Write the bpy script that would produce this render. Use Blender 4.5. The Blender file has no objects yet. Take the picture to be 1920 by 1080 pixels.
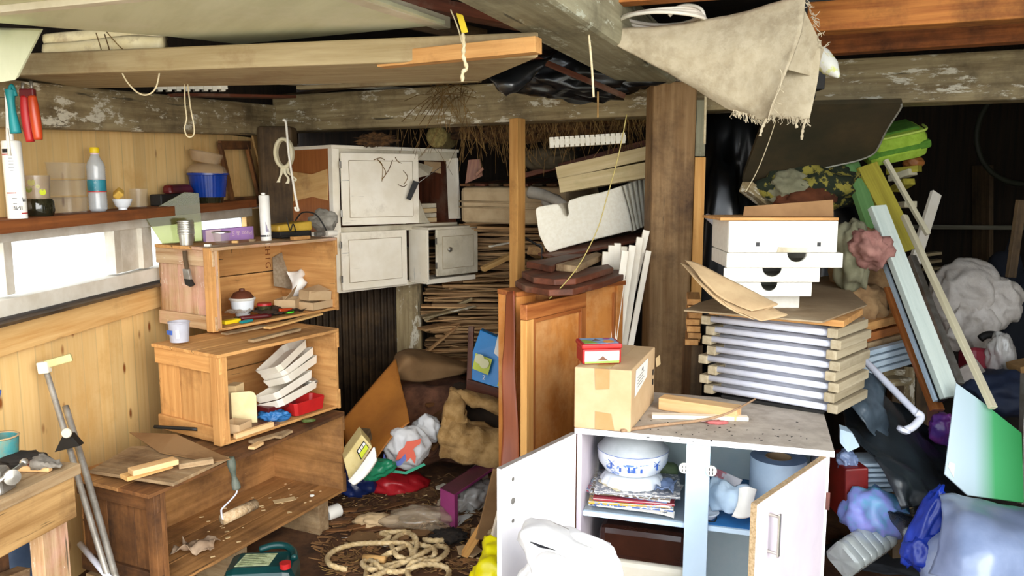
import bpy, bmesh, math, random
from mathutils import Vector as V, Matrix, noise
R=random.Random(7)
sc=bpy.context.scene
col=sc.collection
# ---------------------------------------------------------------- camera
F=1500.0; PIT=math.atan(200/1500.0); CZ=1.63
cam=bpy.data.cameras.new('camera'); co=bpy.data.objects.new('camera',cam); col.objects.link(co)
co.location=(0,0,CZ); co.rotation_euler=(math.pi/2-PIT,0,0)
cam.sensor_width=36; cam.lens=36*F/1920; cam.clip_end=200
sc.camera=co
cp,sp=math.cos(PIT),math.sin(PIT)
def ray(px,py):
    u=(px-960)/F; v=-(py-540)/F
    return V((u,cp+v*sp,-sp+v*cp))
def P(px,py,Y):                       # point of a sight line at distance Y into the shed
    d=ray(px,py); t=Y/d.y; return V((d.x*t,Y,CZ+d.z*t))
def Z(px,py,z):                       # point of a sight line at height z
    d=ray(px,py); t=(z-CZ)/d.z; return V((d.x*t,d.y*t,z))
WA,WB=-2.10,.093                      # left wall: X=WA+WB*Y
def W(px,py,off=0):
    d=ray(px,py); t=(WA+off)/(d.x-WB*d.y); return V((d.x*t,d.y*t,CZ+d.z*t))
def wx(Y,off=0): return WA+off+WB*Y
def Q(px,py,A,B):                     # on the vertical plane through A,B
    n=V((-(B-A).y,(B-A).x,0)); d=ray(px,py); o=V((0,0,CZ)); t=(A-o).dot(n)/d.dot(n); return o+d*t
UP=V((0,0,1))
# ---------------------------------------------------------------- object plumbing
WM={}
def tagit(o,tag):
    if tag:
        o['label']=tag[0]; o['category']=tag[1]
        if len(tag)>2: o['group']=tag[2]
def T(name,loc,tag):
    o=bpy.data.objects.new(name,None); col.objects.link(o); o.location=loc; o.empty_display_size=.05
    WM[o]=Matrix.Translation(loc); tagit(o,tag); return o
def put(name,verts,faces,mat,parent=None,tag=None,M=None,smooth=False,bevel=0,kind=None,solid=0,fm=None,sub=0,recalc=True):
    if M is None:
        n=len(verts); c=sum(verts,V())/n; M=Matrix.Translation(c)
    inv=M.inverted()
    me=bpy.data.meshes.new(name); me.from_pydata([inv@v for v in verts],[],faces)
    mats=mat if isinstance(mat,(list,tuple)) else [mat]
    for m in mats: me.materials.append(m)
    if fm: 
        for i,k in enumerate(fm): me.polygons[i].material_index=k
    if recalc:
        b=bmesh.new(); b.from_mesh(me); bmesh.ops.recalc_face_normals(b,faces=b.faces); b.to_mesh(me); b.free()
    if smooth:
        for p in me.polygons: p.use_smooth=True
    o=bpy.data.objects.new(name,me); col.objects.link(o)
    if parent: o.parent=parent; o.matrix_basis=WM[parent].inverted()@M
    else: o.matrix_basis=M
    WM[o]=M
    if solid:
        s=o.modifiers.new('s','SOLIDIFY'); s.thickness=solid; s.offset=0
    if bevel:
        s=o.modifiers.new('b','BEVEL'); s.width=bevel; s.segments=2; s.limit_method='ANGLE'
    if sub:
        s=o.modifiers.new('u','SUBSURF'); s.levels=sub; s.render_levels=sub
    tagit(o,tag)
    if kind: o['kind']=kind
    if isinstance(tag,tuple) is False and parent is None and kind is None: print('UNTAGGED',name)
    return o
def dup(o,M=None,tag=None,name=None,parent=None):      # a copy of a thing and its parts
    c=o.copy(); col.objects.link(c)
    if M is not None: c.matrix_basis=M@o.matrix_basis
    for ch in [x for x in WM if x.parent==o]:
        d=ch.copy(); col.objects.link(d); d.parent=c
        for g in [x for x in WM if x.parent==ch]:
            e=g.copy(); col.objects.link(e); e.parent=d
    if tag: 
        tagit(c,tag)
    return c
def fr(o,x,up=UP):
    x=x.normalized(); 
    y=up.cross(x)
    if y.length<1e-4: y=V((0,1,0)).cross(x)
    y.normalize(); z=x.cross(y)
    M=Matrix((x,y,z)).transposed().to_4x4(); M.translation=o; return M
BF=[(0,1,2,3),(4,5,6,7),(0,1,5,4),(1,2,6,5),(2,3,7,6),(3,0,4,7)]
def hexa(name,lo,hi,mat,parent=None,tag=None,bevel=.002,**k):
    """box from two quads of world points"""
    lo=[V(p) for p in lo]; hi=[V(p) for p in hi]
    c=sum(lo+hi,V())/8
    ed=[lo[1]-lo[0],lo[3]-lo[0],hi[0]-lo[0]]; e=max(ed,key=lambda v:v.length)
    oth=[q for q in ed if q is not e]; 
    return put(name,lo+hi,BF,mat,parent,tag,fr(c,e,min(oth,key=lambda v:v.length)),bevel=bevel,**k)
def bar(name,A,B,w,h,mat,parent=None,tag=None,up=UP,bevel=.002,c='c',**k):
    """plank from A to B, w wide, h high; c='t': A,B lie on its top"""
    A=V(A);B=V(B); M=fr(A,B-A,up); y=M.col[1].xyz; z=M.col[2].xyz
    y=y*(w/2); o=z*(-h if c=='t' else (0 if c=='b' else -h/2)); z=z*h
    lo=[A-y+o,B-y+o,B+y+o,A+y+o]
    return put(name,lo+[p+z for p in lo],BF,mat,parent,tag,fr((A+B)/2,B-A,up),bevel=bevel,**k)
def ab(name,x0,x1,y0,y1,z0,z1,mat,parent=None,tag=None,bevel=.002,**k):
    lo=[V((x0,y0,z0)),V((x1,y0,z0)),V((x1,y1,z0)),V((x0,y1,z0))]
    return hexa(name,lo,[p+V((0,0,z1-z0)) for p in lo],mat,parent,tag,bevel,**k)
def prism(name,pts,ext,mat,parent=None,tag=None,bevel=.001,fm=None,M=None,**k):
    """a flat outline (world points) given thickness ext (vector)"""
    pts=[V(p) for p in pts]; ext=V(ext); n=len(pts); c=sum(pts,V())/n
    e=max([(pts[(i+1)%n]-pts[i]) for i in range(n)],key=lambda v:v.length)
    f=[tuple(range(n)),tuple(range(n,2*n))]+[(i,(i+1)%n,n+(i+1)%n,n+i) for i in range(n)]
    return put(name,pts+[p+ext for p in pts],f,mat,parent,tag,M or fr(c,e,ext),bevel=bevel,fm=fm,**k)
def cr(p0,p1,p2,p3,t):
    return .5*((2*p1)+(p2-p0)*t+(2*p0-5*p1+4*p2-p3)*t*t+(3*p1-p0-3*p2+p3)*t**3)
def spline(pts,n=6,closed=False):
    pts=[V(p) for p in pts]; out=[]; m=len(pts)
    for i in range(m if closed else m-1):
        g=(lambda j:pts[j%m]) if closed else (lambda j:pts[max(0,min(m-1,j))])
        for s in range(n): out.append(cr(g(i-1),g(i),g(i+1),g(i+2),s/n))
    if not closed: out.append(pts[-1])
    return out
def tubeg(pts,r,seg=8,closed=False,twist=0,lob=0,amp=0):
    vs=[];fs=[];n=len(pts); L=0; prev=None
    rr=r if callable(r) else (lambda t:r)
    up=None
    for i,p in enumerate(pts):
        a=pts[(i-1)%n] if (closed or i>0) else p; b=pts[(i+1)%n] if (closed or i<n-1) else p
        t=(b-a).normalized()
        if up is None:
            up=V((0,0,1)) if abs(t.z)<.9 else V((1,0,0))
        x=up.cross(t).normalized(); up=t.cross(x).normalized()
        if prev is not None: L+=(p-prev).length
        prev=p
        for s in range(seg):
            th=2*math.pi*s/seg
            q=rr(i/max(1,n-1))*(1+(amp*math.cos(lob*(th-L*twist)) if lob else 0))
            vs.append(p+x*math.cos(th)*q+up*math.sin(th)*q)
    for i in range(n if closed else n-1):
        for s in range(seg):
            j=(i+1)%n
            fs.append((i*seg+s,i*seg+(s+1)%seg,j*seg+(s+1)%seg,j*seg+s))
    if not closed:
        fs.append(tuple(range(seg))); fs.append(tuple((n-1)*seg+s for s in range(seg)))
    return vs,fs
def tube(name,pts,r,mat,parent=None,tag=None,n=6,seg=8,closed=False,straight=False,**k):
    pts=[V(p) for p in pts]
    q=pts if straight else spline(pts,n,closed)
    kw={a:k.pop(a) for a in ('twist','lob','amp') if a in k}
    v,f=tubeg(q,r,seg,closed,**kw)
    M=fr(q[0],q[-1]-q[0]) if (q[-1]-q[0]).length>1e-3 else None
    return put(name,v,f,mat,parent,tag,M=M,smooth=True,**k)
def multi(name,geos,mat,parent=None,tag=None,M=None,**k):
    vs=[];fs=[]
    for v,f in geos:
        o=len(vs); vs+=list(v); fs+=[tuple(i+o for i in q) for q in f]
    return put(name,vs,fs,mat,parent,tag,M=M,**k)
def boxg(A,B,w,h,up=UP):
    A=V(A);B=V(B); M=fr(A,B-A,up); y=M.col[1].xyz*(w/2); z=M.col[2].xyz*(h/2)
    lo=[A-y-z,B-y-z,B+y-z,A+y-z]; return lo+[p+2*z for p in lo],BF
def lathe(name,base,prof,mat,parent=None,tag=None,axis=UP,seg=32,smooth=True,flute=None,M=None,squash=1,cap=True,**k):
    axis=V(axis).normalized(); x=axis.orthogonal().normalized() if abs(axis.z)<.99 else V((1,0,0)); y=axis.cross(x)
    vs=[];fs=[]; n=len(prof)
    for i,(r,z) in enumerate(prof):
        for s in range(seg):
            th=2*math.pi*s/seg; q=r*(flute(th,i) if flute else 1)
            vs.append(V(base)+axis*z+x*math.cos(th)*q+y*math.sin(th)*q*squash)
    for i in range(n-1):
        for s in range(seg): fs.append((i*seg+s,i*seg+(s+1)%seg,(i+1)*seg+(s+1)%seg,(i+1)*seg+s))
    if cap and prof[0][0]>1e-4: fs.append(tuple(range(seg)))
    if cap and prof[-1][0]>1e-4: fs.append(tuple((n-1)*seg+s for s in range(seg)))
    MM=Matrix((x,y,axis)).transposed().to_4x4(); MM.translation=V(base)
    o=put(name,vs,fs,mat,parent,tag,M=M or MM,smooth=smooth,**k)
    if smooth:
        s=o.modifiers.new('e','EDGE_SPLIT'); s.split_angle=math.radians(40)
    return o
def cup(r0,r1,h,t=.002,n=1):
    return [(0.0001,0),(r0,0),(r1,h),(r1-t,h),(r0-t,t),(0.0001,t)]
def grid(name,rows,mat,parent=None,tag=None,n=6,amp=0,fq=8,thick=.002,seed=0,ridge=False,sm=True,**k):
    """cloth or sheet: spline surface through rows of world points, crumpled by noise"""
    rows=[[V(p) for p in r] for r in rows]
    rr=[spline(r,n) for r in rows]
    cols=list(zip(*rr)); cc=[spline(list(c),n) for c in cols]
    W_=len(cc); H=len(cc[0])
    vs=[]
    for j in range(H):
        for i in range(W_): vs.append(cc[i][j].copy())
    if amp:
        nv=[]
        for j in range(H):
            for i in range(W_):
                a=vs[j*W_+min(i+1,W_-1)]-vs[j*W_+max(i-1,0)]; b=vs[min(j+1,H-1)*W_+i]-vs[max(j-1,0)*W_+i]
                nn=a.cross(b); 
                if nn.length>0: nn.normalize()
                p=vs[j*W_+i]; q=p*fq+V((seed*13.7,seed*5.1,0))
                d=noise.fractal(q,.8,2,4) if not ridge else (noise.ridged_multi_fractal(q,.9,2,4,1,2)-1.2)*.6
                nv.append(p+nn*d*amp)
        vs=nv
    fs=[(j*W_+i,j*W_+i+1,(j+1)*W_+i+1,(j+1)*W_+i) for j in range(H-1) for i in range(W_-1)]
    c=sum(vs,V())/len(vs)
    return put(name,vs,fs,mat,parent,tag,M=k.pop('M',None) or fr(c,rows[0][-1]-rows[0][0]),smooth=sm,solid=thick,recalc=False,**k)
def blob(name,c,rad,mat,parent=None,tag=None,amp=.25,fq=2.2,seed=0,sub=4,ridge=True,rot=0,floor=None,tilt=0,sm=True,**k):
    b=bmesh.new(); bmesh.ops.create_icosphere(b,subdivisions=sub,radius=1)
    vs=[v.co.copy() for v in b.verts]; fs=[tuple(v.index for v in f.verts) for f in b.faces]; b.free()
    c=V(c); rm=Matrix.Rotation(rot,3,'Z')@Matrix.Rotation(tilt,3,'Y'); out=[]
    for v in vs:
        q=v*fq+V((seed*7.3,seed*3.1,seed))
        if ridge:
            q2=V((q.x*1.0+.35*q.z,q.y,q.z*.62))*.8+noise.noise_vector(q*.7)*.5
            f1,f2=noise.voronoi(q2)[0][:2]; g1,g2=noise.voronoi(q2*2.3+V((5,1,2)))[0][:2]
            d=(f1-.45)*1.5+(g1-.45)*.45+.12*noise.noise(q*3)
        else: d=noise.fractal(q,.8,2,4)
        v=v*(1+amp*d); v=V((v.x*rad[0],v.y*rad[1],v.z*rad[2])); v=rm@v+c
        if floor is not None and v.z<floor: v.z=floor+(v.z-floor)*.03
        out.append(v)
    return put(name,out,fs,mat,parent,tag,M=Matrix.Translation(c),smooth=sm,**k)
def text(name,s,c,right,up,size,mat,parent=None,depth=.0004):
    cu=bpy.data.curves.new('t','FONT'); cu.body=s; cu.size=size; cu.align_x='CENTER'; cu.align_y='CENTER'; cu.extrude=depth; cu.resolution_u=3
    o=bpy.data.objects.new('t',cu); col.objects.link(o)
    me=bpy.data.meshes.new_from_object(o); bpy.data.objects.remove(o)
    right=V(right).normalized(); up=V(up).normalized(); nn=right.cross(up)
    M=Matrix((right,up,nn)).transposed().to_4x4(); M.translation=V(c)
    vs=[M@v.co for v in me.vertices]; fs=[tuple(p.vertices) for p in me.polygons]
    return put(name,vs,fs,mat,parent,None,M=M,kind=None if parent else 'x',recalc=False)
# ---------------------------------------------------------------- materials
def hx(h):
    h=h.lstrip('#'); c=[int(h[i:i+2],16)/255 for i in (0,2,4)]
    return tuple((x/12.92 if x<=.04045 else ((x+.055)/1.055)**2.4) for x in c)+(1,)
MC={}
def mk(name,base,var=None,dirt=None,amt=.45,scale=12,st=(1,1,1),rough=.65,bump=.15,metal=0,rnd=0,dsc=3,lo=.38,hi=.62,trn=0,clear=0,spec=.4,knots=None,boards=0,sat=0,ctint=None,flake=None,fl=.62,coat=0):
    m=bpy.data.materials.new(name); m.use_nodes=True; nt=m.node_tree; N=nt.nodes; L=nt.links; N.clear()
    out=N.new('ShaderNodeOutputMaterial'); pr=N.new('ShaderNodeBsdfPrincipled')
    tc=N.new('ShaderNodeTexCoord'); mp=N.new('ShaderNodeMapping'); mp.inputs['Scale'].default_value=[scale*s for s in st]
    L.new(tc.outputs['Object'],mp.inputs['Vector'])
    vec=tc.outputs['Object']
    oi=N.new('ShaderNodeObjectInfo')
    ofs=N.new('ShaderNodeVectorMath'); ofs.operation='ADD'
    cx=N.new('ShaderNodeMath'); cx.operation='MULTIPLY'; cx.inputs[1].default_value=37.0; L.new(oi.outputs['Random'],cx.inputs[0])
    L.new(mp.outputs[0],ofs.inputs[0]); L.new(cx.outputs[0],ofs.inputs[1])
    nz=N.new('ShaderNodeTexNoise'); nz.inputs['Detail'].default_value=8; nz.inputs['Roughness'].default_value=.62; nz.inputs['Scale'].default_value=1
    L.new(ofs.outputs[0],nz.inputs['Vector'])
    def ramp(src,a,b,):
        r=N.new('ShaderNodeMapRange'); r.inputs['From Min'].default_value=a; r.inputs['From Max'].default_value=b; L.new(src,r.inputs['Value']); return r.outputs[0]
    def mix(f,a,b,mode='MIX'):
        x=N.new('ShaderNodeMix'); x.data_type='RGBA'; x.blend_type=mode
        if isinstance(f,float): x.inputs[0].default_value=f
        else: L.new(f,x.inputs[0])
        for k,v in ((6,a),(7,b)):
            if isinstance(v,tuple): x.inputs[k].default_value=v
            else: L.new(v,x.inputs[k])
        return x.outputs[2]
    c=mix(ramp(nz.outputs[0],lo,hi),hx(base),hx(var or base))
    hgt=nz.outputs[0]
    if boards:      # tongue and groove boards across local X, each its own tone
        sx=N.new('ShaderNodeSeparateXYZ'); L.new(vec,sx.inputs[0])
        dv=N.new('ShaderNodeMath'); dv.operation='DIVIDE'; dv.inputs[1].default_value=boards; L.new(sx.outputs[0],dv.inputs[0])
        fl_=N.new('ShaderNodeMath'); fl_.operation='FLOOR'; L.new(dv.outputs[0],fl_.inputs[0])
        wn=N.new('ShaderNodeTexWhiteNoise'); wn.noise_dimensions='1D'; L.new(fl_.outputs[0],wn.inputs['W'])
        hv=N.new('ShaderNodeHueSaturation'); mr=N.new('ShaderNodeMapRange'); mr.inputs['To Min'].default_value=.88; mr.inputs['To Max'].default_value=1.1
        L.new(wn.outputs['Value'],mr.inputs['Value']); L.new(mr.outputs[0],hv.inputs['Value']); L.new(c,hv.inputs['Color']); c=hv.outputs[0]
        frn=N.new('ShaderNodeMath'); frn.operation='FRACT'; L.new(dv.outputs[0],frn.inputs[0])
        pp=N.new('ShaderNodeMath'); pp.operation='PINGPONG'; pp.inputs[1].default_value=.5; L.new(frn.outputs[0],pp.inputs[0])
        gr=ramp(pp.outputs[0],.055,.015)
        c=mix(gr,c,tuple(x*.78 for x in hx(base))[:3]+(1,))
    if knots:
        mk_=N.new('ShaderNodeMapping'); mk_.inputs['Scale'].default_value=knots[1]; L.new(vec,mk_.inputs['Vector'])
        vo=N.new('ShaderNodeTexVoronoi'); vo.inputs['Scale'].default_value=1; L.new(mk_.outputs[0],vo.inputs['Vector'])
        c=mix(ramp(vo.outputs['Distance'],.16,.07),c,hx(knots[0]))
    if dirt:
        n2=N.new('ShaderNodeTexNoise'); n2.inputs['Scale'].default_value=dsc; n2.inputs['Detail'].default_value=7; n2.inputs['Roughness'].default_value=.7
        a2=N.new('ShaderNodeVectorMath'); a2.operation='ADD'; L.new(vec,a2.inputs[0]); L.new(cx.outputs[0],a2.inputs[1]); L.new(a2.outputs[0],n2.inputs['Vector'])
        c=mix(ramp(n2.outputs[0],1-amt-.12,1-amt+.15),c,hx(dirt))
    if flake:
        n3=N.new('ShaderNodeTexNoise'); n3.inputs['Scale'].default_value=1; n3.inputs['Detail'].default_value=9; n3.inputs['Roughness'].default_value=.75
        m3=N.new('ShaderNodeMapping'); m3.inputs['Scale'].default_value=(5,14,22); L.new(vec,m3.inputs['Vector']); L.new(m3.outputs[0],n3.inputs['Vector'])
        c=mix(ramp(n3.outputs[0],fl,fl+.04),c,hx(flake))
        n4=N.new('ShaderNodeTexNoise'); n4.inputs['Scale'].default_value=1; n4.inputs['Detail'].default_value=6; n4.inputs['Roughness'].default_value=.6
        m4=N.new('ShaderNodeMapping'); m4.inputs['Scale'].default_value=(1.6,30,30); L.new(vec,m4.inputs['Vector']); L.new(m4.outputs[0],n4.inputs['Vector'])
        c=mix(ramp(n4.outputs[0],.36,.33),c,tuple(v*.22 for v in hx(base))[:3]+(1,))
    if rnd:
        hs=N.new('ShaderNodeHueSaturation'); r2=N.new('ShaderNodeMapRange'); r2.inputs['To Min'].default_value=1-rnd; r2.inputs['To Max'].default_value=1+rnd
        L.new(oi.outputs['Random'],r2.inputs['Value']); L.new(r2.outputs[0],hs.inputs['Value']); L.new(c,hs.inputs['Color']); c=hs.outputs[0]
    L.new(c,pr.inputs['Base Color'])
    pr.inputs['Roughness'].default_value=rough; pr.inputs['Metallic'].default_value=metal
    pr.inputs['Specular IOR Level'].default_value=spec; pr.inputs['Coat Weight'].default_value=coat
    if bump:
        bp=N.new('ShaderNodeBump'); bp.inputs['Strength'].default_value=bump; bp.inputs['Distance'].default_value=.01
        L.new(hgt,bp.inputs['Height']); L.new(bp.outputs[0],pr.inputs['Normal'])
    sh=pr.outputs[0]
    if trn:
        tl=N.new('ShaderNodeBsdfTranslucent'); L.new(c,tl.inputs[0]); mx=N.new('ShaderNodeMixShader'); mx.inputs[0].default_value=trn
        L.new(sh,mx.inputs[1]); L.new(tl.outputs[0],mx.inputs[2]); sh=mx.outputs[0]
    if clear:
        tl=N.new('ShaderNodeBsdfTransparent'); tl.inputs[0].default_value=hx(ctint) if ctint else (1,1,1,1)
        mx=N.new('ShaderNodeMixShader'); mx.inputs[0].default_value=clear
        L.new(sh,mx.inputs[1]); L.new(tl.outputs[0],mx.inputs[2]); sh=mx.outputs[0]
    L.new(sh,out.inputs[0]); MC[name]=m; return m
WD=dict(st=(.06,1,1),scale=42,rough=.75,bump=.3,lo=.33,hi=.67)
pine=mk('knotty_pine_boards','#ecc98c','#e2b976',dirt='#c9974f',amt=.36,scale=50,st=(1,1,.04),bump=.05,boards=.095,knots=('#8a4f22',(11,11,5.0)),lo=.3,hi=.7,rough=.5,dsc=2.2)
pineb=mk('pine_plank','#e2ba7c','#cd9c5c',dirt='#94683a',amt=.33,knots=('#5f3412',(3,9,9)),**WD)
crate=mk('orange_crate_wood','#d3a062','#b78148',dirt='#7d532c',amt=.37,flake='#e3c294',fl=.68,knots=('#5b300f',(3,8,8)),rnd=.1,**WD)
crateg=mk('weathered_crate_wood','#b39a76','#8d6f4c',dirt='#4c3421',amt=.42,rnd=.1,flake='#d8c6a8',fl=.66,**WD)
crateb=mk('paint_smeared_boards','#c9ad88','#a07850',dirt='#d3a091',amt=.42,flake='#e6dccb',fl=.6,**WD)
crated=mk('stained_crate_boards','#8f5f33','#6a4220',dirt='#3a2414',amt=.5,dsc=2.5,**WD)
grey=mk('old_grey_timber','#ad9b74','#816d4b',dirt='#4b3d2a',amt=.4,flake='#d8d0ba',fl=.555,**WD)
greyd=mk('dark_old_timber','#6b5437','#46341f',dirt='#271c10',amt=.45,flake='#a39876',fl=.7,**WD)
grey2=mk('lichen_grey_timber','#a09b80','#827c62',dirt='#4b4534',amt=.4,flake='#b9bba8',fl=.57,**WD)
pale=mk('pale_beam_wood','#b5a27c','#9c8760',dirt='#7b5a36',amt=.38,**WD)
post_m=mk('brown_post_wood','#a5835a','#83613b',dirt='#48321e',amt=.42,flake='#b09a78',fl=.68,**WD)
orange=mk('orange_joist_wood','#d68c44','#a45c27',dirt='#43240f',amt=.42,dsc=2.5,**WD)
board_g=mk('pale_green_board','#dad9b8','#cccba8',dirt='#e0dcc4',amt=.35,st=(.15,1,1),scale=9,bump=.08,rough=.8)
lath=mk('rough_lath','#c09a68','#96704a',dirt='#5c4029',amt=.36,rnd=.42,**WD)
redw=mk('varnished_red_wood','#b06e3a','#8a4b24',dirt='#4e2410',amt=.35,rough=.4,st=(.05,1,1),scale=40,bump=.08)
redp=mk('brown_veneer','#96512f','#7d3e23',dirt='#5a2a17',amt=.3,rough=.45,st=(.1,1,1),scale=12,bump=.05)
honey=mk('honey_plywood','#cc8642','#a9642a',dirt='#dca86f',amt=.42,dsc=4,rough=.5,st=(.35,1,1),scale=7,bump=.05)
blondw=mk('blond_timber','#e0ab64','#c88e4a',dirt='#8a5a2c',amt=.3,knots=('#74330f',(3.2,7,7)),**WD)
darkw=mk('dark_arm_wood','#6e3b26','#4a2717',dirt='#8c7763',amt=.35,rough=.6,st=(.1,1,1),scale=20,bump=.1)
hardb=mk('curled_hardboard','#b0702c','#935820',dirt='#7c4a1c',amt=.3,scale=3,rough=.6,bump=.02)
hardd=mk('grey_brown_hardboard','#8c6c48','#7a5a38',dirt='#5c4028',amt=.35,scale=4,rough=.8,bump=.05)
soil=mk('dirt_floor','#5c3c24','#3a2515',dirt='#7a5434',amt=.42,scale=9,rough=.95,bump=.8,dsc=2.5)
grnd=mk('outside_ground','#8a8375','#6d675a',scale=3,rough=.95,bump=.3)
wpaint=mk('aged_white_paint','#fbf2e0','#f1e6d0',dirt='#b9a98c',amt=.28,rough=.5,bump=.05,scale=6,flake='#8f7a5c',fl=.78)
wpaintd=mk('grubby_white_paint','#ddd3bd','#cabfa5',dirt='#857658',amt=.35,rough=.6,bump=.05,scale=6)
window_m=mk('painted_window_frame','#d5d0c4','#c3bbab',dirt='#a39a86',amt=.35,rough=.6,bump=.1,scale=8)
pane_m=mk('frosted_window_glass','#ffffff','#f2f6f4',rough=.4,scale=60,bump=.1,trn=.75,clear=.35)
foam=mk('polystyrene','#f0ead9','#e8e0cc',dirt='#dacfb6',amt=.2,scale=60,rough=.9,bump=.25)
foamb=mk('clean_white_foam','#dedacf','#d6d1c5',dirt='#cbc5b5',amt=.18,scale=50,rough=.85,bump=.12)
trayw=mk('white_plastic','#e6dfd2','#d9d0bf',dirt='#b8a78c',amt=.25,rough=.35,bump=.02,scale=5)
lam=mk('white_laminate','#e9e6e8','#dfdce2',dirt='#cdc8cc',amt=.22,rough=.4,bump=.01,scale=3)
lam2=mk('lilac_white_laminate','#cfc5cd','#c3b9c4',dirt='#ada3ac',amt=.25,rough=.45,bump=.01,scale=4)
laminb=mk('pale_blue_laminate','#cfe3f2','#c2d8ea',rough=.4,bump=0,scale=3)
chip=mk('bare_chipboard','#b39a78','#8f7654',scale=160,rough=.9,bump=.2)
topm=mk('dusty_worktop','#bfb4a6','#a99d90',dirt='#7f7365',amt=.36,rough=.75,bump=.08,scale=18,dsc=5,flake='#8a7b6c',fl=.69)
card=mk('cardboard','#c4a781','#b99a72',dirt='#a88963',amt=.3,rough=.85,bump=.03,scale=6)
cardl=mk('light_cardboard','#d9bd8e','#ceb082',rough=.85,bump=.03,scale=6)
cardd=mk('brown_cardboard','#94704a','#815f3c',dirt='#6a4a2c',amt=.3,rough=.9,bump=.03,scale=6)
kraft=mk('kraft_paper','#c4a880','#b39670',dirt='#a0845c',amt=.3,rough=.8,bump=.05,scale=8)
tape=mk('parcel_tape','#b08a5c','#a5804f',rough=.3,bump=0)
fbrd=mk('fibreboard','#a08a6c','#8c7558',dirt='#c2b49a',amt=.32,rough=.85,bump=.05,scale=5)
cloth=mk('grey_felt_cloth','#bbae94','#aea085',dirt='#82735a',amt=.38,scale=25,rough=.98,bump=.5,dsc=6)
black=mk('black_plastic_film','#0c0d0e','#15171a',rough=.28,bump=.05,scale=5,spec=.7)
blackm=mk('matt_black','#141210','#1d1a17',rough=.6,bump=.02)
tarp=mk('black_grey_tarp','#101417','#1c2328',rough=.38,bump=.05,scale=4,spec=.6)
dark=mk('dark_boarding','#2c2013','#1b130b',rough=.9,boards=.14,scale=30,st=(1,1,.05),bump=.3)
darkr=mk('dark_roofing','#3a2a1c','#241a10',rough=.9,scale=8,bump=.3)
corr_m=mk('rusty_corrugated_iron','#4a3a28','#2e2216',dirt='#6d5334',amt=.35,rough=.7,scale=8,bump=.1)
metal=mk('dull_grey_metal','#a7a39b','#8b857b',dirt='#6c6252',amt=.35,metal=.7,rough=.45,bump=.05,scale=20)
metalw=mk('white_enamelled_tube','#d5d7e2','#c3c5d2',dirt='#a9a6a8',amt=.25,rough=.35,bump=0,scale=10)
alu=mk('aluminium','#cfcbc2','#b9b4a8',metal=.85,rough=.3,bump=0)
rope_m=mk('hemp_rope','#dcc498','#c2a573',dirt='#80603a',amt=.3,scale=60,rough=.95,bump=.4)
cord=mk('cream_cord','#dccdaa','#c8b68f',rough=.9,scale=60,bump=.2)
wht=mk('plain_white','#f0ede6','#e4e0d6',rough=.5,bump=.02,scale=5)
whtbag=mk('white_bag_film','#f2f1f0','#e6e6e8',rough=.45,bump=.03,scale=8,trn=.25)
plbag=mk('crumpled_white_sheeting','#e6ddd3','#d2c7bb',dirt='#b0a292',amt=.25,rough=.4,bump=.9,scale=16,st=(1,.45,1),trn=.2)
clearp=mk('clear_plastic','#cfcabf','#c2bdb2',rough=.08,bump=0,clear=.93,spec=1)
clearb=mk('clear_blue_plastic','#8397bd','#7486a8',rough=.22,bump=.1,clear=.3,spec=.8,scale=5)
clearg=mk('cloudy_clear_plastic','#b9a58c','#a8947a',rough=.18,bump=.1,clear=.5,spec=.9,scale=12)
glass=mk('greenish_glass','#8d8a62','#848158',rough=.08,bump=0,clear=.85,spec=1,ctint='#c9cca4')
def plain(n,h,h2=None,r=.45,**k): return mk(n,h,h2,rough=r,bump=k.pop('bump',.02),scale=k.pop('scale',6),**k)
red=plain('red_plastic','#b3201f','#9c1a1c'); redd=plain('dark_red_plastic','#5c1416','#430d10')
blue=plain('deep_blue_plastic','#123a93','#0d2c78',r=.25); bluef=plain('royal_blue_film','#1c38a0','#142a80',r=.3,bump=.1)
cyanp=plain('bright_blue_print','#1387d0','#0f79c2',r=.35); teal=plain('teal_plastic','#1f8a8c','#18787c'); tealp=plain('teal_card','#4c96a5','#3e8595')
yellow=plain('yellow_plastic','#e6c81c','#d8b814'); yelf=plain('yellow_film','#e9de10','#d6ca0a',r=.35,bump=.1,dirt='#b7a500',amt=.25)
lime=plain('lime_yellow_print','#c9d43a','#b9c42e'); green=plain('green_film','#22805a','#1b6c4b',r=.35); brightg=plain('bright_green','#52c82a')
jerry=plain('dark_green_can','#0e3b3a','#0a2e30',r=.3); orangp=plain('orange_red_plastic','#c0471f','#a63a18',r=.3)
mag=plain('magenta_card','#9c3f74','#8c3566'); magd=plain('dark_magenta','#5e2140','#4c1a34')
purple=plain('purple_card','#a983bd','#9a75b0'); pink=plain('pale_pink_card','#d9bfc9','#cfb2be')
yellt=plain('mustard_tool_plastic','#c9a441','#b48f30'); bluep=plain('blue_cloth','#2f6fa8','#245a90',bump=.2)
ink=plain('black_ink','#15151a'); inkb=plain('blue_ink','#3c63b4','#2b4e9f'); gold=plain('tin_orange','#e08a2c')
ceram=mk('white_glazed_ceramic','#e4e8ec','#d8dde3',rough=.2,bump=0,spec=.6)
delft=mk('blue_landscape_glaze','#dfe6ee','#5f83c9',scale=26,st=(1,1,1.6),lo=.56,hi=.6,rough=.2,bump=0,spec=.6)
brownp=plain('dark_brown_plastic','#35190f','#281109',r=.22); creamp=plain('cream_plastic','#e3dccb','#d8d0bc')
sheep=mk('felted_insulation_roll','#b8935f','#94703f',dirt='#6e4f2b',amt=.38,scale=16,rough=1,bump=1,dsc=6)
straw=mk('straw','#94733f','#5d4322',rough=.9,rnd=.2,bump=.1)
strawm=mk('matted_hay','#6b4a28','#3a2714',dirt='#24170c',amt=.4,scale=(30),rough=1,bump=1)
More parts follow.
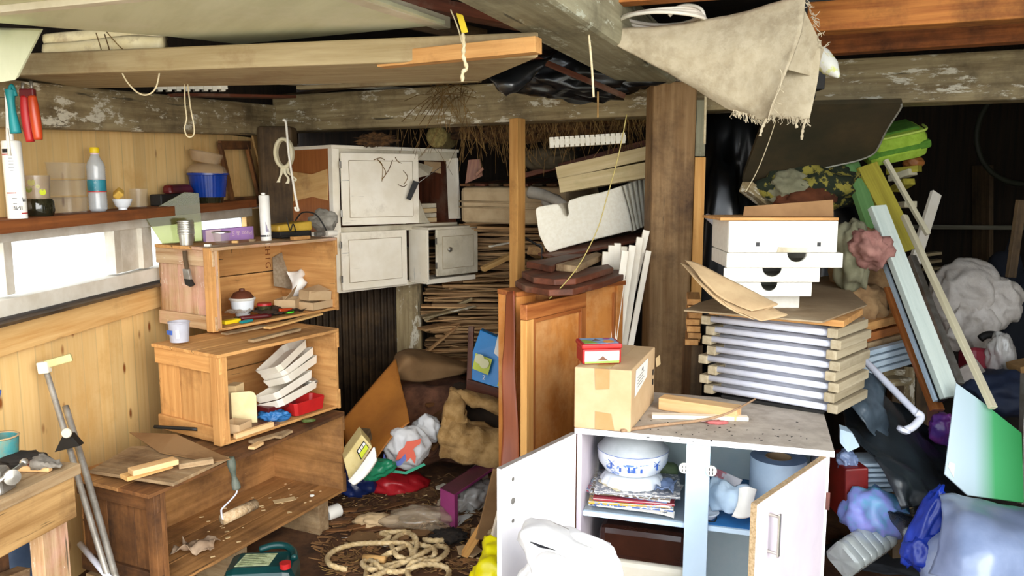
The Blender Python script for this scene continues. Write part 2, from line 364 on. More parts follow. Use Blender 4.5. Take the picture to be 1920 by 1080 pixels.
greenw=mk('green_painted_board','#6f9a5c','#5a8449',dirt='#3f6136',amt=.3,**WD); yelw=mk('yellow_green_board','#b7a93c','#998c2c',dirt='#74702a',amt=.3,**WD)
mint=mk('mint_white_board','#d3dcd2','#c2cec5',dirt='#8fa392',amt=.3,**WD); creamw=mk('cream_lath','#e0d6b8','#cfc39f',dirt='#a69a78',amt=.25,**WD)
bluew=mk('blue_white_board','#c6d6e2','#b0c3d2',dirt='#8395a5',amt=.3,**WD)
cushg=plain('lime_cushion_cloth','#a8c845','#94b435',r=.9,bump=.3,scale=30); cushd=plain('green_cushion_stripe','#5f9130','#4f8026',r=.9,bump=.3,scale=30)
tabt=mk('brown_tabletop_underside','#4b3d26','#3b3220',dirt='#2b2a18',amt=.4,rough=.8,bump=.05,scale=4)
sackc=mk('beige_sackcloth','#a3825a','#7f6040',dirt='#5d4229',amt=.35,scale=9,rough=.95,bump=.3); sackp=mk('dusty_pink_cloth','#b58478','#8f6058',dirt='#6e3f3a',amt=.3,rough=.95,bump=.2)
sackg=mk('grey_green_cloth','#8f8b70','#77745a',rough=.95,bump=.2)
camo=mk('patterned_yellow_fabric','#8f8436','#1f2616',scale=22,lo=.45,hi=.5,rough=.9,bump=.1)
brick=mk('rough_stone','#6b4632','#4b2f21',dirt='#84644c',amt=.3,rough=.95,bump=.7,scale=14,rnd=.2)
gsheet=mk('green_panel_painted_glare','#2f9a48','#2f9a48',rough=.5,bump=0)
def glare_gradient():  # paints the white sky glare into the green panel's colour
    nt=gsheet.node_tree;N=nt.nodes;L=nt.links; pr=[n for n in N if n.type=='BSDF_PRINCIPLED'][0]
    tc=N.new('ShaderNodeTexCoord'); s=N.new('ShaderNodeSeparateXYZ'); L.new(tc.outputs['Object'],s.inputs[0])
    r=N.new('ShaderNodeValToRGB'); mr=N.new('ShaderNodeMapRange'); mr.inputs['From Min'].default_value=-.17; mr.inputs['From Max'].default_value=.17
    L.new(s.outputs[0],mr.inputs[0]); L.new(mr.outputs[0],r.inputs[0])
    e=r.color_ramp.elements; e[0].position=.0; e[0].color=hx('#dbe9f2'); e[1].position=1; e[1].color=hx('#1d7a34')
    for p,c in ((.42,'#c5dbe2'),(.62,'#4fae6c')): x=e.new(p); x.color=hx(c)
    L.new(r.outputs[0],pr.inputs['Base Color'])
glare_gradient()
# ================================================================ the setting
def st(o): o['kind']='structure'; return o
K='structure'
ab('floor',-4,6,1.0,9,-.1,0,soil,kind=K,bevel=0)
ab('floor',-9,11,-12,1.0,-.1,-.002,mk('pale_bounce_yard','#b9b3a2','#a39c8a',scale=2,rough=.95,bump=.1),kind=K,bevel=0)  # unseen yard, added pale to bounce light up to the ceiling
# undulating trodden earth inside
rows=[[V((x,y,.004+.0*x)) for y in (1.3,2.4,3.6,4.8,5.9)] for x in (-1.9,-.9,0,.9,1.9,3.0,4.0)]
# left wall of pine boards: pieces round the window opening
def wallpiece(y0,y1,z0,z1,m=pine,off=0,t=.03,nm='wall_left'):
    A=V((wx(y0,off),y0,z0)); B=V((wx(y1,off),y1,z0)); n=V((-1,WB,0)).normalized()*t
    return prism(nm,[A,B,B+V((0,0,z1-z0)),A+V((0,0,z1-z0))],n,m,kind=K,bevel=0,M=fr((A+B)/2,B-A))
a=W(-60,458); b=W(206,440); 
wy0,wy1=1.9,3.62        # window 1
wallpiece(1.0,5.75,0,1.13)
wallpiece(1.0,5.75,1.475,1.90)
wallpiece(4.95,5.75,1.13,1.46)
ab('wall_left',wx(1,-.4),wx(1,-.03),1.0,1.2,1.13,1.46,greyd,kind=K)
# outside part of the wall above, behind the plate beam
wallpiece(1.0,5.9,1.90,2.75,dark)
# window band: rails, stiles, panes
def onw(y,z,off): return V((wx(y,off),y,z))
def wbar(n,y0,z0,y1,z1,w,t,m,p,off=.0): return bar(n,onw(y0,z0,off),onw(y1,z1,off),t,w,m,p)
w1=T('window_1',onw(3.0,1.3,0),None); w1['kind']=K
TZ,BZ=1.475,1.225
wbar('window_frame',1.2,TZ-.035,4.95,TZ-.03,.055,.08,window_m,w1)
wbar('window_frame',1.2,BZ-.05,4.95,BZ-.03,.06,.085,window_m,w1)
wl=W(203,475).y; wr=W(262,475).y
wbar('window_frame',wl+.03,BZ,wl+.03,TZ-.03,.06,.055,window_m,w1)
wbar('window_frame',wl+.16,BZ,wl+.16,TZ-.03,.20,.03,window_m,w1)
wbar('window_frame',wr+.02,BZ,wr+.02,TZ-.03,.10,.055,window_m,w1)
wbar('window_frame',2.86,BZ,2.86,TZ-.03,.05,.055,window_m,w1)
wbar('window_frame',4.2,BZ,4.2,TZ-.03,.08,.055,window_m,w1)
pr_=lambda y0,y1:prism('pane',[onw(y0,BZ,-.01),onw(y1,BZ,-.01),onw(y1,TZ-.03,-.01),onw(y0,TZ-.065,-.01)],(-.006,0,0),pane_m,w1,bevel=0)
pr_(1.3,2.86); pr_(2.86,wl+.03); pr_(wr+.04,4.2); pr_(4.2,4.9)
wbar('window_sill',1.2,BZ-.105,4.7,BZ-.075,.012,.10,greyd,w1,off=.03)
wbar('trim_1',1.2,BZ-.17,4.6,BZ-.135,.10,.022,pineb,None,.012) if False else None
x=bar('trim_1',onw(1.2,BZ-.168,.016),onw(4.7,BZ-.135,.016),.022,.12,pineb,None,kind=K)
# back wall, right wall, ceiling
A=V((-2.2,5.95,0)); B=V((5.2,5.95,0))
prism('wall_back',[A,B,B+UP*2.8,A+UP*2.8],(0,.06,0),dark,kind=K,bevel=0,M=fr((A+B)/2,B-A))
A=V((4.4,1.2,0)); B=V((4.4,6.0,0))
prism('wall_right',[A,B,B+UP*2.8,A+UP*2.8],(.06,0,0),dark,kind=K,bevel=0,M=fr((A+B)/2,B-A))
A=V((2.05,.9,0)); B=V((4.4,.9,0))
prism('wall_front_light_block',[A,B,B+UP*2.8,A+UP*2.8],(0,-.06,0),dark,kind=K,bevel=0,M=fr((A+B)/2,B-A))  # unseen wall, added to keep light off the right side
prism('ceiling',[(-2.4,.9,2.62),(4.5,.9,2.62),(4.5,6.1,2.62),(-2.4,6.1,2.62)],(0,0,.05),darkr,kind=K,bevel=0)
# a low dado of dark boards at the back right, with a ledge
tl=lambda s,c,g=None:(s,c,g) if g else (s,c)
A=P(1740,425,5.7); B=P(1925,428,5.7)
bar('ledge_board',A-V((.3,0,0)),B+V((.6,0,0)),.05,.03,mk('pale_ledge_wood','#7d7763','#5d5848',**WD),tag=tl('thin pale ledge board running along the dark back wall','board'))  # ledge in its own pale grey-brown wood colour
bar('wall_stud',P(1842,310,5.8),P(1842,640,5.8),.03,.22,greyd,tag=tl('dark upright stud standing against the black back wall','stud'),up=V((0,1,0)))
# ================================================================ beams
# wall plate on top of the left wall
def beam8(n,lo,hi,m,tag,**k): return hexa(n,lo,hi,m,None,tag,bevel=k.pop('bevel',.012),**k)
y0,y1=1.6,5.35
lo=[onw(y0,1.76,-.05),onw(y0,1.76,.10),onw(y1,1.925,.10),onw(y1,1.925,-.05)]
hi=[onw(y0,1.91,-.05),onw(y0,1.91,.10),onw(y1,2.12,.10),onw(y1,2.12,-.05)]
lo=[lo[1],lo[2],lo[3],lo[0]];hi=[hi[1],hi[2],hi[3],hi[0]]
beam8('wall_plate_beam',lo,hi,grey,tl('rough grey timber beam lying along the top of the pine wall','beam'))
# back cross beam
A=P(512,252,5.25); B=P(1232,222,3.95)
def thick(A,B,h,t):
    d=(B-A).normalized(); s=UP.cross(d).normalized()
    if s.y<0: s=-s
    s=s*t; return [A,B,B+s,A+s],[A+UP*h,B+UP*h,B+s+UP*h,A+s+UP*h]
A.z=1.945;B.z=1.945
lo,hi=thick(A,B,.20,.2); hi[0].z+=.03;hi[3].z+=.03
beam8('cross_beam',lo,hi,grey,tl('flaking grey cross beam running behind the thin blond post to the thick post','beam'))
# thick post
YP=3.72
A=P(1222,400,YP); B=P(1297,400,YP); 
pt=[V((A.x,YP,0)),V((B.x,YP,0)),V((B.x,YP+.2,0)),V((A.x,YP+.2,0))]
hexa('thick_post',pt,[p+UP*2.08+V((-.005 if i in(0,3) else .01,0,0)) for i,p in enumerate(pt)],post_m,None,tl('thick brown timber post standing in the middle of the shed','post'),bevel=.012)
t=T('post_batten',V((B.x+.03,YP+.05,1.0)),tl('narrow yellowish batten nailed upright to the right of the thick post','batten'))
ab('lower_length',B.x+.012,B.x+.062,YP+.02,YP+.09,.0,1.74,blondw,t); ab('upper_length',B.x+.014,B.x+.06,YP+.03,YP+.10,1.745,2.0,grey2,t)
# thin post
A=P(955,400,4.2); B=P(970,400,4.2); C=P(985,400,4.2)
lo=[V((A.x,4.2,0)),V((B.x,4.14,0)),V((C.x,4.22,0)),V((B.x,4.27,0))]
hexa('thin_post',lo,[p+UP*1.95 for p in lo],blondw,None,tl('thin blond square post with a knot, left of the white foam block','post'),bevel=.003)
# diagonal beam running towards the camera
A0,A1=P(838,2,2.05),P(1135,2,2.05)
lo=[Z(800,-25,2.06),Z(1030,-35,2.06),Z(1262,162,2.07),Z(1210,168,2.07)]
lo=[Z(845,0,2.07),Z(1010,-20,2.07),Z(1268,158,2.07),Z(1190,172,2.07)]
e0=(lo[0]-lo[3])*.35;e1=(lo[1]-lo[2])*.35
lo[0]+=e0; lo[1]+=e1
hi=[p+UP*.2 for p in lo]; 
beam8('diagonal_beam',lo,hi,grey2,tl('heavy lichen-grey beam coming diagonally from the thick post over the viewer','beam'),bevel=.02)
# right beam
A=P(1245,218,3.9); B=P(1990,190,3.0)
A=V((A.x,3.86,1.955)); B=P(2050,188,3.25); 
B=V((B.x,B.y,1.965)); B=A+(B-A)*((4.38-A.x)/(B.x-A.x)); lo,hi=thick(A,B,.2,.2)
beam8('cross_beam',lo,hi,grey,tl('long grey beam with dark cracks, right of the hanging felt cloth','beam'))
# pale beam left
def pz(px,py,z): return Z(px,py,z)
zb=1.995
lo=[Z(42,168,zb),Z(905,152,zb),Z(860,98,zb),Z(20,140,zb)]
lo=[Z(20,142,zb),Z(1010,108,zb),Z(905,152,zb),Z(42,168,zb)]
hi=[p+UP*.075 for p in lo]
beam8('ceiling_beam',lo,hi,pale,tl('pale sawn beam hung below the ceiling on the left, cord dangling from it','beam'),bevel=.006)
bar('split_batten',Z(715,120,2.0)+UP*.01,Z(1010,98,2.0)+UP*.02,.05,.045,crate,tag=tl('short splintered orange batten beside the right end of the pale beam','batten'))
# pale green board resting on it, tipped
tb=T('ceiling_panel',Z(420,30,2.13),tl('large pale greenish panel lying flat overhead on the pale beam','panel'))
pl=[Z(-60,38,2.11),Z(100,52,2.11),Z(310,68,2.11),Z(450,83,2.11),Z(835,46,2.11),Z(560,-50,2.11),Z(-60,-90,2.11)]
prism('sheet',pl,(0,0,.012),board_g,tb)
bar('edge_strip',Z(-60,26,2.10),Z(330,-14,2.10),.035,.02,wpaintd,tb)
bar('edge_strip',Z(832,44,2.125),Z(560,-45,2.125),.05,.035,wpaintd,tb)
prism('ceiling_panel',[P(-40,55,2.55),P(75,58,2.55),P(28,150,2.4),P(-40,160,2.4)],(0,.02,.01),board_g,tag=tl('pale greenish board corner hanging down at the far upper left','panel'))
# roofing behind/over: battens and joists seen from below
for i,(x0,y0_,x1,y1_,z) in enumerate(((640,8,900,68,2.3),(700,-10,1010,50,2.33),)):
    bar('roof_batten',Z(x0,y0_,z),Z(x1,y1_,z),.09,.05,(greyd,darkw)[i],tag=tl(('rusty brown batten above the pale green panel edge','dark reddish batten under the roof beside the diagonal beam')[i],'batten'))
# orange joists right
def joist(px0,py0,px1,py1,z,w,h,m,lab,nm='roof_joist'):
    A=Z(px0,py0,z);B=Z(px1,py1,z); 
    return bar(nm,A,B,w,h,m,tag=tl(lab,'joist'),c='b')
joist(1120,12,1700,-30,2.2,.07,.12,orange,'short orange joist end above the coil of white cable')
A=Z(1512,60,2.14);B=Z(2010,28,2.14);B=A+(B-A)*((4.38-A.x)/(B.x-A.x))
lo,hi=thick(A,B,.10,.10)
hexa('roof_joist',lo,hi,orange,None,tl('bright orange sawn joist, uppermost at the right','joist'),bevel=.005)
A=Z(1500,104,2.13);B=Z(2030,70,2.13);B=A+(B-A)*((4.38-A.x)/(B.x-A.x))
lo,hi=thick(A,B,.08,.08)
hexa('roof_joist',lo,hi,mk('red_orange_joist_wood','#b3672f','#7e421b',dirt='#2f1a0d',amt=.45,**WD),None,tl('darker red-orange joist just above the right grey beam','joist'),bevel=.005)
# pale roof sheet seen in the gap
prism('roof_sheet',[Z(1500,0,2.42),Z(1800,-20,2.42),Z(1800,40,2.42),Z(1500,60,2.42)],(0,0,.01),plain('blue_grey_roofing','#9fb0c4','#8fa0b6'),tag=tl('pale blue-grey roofing sheet glimpsed above the orange joist','roofing'))
# dark gap stuff above back cross beam: boards in the roof void
vr=random.Random(3)
labs=['bark-edged pole lying on the cross beam, left of the black film','thin slat lying in the roof void above the cross beam','pale flaking slat nearest the pale beam underside','grey slat crossing over the back beam near the yellow tag']
for i,(a,b,c_,d,z) in enumerate(((470,188,780,150,2.2),(560,165,900,150,2.16),(480,152,840,172,2.19),(700,150,1000,190,2.2))):
    bar('roof_slat',Z(a,b,z),Z(c_,d,z),.05,.02,(greyd,pale,wpaintd,greyd)[i],tag=tl(labs[i],'slat'))
bar('roof_slat',P(330,178,3.9),P(540,182,4.6),.12,.015,darkw,tag=tl('dark plank in the gap between wall plate beam and pale beam','plank'))
bar('broken_branch',P(1000,108,3.3),P(1170,180,3.55),.02,.02,darkw,tag=tl('dark brown stick slanting in front of the cross beam','stick'))
# hay matted above the thin post
o=blob('hay_mat',P(1010,232,4.72),(.62,.14,.10),strawm,tag=tl('dark matted hay stuffed under the back cross beam','hay'),amp=.4,fq=4,ridge=False,rot=-.5); o['kind']='stuff'
g=[]
for i in range(330):
    px=vr.uniform(860,1215) if vr.random()<.85 else vr.uniform(660,860); yb=5.25-(px-512)/720*1.3
    A=P(px,256-(px-512)/720*36+vr.uniform(-8,3),yb+vr.uniform(.03,.35)); L=vr.uniform(.04,.2) if vr.random()<.8 else vr.uniform(.15,.3)
    d=V((vr.uniform(-.5,.5),vr.uniform(-.3,.3),-1)).normalized(); k=V((vr.uniform(-.3,.3),0,vr.uniform(-.2,.2)))
    g.append(tubeg([A,A+d*L*.5+k*L*.3,A+d*L+k*L],.0012,3))
multi('hanging_straw',g,straw,tag=None,kind='stuff'); bpy.data.objects['hanging_straw']['label']='loose straw stalks hanging down from under the back cross beam'; bpy.data.objects['hanging_straw']['category']='straw'
g=[]
for i in range(60):
    A=P(vr.uniform(800,905),vr.uniform(152,185),4.52); d=V((vr.uniform(-1,1),-.2,vr.uniform(-1.5,.1))).normalized(); L=vr.uniform(.05,.25)
    g.append(tubeg([A,A+d*L*.5+V((0,-.01,.01)),A+d*L],.002,3))
multi('dry_twigs',g,straw,kind='stuff'); bpy.data.objects['dry_twigs']['label']='dry roots and stalks caught on the face of the back cross beam'; bpy.data.objects['dry_twigs']['category']='straw'
# dark corner post and corrugated sheets behind the crates
lo=[V((-1.52,5.0,0)),V((-1.36,5.0,0)),V((-1.36,5.15,0)),V((-1.52,5.15,0))]
A=P(482,300,4.9);B=P(548,300,4.9)
lo=[V((A.x,4.9,0)),V((B.x,4.9,0)),V((B.x,5.05,0)),V((A.x,5.05,0))]
hexa('corner_post',lo,[p+UP*1.96 for p in lo],greyd,None,tl('dark rough corner post behind the hanging tape ring','post'),bevel=.02)
def corr(n,A,B,z0,z1,mat,tag,w=.045,a=.012):
    d=(B-A); L=d.length; d.normalize(); nn=V((d.y,-d.x,0)); k=int(L/w*8); top=[];bot=[]
    for i in range(k+1):
        p=A+d*(L*i/k)+nn*math.sin(i/8*2*math.pi)*a; bot.append(V((p.x,p.y,z0))); top.append(V((p.x,p.y,z1)))
    return put(n,bot+top,[(i,i+1,k+2+i,k+1+i) for i in range(k)],mat,None,tag,smooth=True,solid=.002,recalc=False)
A=P(600,600,5.35);B=P(750,600,5.35)
corr('corrugated_sheet',V((A.x-.3,5.4,0)),V((B.x,5.3,0)),0,1.3,corr_m,tl('dark rusty corrugated iron sheet standing under the white cupboard','sheet'))
A=P(743,600,5.2);B=P(790,600,5.2)
lo=[V((A.x,5.2,0)),V((B.x,5.2,0)),V((B.x,5.3,0)),V((A.x,5.3,0))]
hexa('short_post',lo,[p+UP*1.2 for p in lo],grey,None,tl('flat weathered post standing between corrugated sheet and lath pile','post'),bevel=.008)
# ragged ply offcut & boards on the left wall
# ================================================================ shelf on the left wall
A=W(-40,432,.16); B=W(545,385,.16)
A=onw(2.3,1.5,.0); B=onw(4.85,1.535,.0)
za=W(0,414,.15); zc=W(430,378,.15)
def shz(y): return za.z+(zc.z-za.z)*(y-za.y)/(zc.y-za.y)   # top of the shelf
ya,yb=2.2,4.75
lo=[onw(ya,shz(ya)-.045,.005),onw(ya,shz(ya)-.045,.15),onw(yb,shz(yb)-.045,.15),onw(yb,shz(yb)-.045,.005)]
hexa('wall_shelf',lo,[p+UP*.045 for p in lo],mk('red_brown_shelf','#8d5226','#6c3a17',dirt='#4a2912',amt=.35,**WD),None,tl('long red-brown shelf board fixed to the pine wall above the window','shelf'))
def SH(px,off=.07):      # a point on the shelf top
    y=3.2
    for _ in range(12):
        d=ray(px,400); y_=(WA+off)/(d.x/d.y-WB); y=y_
    return V((wx(y,off),y,shz(y)+.0005))
# ================================================================ crates along the left wall
def crate_box(lab,A,B,dep,z0,z1,mE,mF,post=True,top=True,lidover=.02,mark=None,grp=None):
    A=V((A.x,A.y,0));B=V((B.x,B.y,0)); d=(B-A).normalized(); n=V((-d.y,d.x,0)); L=(B-A).length; D=n*dep
    t=T('wooden_crate',(A+B+D)/2+UP*z0,lab)
    th=.013; u=lambda p,z:V((p.x,p.y,z))
    def slabx(nm,a,b,w0,w1,m):   # board from a to b between heights
        return prism(nm,[u(a,w0),u(b,w0),u(b,w1),u(a,w1)],n*th if abs((b-a).normalized().dot(d))>.5 else d*th,m,t,bevel=.0015)
    H=z1-z0
    # near end: three boards, two battens, corner post
    for i in range(3):
        a=A+D*(i/3)+n*.001; b=A+D*((i+1)/3)-n*.002
        prism('end_board',[u(a,z0+.012),u(b,z0+.012),u(b,z1-.012),u(a,z1-.012)],d*th,mE,t)
    o=-d*.016
    for w0,w1 in ((z0+.004,z0+.068),(z1-.085,z1-.012)):
        prism('end_batten',[u(A+o,w0),u(A+D+o,w0),u(A+D+o,w1),u(A+o,w1)],d*.015,mE,t,bevel=.003)
    if post: bar('corner_post',u(A+n*.025-d*.002,z0),u(A+n*.025-d*.002,z1),.05,.045,mF if post!=2 else mE,t,up=n)
    # far end
    prism('end_board',[u(B-d*th,z0+.01),u(B+D-d*th,z0+.01),u(B+D-d*th,z1-.012),u(B-d*th,z1-.012)],d*th,mF,t)
    for w0,w1 in ((z0-.005,z0+.09),(z1-.09,z1+.002)):
        prism('end_batten',[u(B+d*.001,w0),u(B+D+d*.001,w0),u(B+D+d*.001,w1),u(B+d*.001,w1)],d*.016,mF,t,bevel=.003)
    bar('corner_post',u(B+n*.02+d*.004,z0+.09),u(B+n*.02+d*.004,z1-.09),.03,.014,mF,t,up=d)
    # back boards
    for i in range(2):
        h0=z0+H*i/2+.003; h1=z0+H*(i+1)/2-.003
        prism('back_board',[u(A+D,h0),u(B+D,h0),u(B+D,h1),u(A+D,h1)],-n*.01,mF,t)
    for i in range(3):
        a=D*(i/3)+n*.001; b=D*((i+1)/3)-n*.002
        prism('bottom_board',[u(A+a,z0),u(B+a,z0),u(B+b,z0),u(A+b,z0)],UP*.012,mF,t)
        if top:
            e=-d*lidover-(n*.012 if i==0 else n*0)
            prism('top_board',[u(A+a+e,z1-.012),u(B+a+(e if i==0 else n*0)*0+ -(n*.012 if i==0 else n*0),z1-.012),u(B+b,z1-.012),u(A+b-d*lidover,z1-.012)],UP*.014,mE if i==0 else mF,t)
    return t,d,n,u
# crate 1 (top)
A1=Z(410,622,.955);B1=Z(632,580,.955)
c1,d1,n1,u1=crate_box(tl('topmost of three stacked wooden crates, paint-smeared end, aluminium cups on top','crate'),A1,B1,.41,.955,1.335,crateb,crate)
# marks on the back board of crate 1
def onback(A,B,n,dep,s,z): 
    p=A+(B-A)*s+n*(dep-.0105); return V((p.x,p.y,z))
for ch,s,z in (('C',.86,1.29),('H',.86,1.25),('I',.86,1.215),('G',.86,1.18)):
    text('stencil_letter',ch,onback(A1,B1,n1,.41,s,z),-UP,(B1-A1).normalized(),.05,mk('faded_brown_ink','#6e3413','#7c421b',rough=.8),c1)
for s,z,a in ((.18,1.255,.1),(.3,1.235,.05),(.45,1.235,.05),(.55,1.28,1),(.6,1.29,0)):
    p=onback(A1,B1,n1,.41,s,z); dd=(B1-A1).normalized()*.02 if a<.5 else UP*.02
    bar('ink_stroke',p-dd,p+dd,.001,.003,blackm,c1,up=n1.cross(dd).normalized() if a<.5 else (B1-A1).normalized(),bevel=0)
A2=Z(425,835,.555);B2=Z(635,765,.555)
c2,d2,n2,u2=crate_box(tl('middle of three stacked wooden crates, holding white plastic trays','crate'),A2,B2,.43,.556,.938,crate,crate,lidover=.03)
crate3m=mk('brown_stained_crate_wood','#b5834f','#916535',dirt='#523620',amt=.47,flake='#cfa878',fl=.69,dsc=2.5,knots=('#4b2408',(4,10,10)),rnd=.1,**WD)
A3=Z(300,915,.545);B3=Z(642,772,.545)
c3,d3,n3,u3=crate_box(tl('lowest and longest wooden crate, open front with a roller hanging in it','crate'),A3,B3,.43,.15,.54,crated,crate3m,post=2,lidover=.06)
# blocks under crate 3
p=Z(565,985,.03); 
for i,(px,py,z) in enumerate(((585,975,.075),(400,1075,.075))):
    q=Z(px,py,z); q=B3*(.86-.5*i)+A3*(.14+.5*i)+n3*.07; q=V((q.x,q.y,.073))
    bar('support_block',q-n3*.06-d3*0,q+n3*.30,.07,.145,crateg,tag=tl(('grey end block under the far end of the lowest crate','grey block under the middle of the lowest crate')[i],'block'))
q=A3+n3*.2+d3*.02; bar('support_block',V((q.x,q.y,.073))-n3*.2,V((q.x,q.y,.073))+n3*.2,.09,.145,crateg,tag=tl('dark support block under the near end of the lowest crate','block'))
# planks lying on crate 3's near end (top z .552)
pA=Z(168,893,.57);pB=Z(325,913,.57)
prism('loose_top_board',[Z(168,888,.558),Z(325,912,.558),Z(430,862,.558),Z(330,838,.558),Z(245,842,.558)],UP*.012,crateg,tag=tl('warped stained board overhanging the near end of the lowest crate','board'))
def lay(n,a,b,w,h,z,m,tag): return bar(n,Z(*a,z),Z(*b,z),w,h,m,tag=tag,c='b')
lay('wood_offcut',(232,900),(318,875),.055,.016,.572,pineb,tl('fresh pale pine offcut on the lowest crate, lower left of a pair','offcut'))
lay('wood_offcut',(245,890),(330,868),.05,.02,.60,cratel:=mk('fresh_pine_offcut','#e3bf8d','#cda06a',**WD),tl('fresh pale tongued offcut lying upper right on the lowest crate','offcut'))
lay('wood_offcut',(335,878),(400,868),.03,.02,.572,crateg,tl('short weathered stub beside the pale offcuts','offcut'))
# thin warped ply sheet sticking out under crate 2
prism('thin_ply_sheet',[Z(243,812,.575),Z(330,815,.60),Z(432,862,.574),Z(400,868,.573),Z(300,850,.573)],UP*.004,hardd,tag=tl('thin grey-brown ply sheet sticking out under the middle crate','sheet'))
# rows of strips between crates
def strip(a,b,z,w=.03,h=.012,m=crateg,lab=''): return lay('wood_strip',a,b,w,h,z,m,tl(lab,'strip'))
strip((470,642),(560,620),.953,lab='thin splintered strip left on the middle crate top'); 
strip((420,628),(500,612),.953,.045,.008,crateg,lab='split board end poking out below the topmost crate')
strip((500,617),(600,590),.953,.04,.01,pineb,lab='pale narrow strip beneath the front edge of the topmost crate')
strip((470,832),(545,810),.5535,.035,.01,crateg,'pale strip on the lowest crate under the middle crate opening')
# ---- hanging putty brush on crate 1's end
c=u1(A1+n1*.12-d1*.022,0)
br=T('old_paintbrush',V((c.x,c.y,1.25)),tl('old crusted paintbrush hanging on the end of the topmost crate','brush'))
def e1(s,z,o=.026): p=A1+n1*s-d1*o; return V((p.x,p.y,z))
tube('handle',[e1(.17,1.318,.03),e1(.165,1.27,.032),e1(.155,1.23,.032)],lambda t:.011,greyd,br)
prism('ferrule',[e1(.175,1.235,.03),e1(.135,1.235,.03),e1(.125,1.19,.03),e1(.17,1.19,.03)],-d1*.014,metal,br)
prism('bristles',[e1(.17,1.19,.031),e1(.125,1.19,.031),e1(.105,1.165,.031),e1(.13,1.155,.031),e1(.165,1.165,.031)],-d1*.012,blackm,br)
# ---- on top of crate 1 (z 1.337)
zt=1.338
def up_at(px,py,z): return Z(px,py,z)
def onrow(s,t_,A=A1,B=B1,n=n1,z=zt): p=A+(B-A)*s+n*t_; return V((p.x,p.y,z))
def findS(px,t_,A=A1,B=B1,n=n1,z=zt):    # spot on a crate top under a given bearing
    a=(px-960)/F/cp
    for i in range(400):
        s=-.2+i*.0035; p=onrow(s,t_,A,B,n,z)
        d=ray(px,400); 
        if p.x/p.y>=d.x/d.y: return p
    return p
b_=findS(346,.22)
cs=T('cup_stack',b_,tl('stack of ribbed aluminium cups on the near end of the topmost crate','cups'))
k=.0; r=.036
lathe('cup',b_,[(0.0001,0),(.029,0),(.033,.05),(.0365,.052),(.0365,.055),(.033,.055),(.028,.01),(.0001,.01)],alu,cs)
for i in range(1,9):
    lathe('cup',b_+UP*(.044+.0078*i),[(.032,0),(.0375,.001),(.0375,.0042),(.033,.0045),(.032,.0078)],alu,cs,seg=28)
b_=findS(413,.17)
jr=T('glass_jar',b_,tl('squat clear ramekin jar with silver rim beside the aluminium cups','jar'))
lathe('bowl',b_,[(.0001,0),(.032,0),(.042,.05),(.04,.05),(.03,.004),(.0001,.004)],clearp,jr,seg=24,flute=lambda th,i:1+.02*math.cos(12*th))
lathe('rim_lid',b_+UP*.05,[(.0001,.004),(.038,.006),(.045,.004),(.045,0),(.0001,0)],alu,jr)
# purple box
p0=findS(383,.30);p1=findS(474,.27)
bx=T('purple_carton',(p0+p1)/2,tl('long lilac and purple flat carton standing behind the ramekin jar','box'))
prism('carton',[p0,p1,p1+UP*.065,p0+UP*.058],n1*.03,purple,bx)
pm=p0.lerp(p1,.3); prism('pale_panel',[p0-n1*.001,pm-n1*.001,pm-n1*.001+UP*.058,p0-n1*.001+UP*.056],-n1*.001,pink,bx,bevel=0)
text('print','Pizza & S',p0.lerp(p1,.75)-n1*.0015+UP*.035,-(p1-p0),-UP,.032,pink,bx)
# crumbs
for i,(px,t_) in enumerate(((386,.06),(438,.12),(470,.14))):
    q=findS(px,t_); ab('wood_scrap',q.x-.014,q.x+.014,q.y-.01,q.y+.01,q.z,q.z+.012,(foamb,pineb,crateg)[i],tag=tl(('tiny white cube in front of the ramekin jar','small pine scrap right of the ramekin jar','small grey scrap before the purple carton')[i],'scrap'))
# cartridge
def cartridge(base,ax,r,h,lab,noz=.0,big=True,marks=()):
    t=T('sealant_cartridge',base,lab); ax=V(ax).normalized()
    lathe('tube',base,[(.0001,.004),(r*.96,.004),(r,0),(r,h),(r*.9,h+.004),(.3*r,h+.006),(.0001,h+.006)],wht,t,axis=ax,seg=28)
    lathe('nozzle',base+ax*(h+.004),[(r*.42,0),(r*.4,.012),(r*.22,noz*.5+.012),(r*.13,noz+.013),(.0001,noz+.013)],wht,t,axis=ax,seg=16)
    x=V((0,0,0))-V((base.x,base.y,0)); x=(x-ax*x.dot(ax)).normalized(); s=ax.cross(x).normalized()
    for nm,ang,z0,z1,w,m in marks:
        # a printed patch wrapped on the tube
        vs=[];fs=[];N_=8
        for j in range(N_+1):
            th=ang+(j/N_-.5)*w; dr=x*math.cos(th)+s*math.sin(th)
            vs+= [base+dr*(r+.0005)+ax*(h*z0),base+dr*(r+.0005)+ax*(h*z1)]
        fs=[(2*j,2*j+2,2*j+3,2*j+1) for j in range(N_)]
        put(nm,vs,fs,m,t,recalc=False)
    return t,x,s,ax
b_=findS(497,.13); b_.z=zt
t,x,s,ax=cartridge(b_,(-.03,0,1),.026,.22,tl('white cartridge with black print standing on the topmost crate','tube'),.0,marks=[('print_band',0,.09,.13,3,ink),('print_patch',.5,.45,.6,.5,ink),('print_patch',.5,.66,.78,.5,ink),('print_patch',.5,.82,.92,.6,ink),('barcode',.4,.2,.42,.7,plain('grey_purple_print','#8d8499'))])
for j in range(9):
    pass
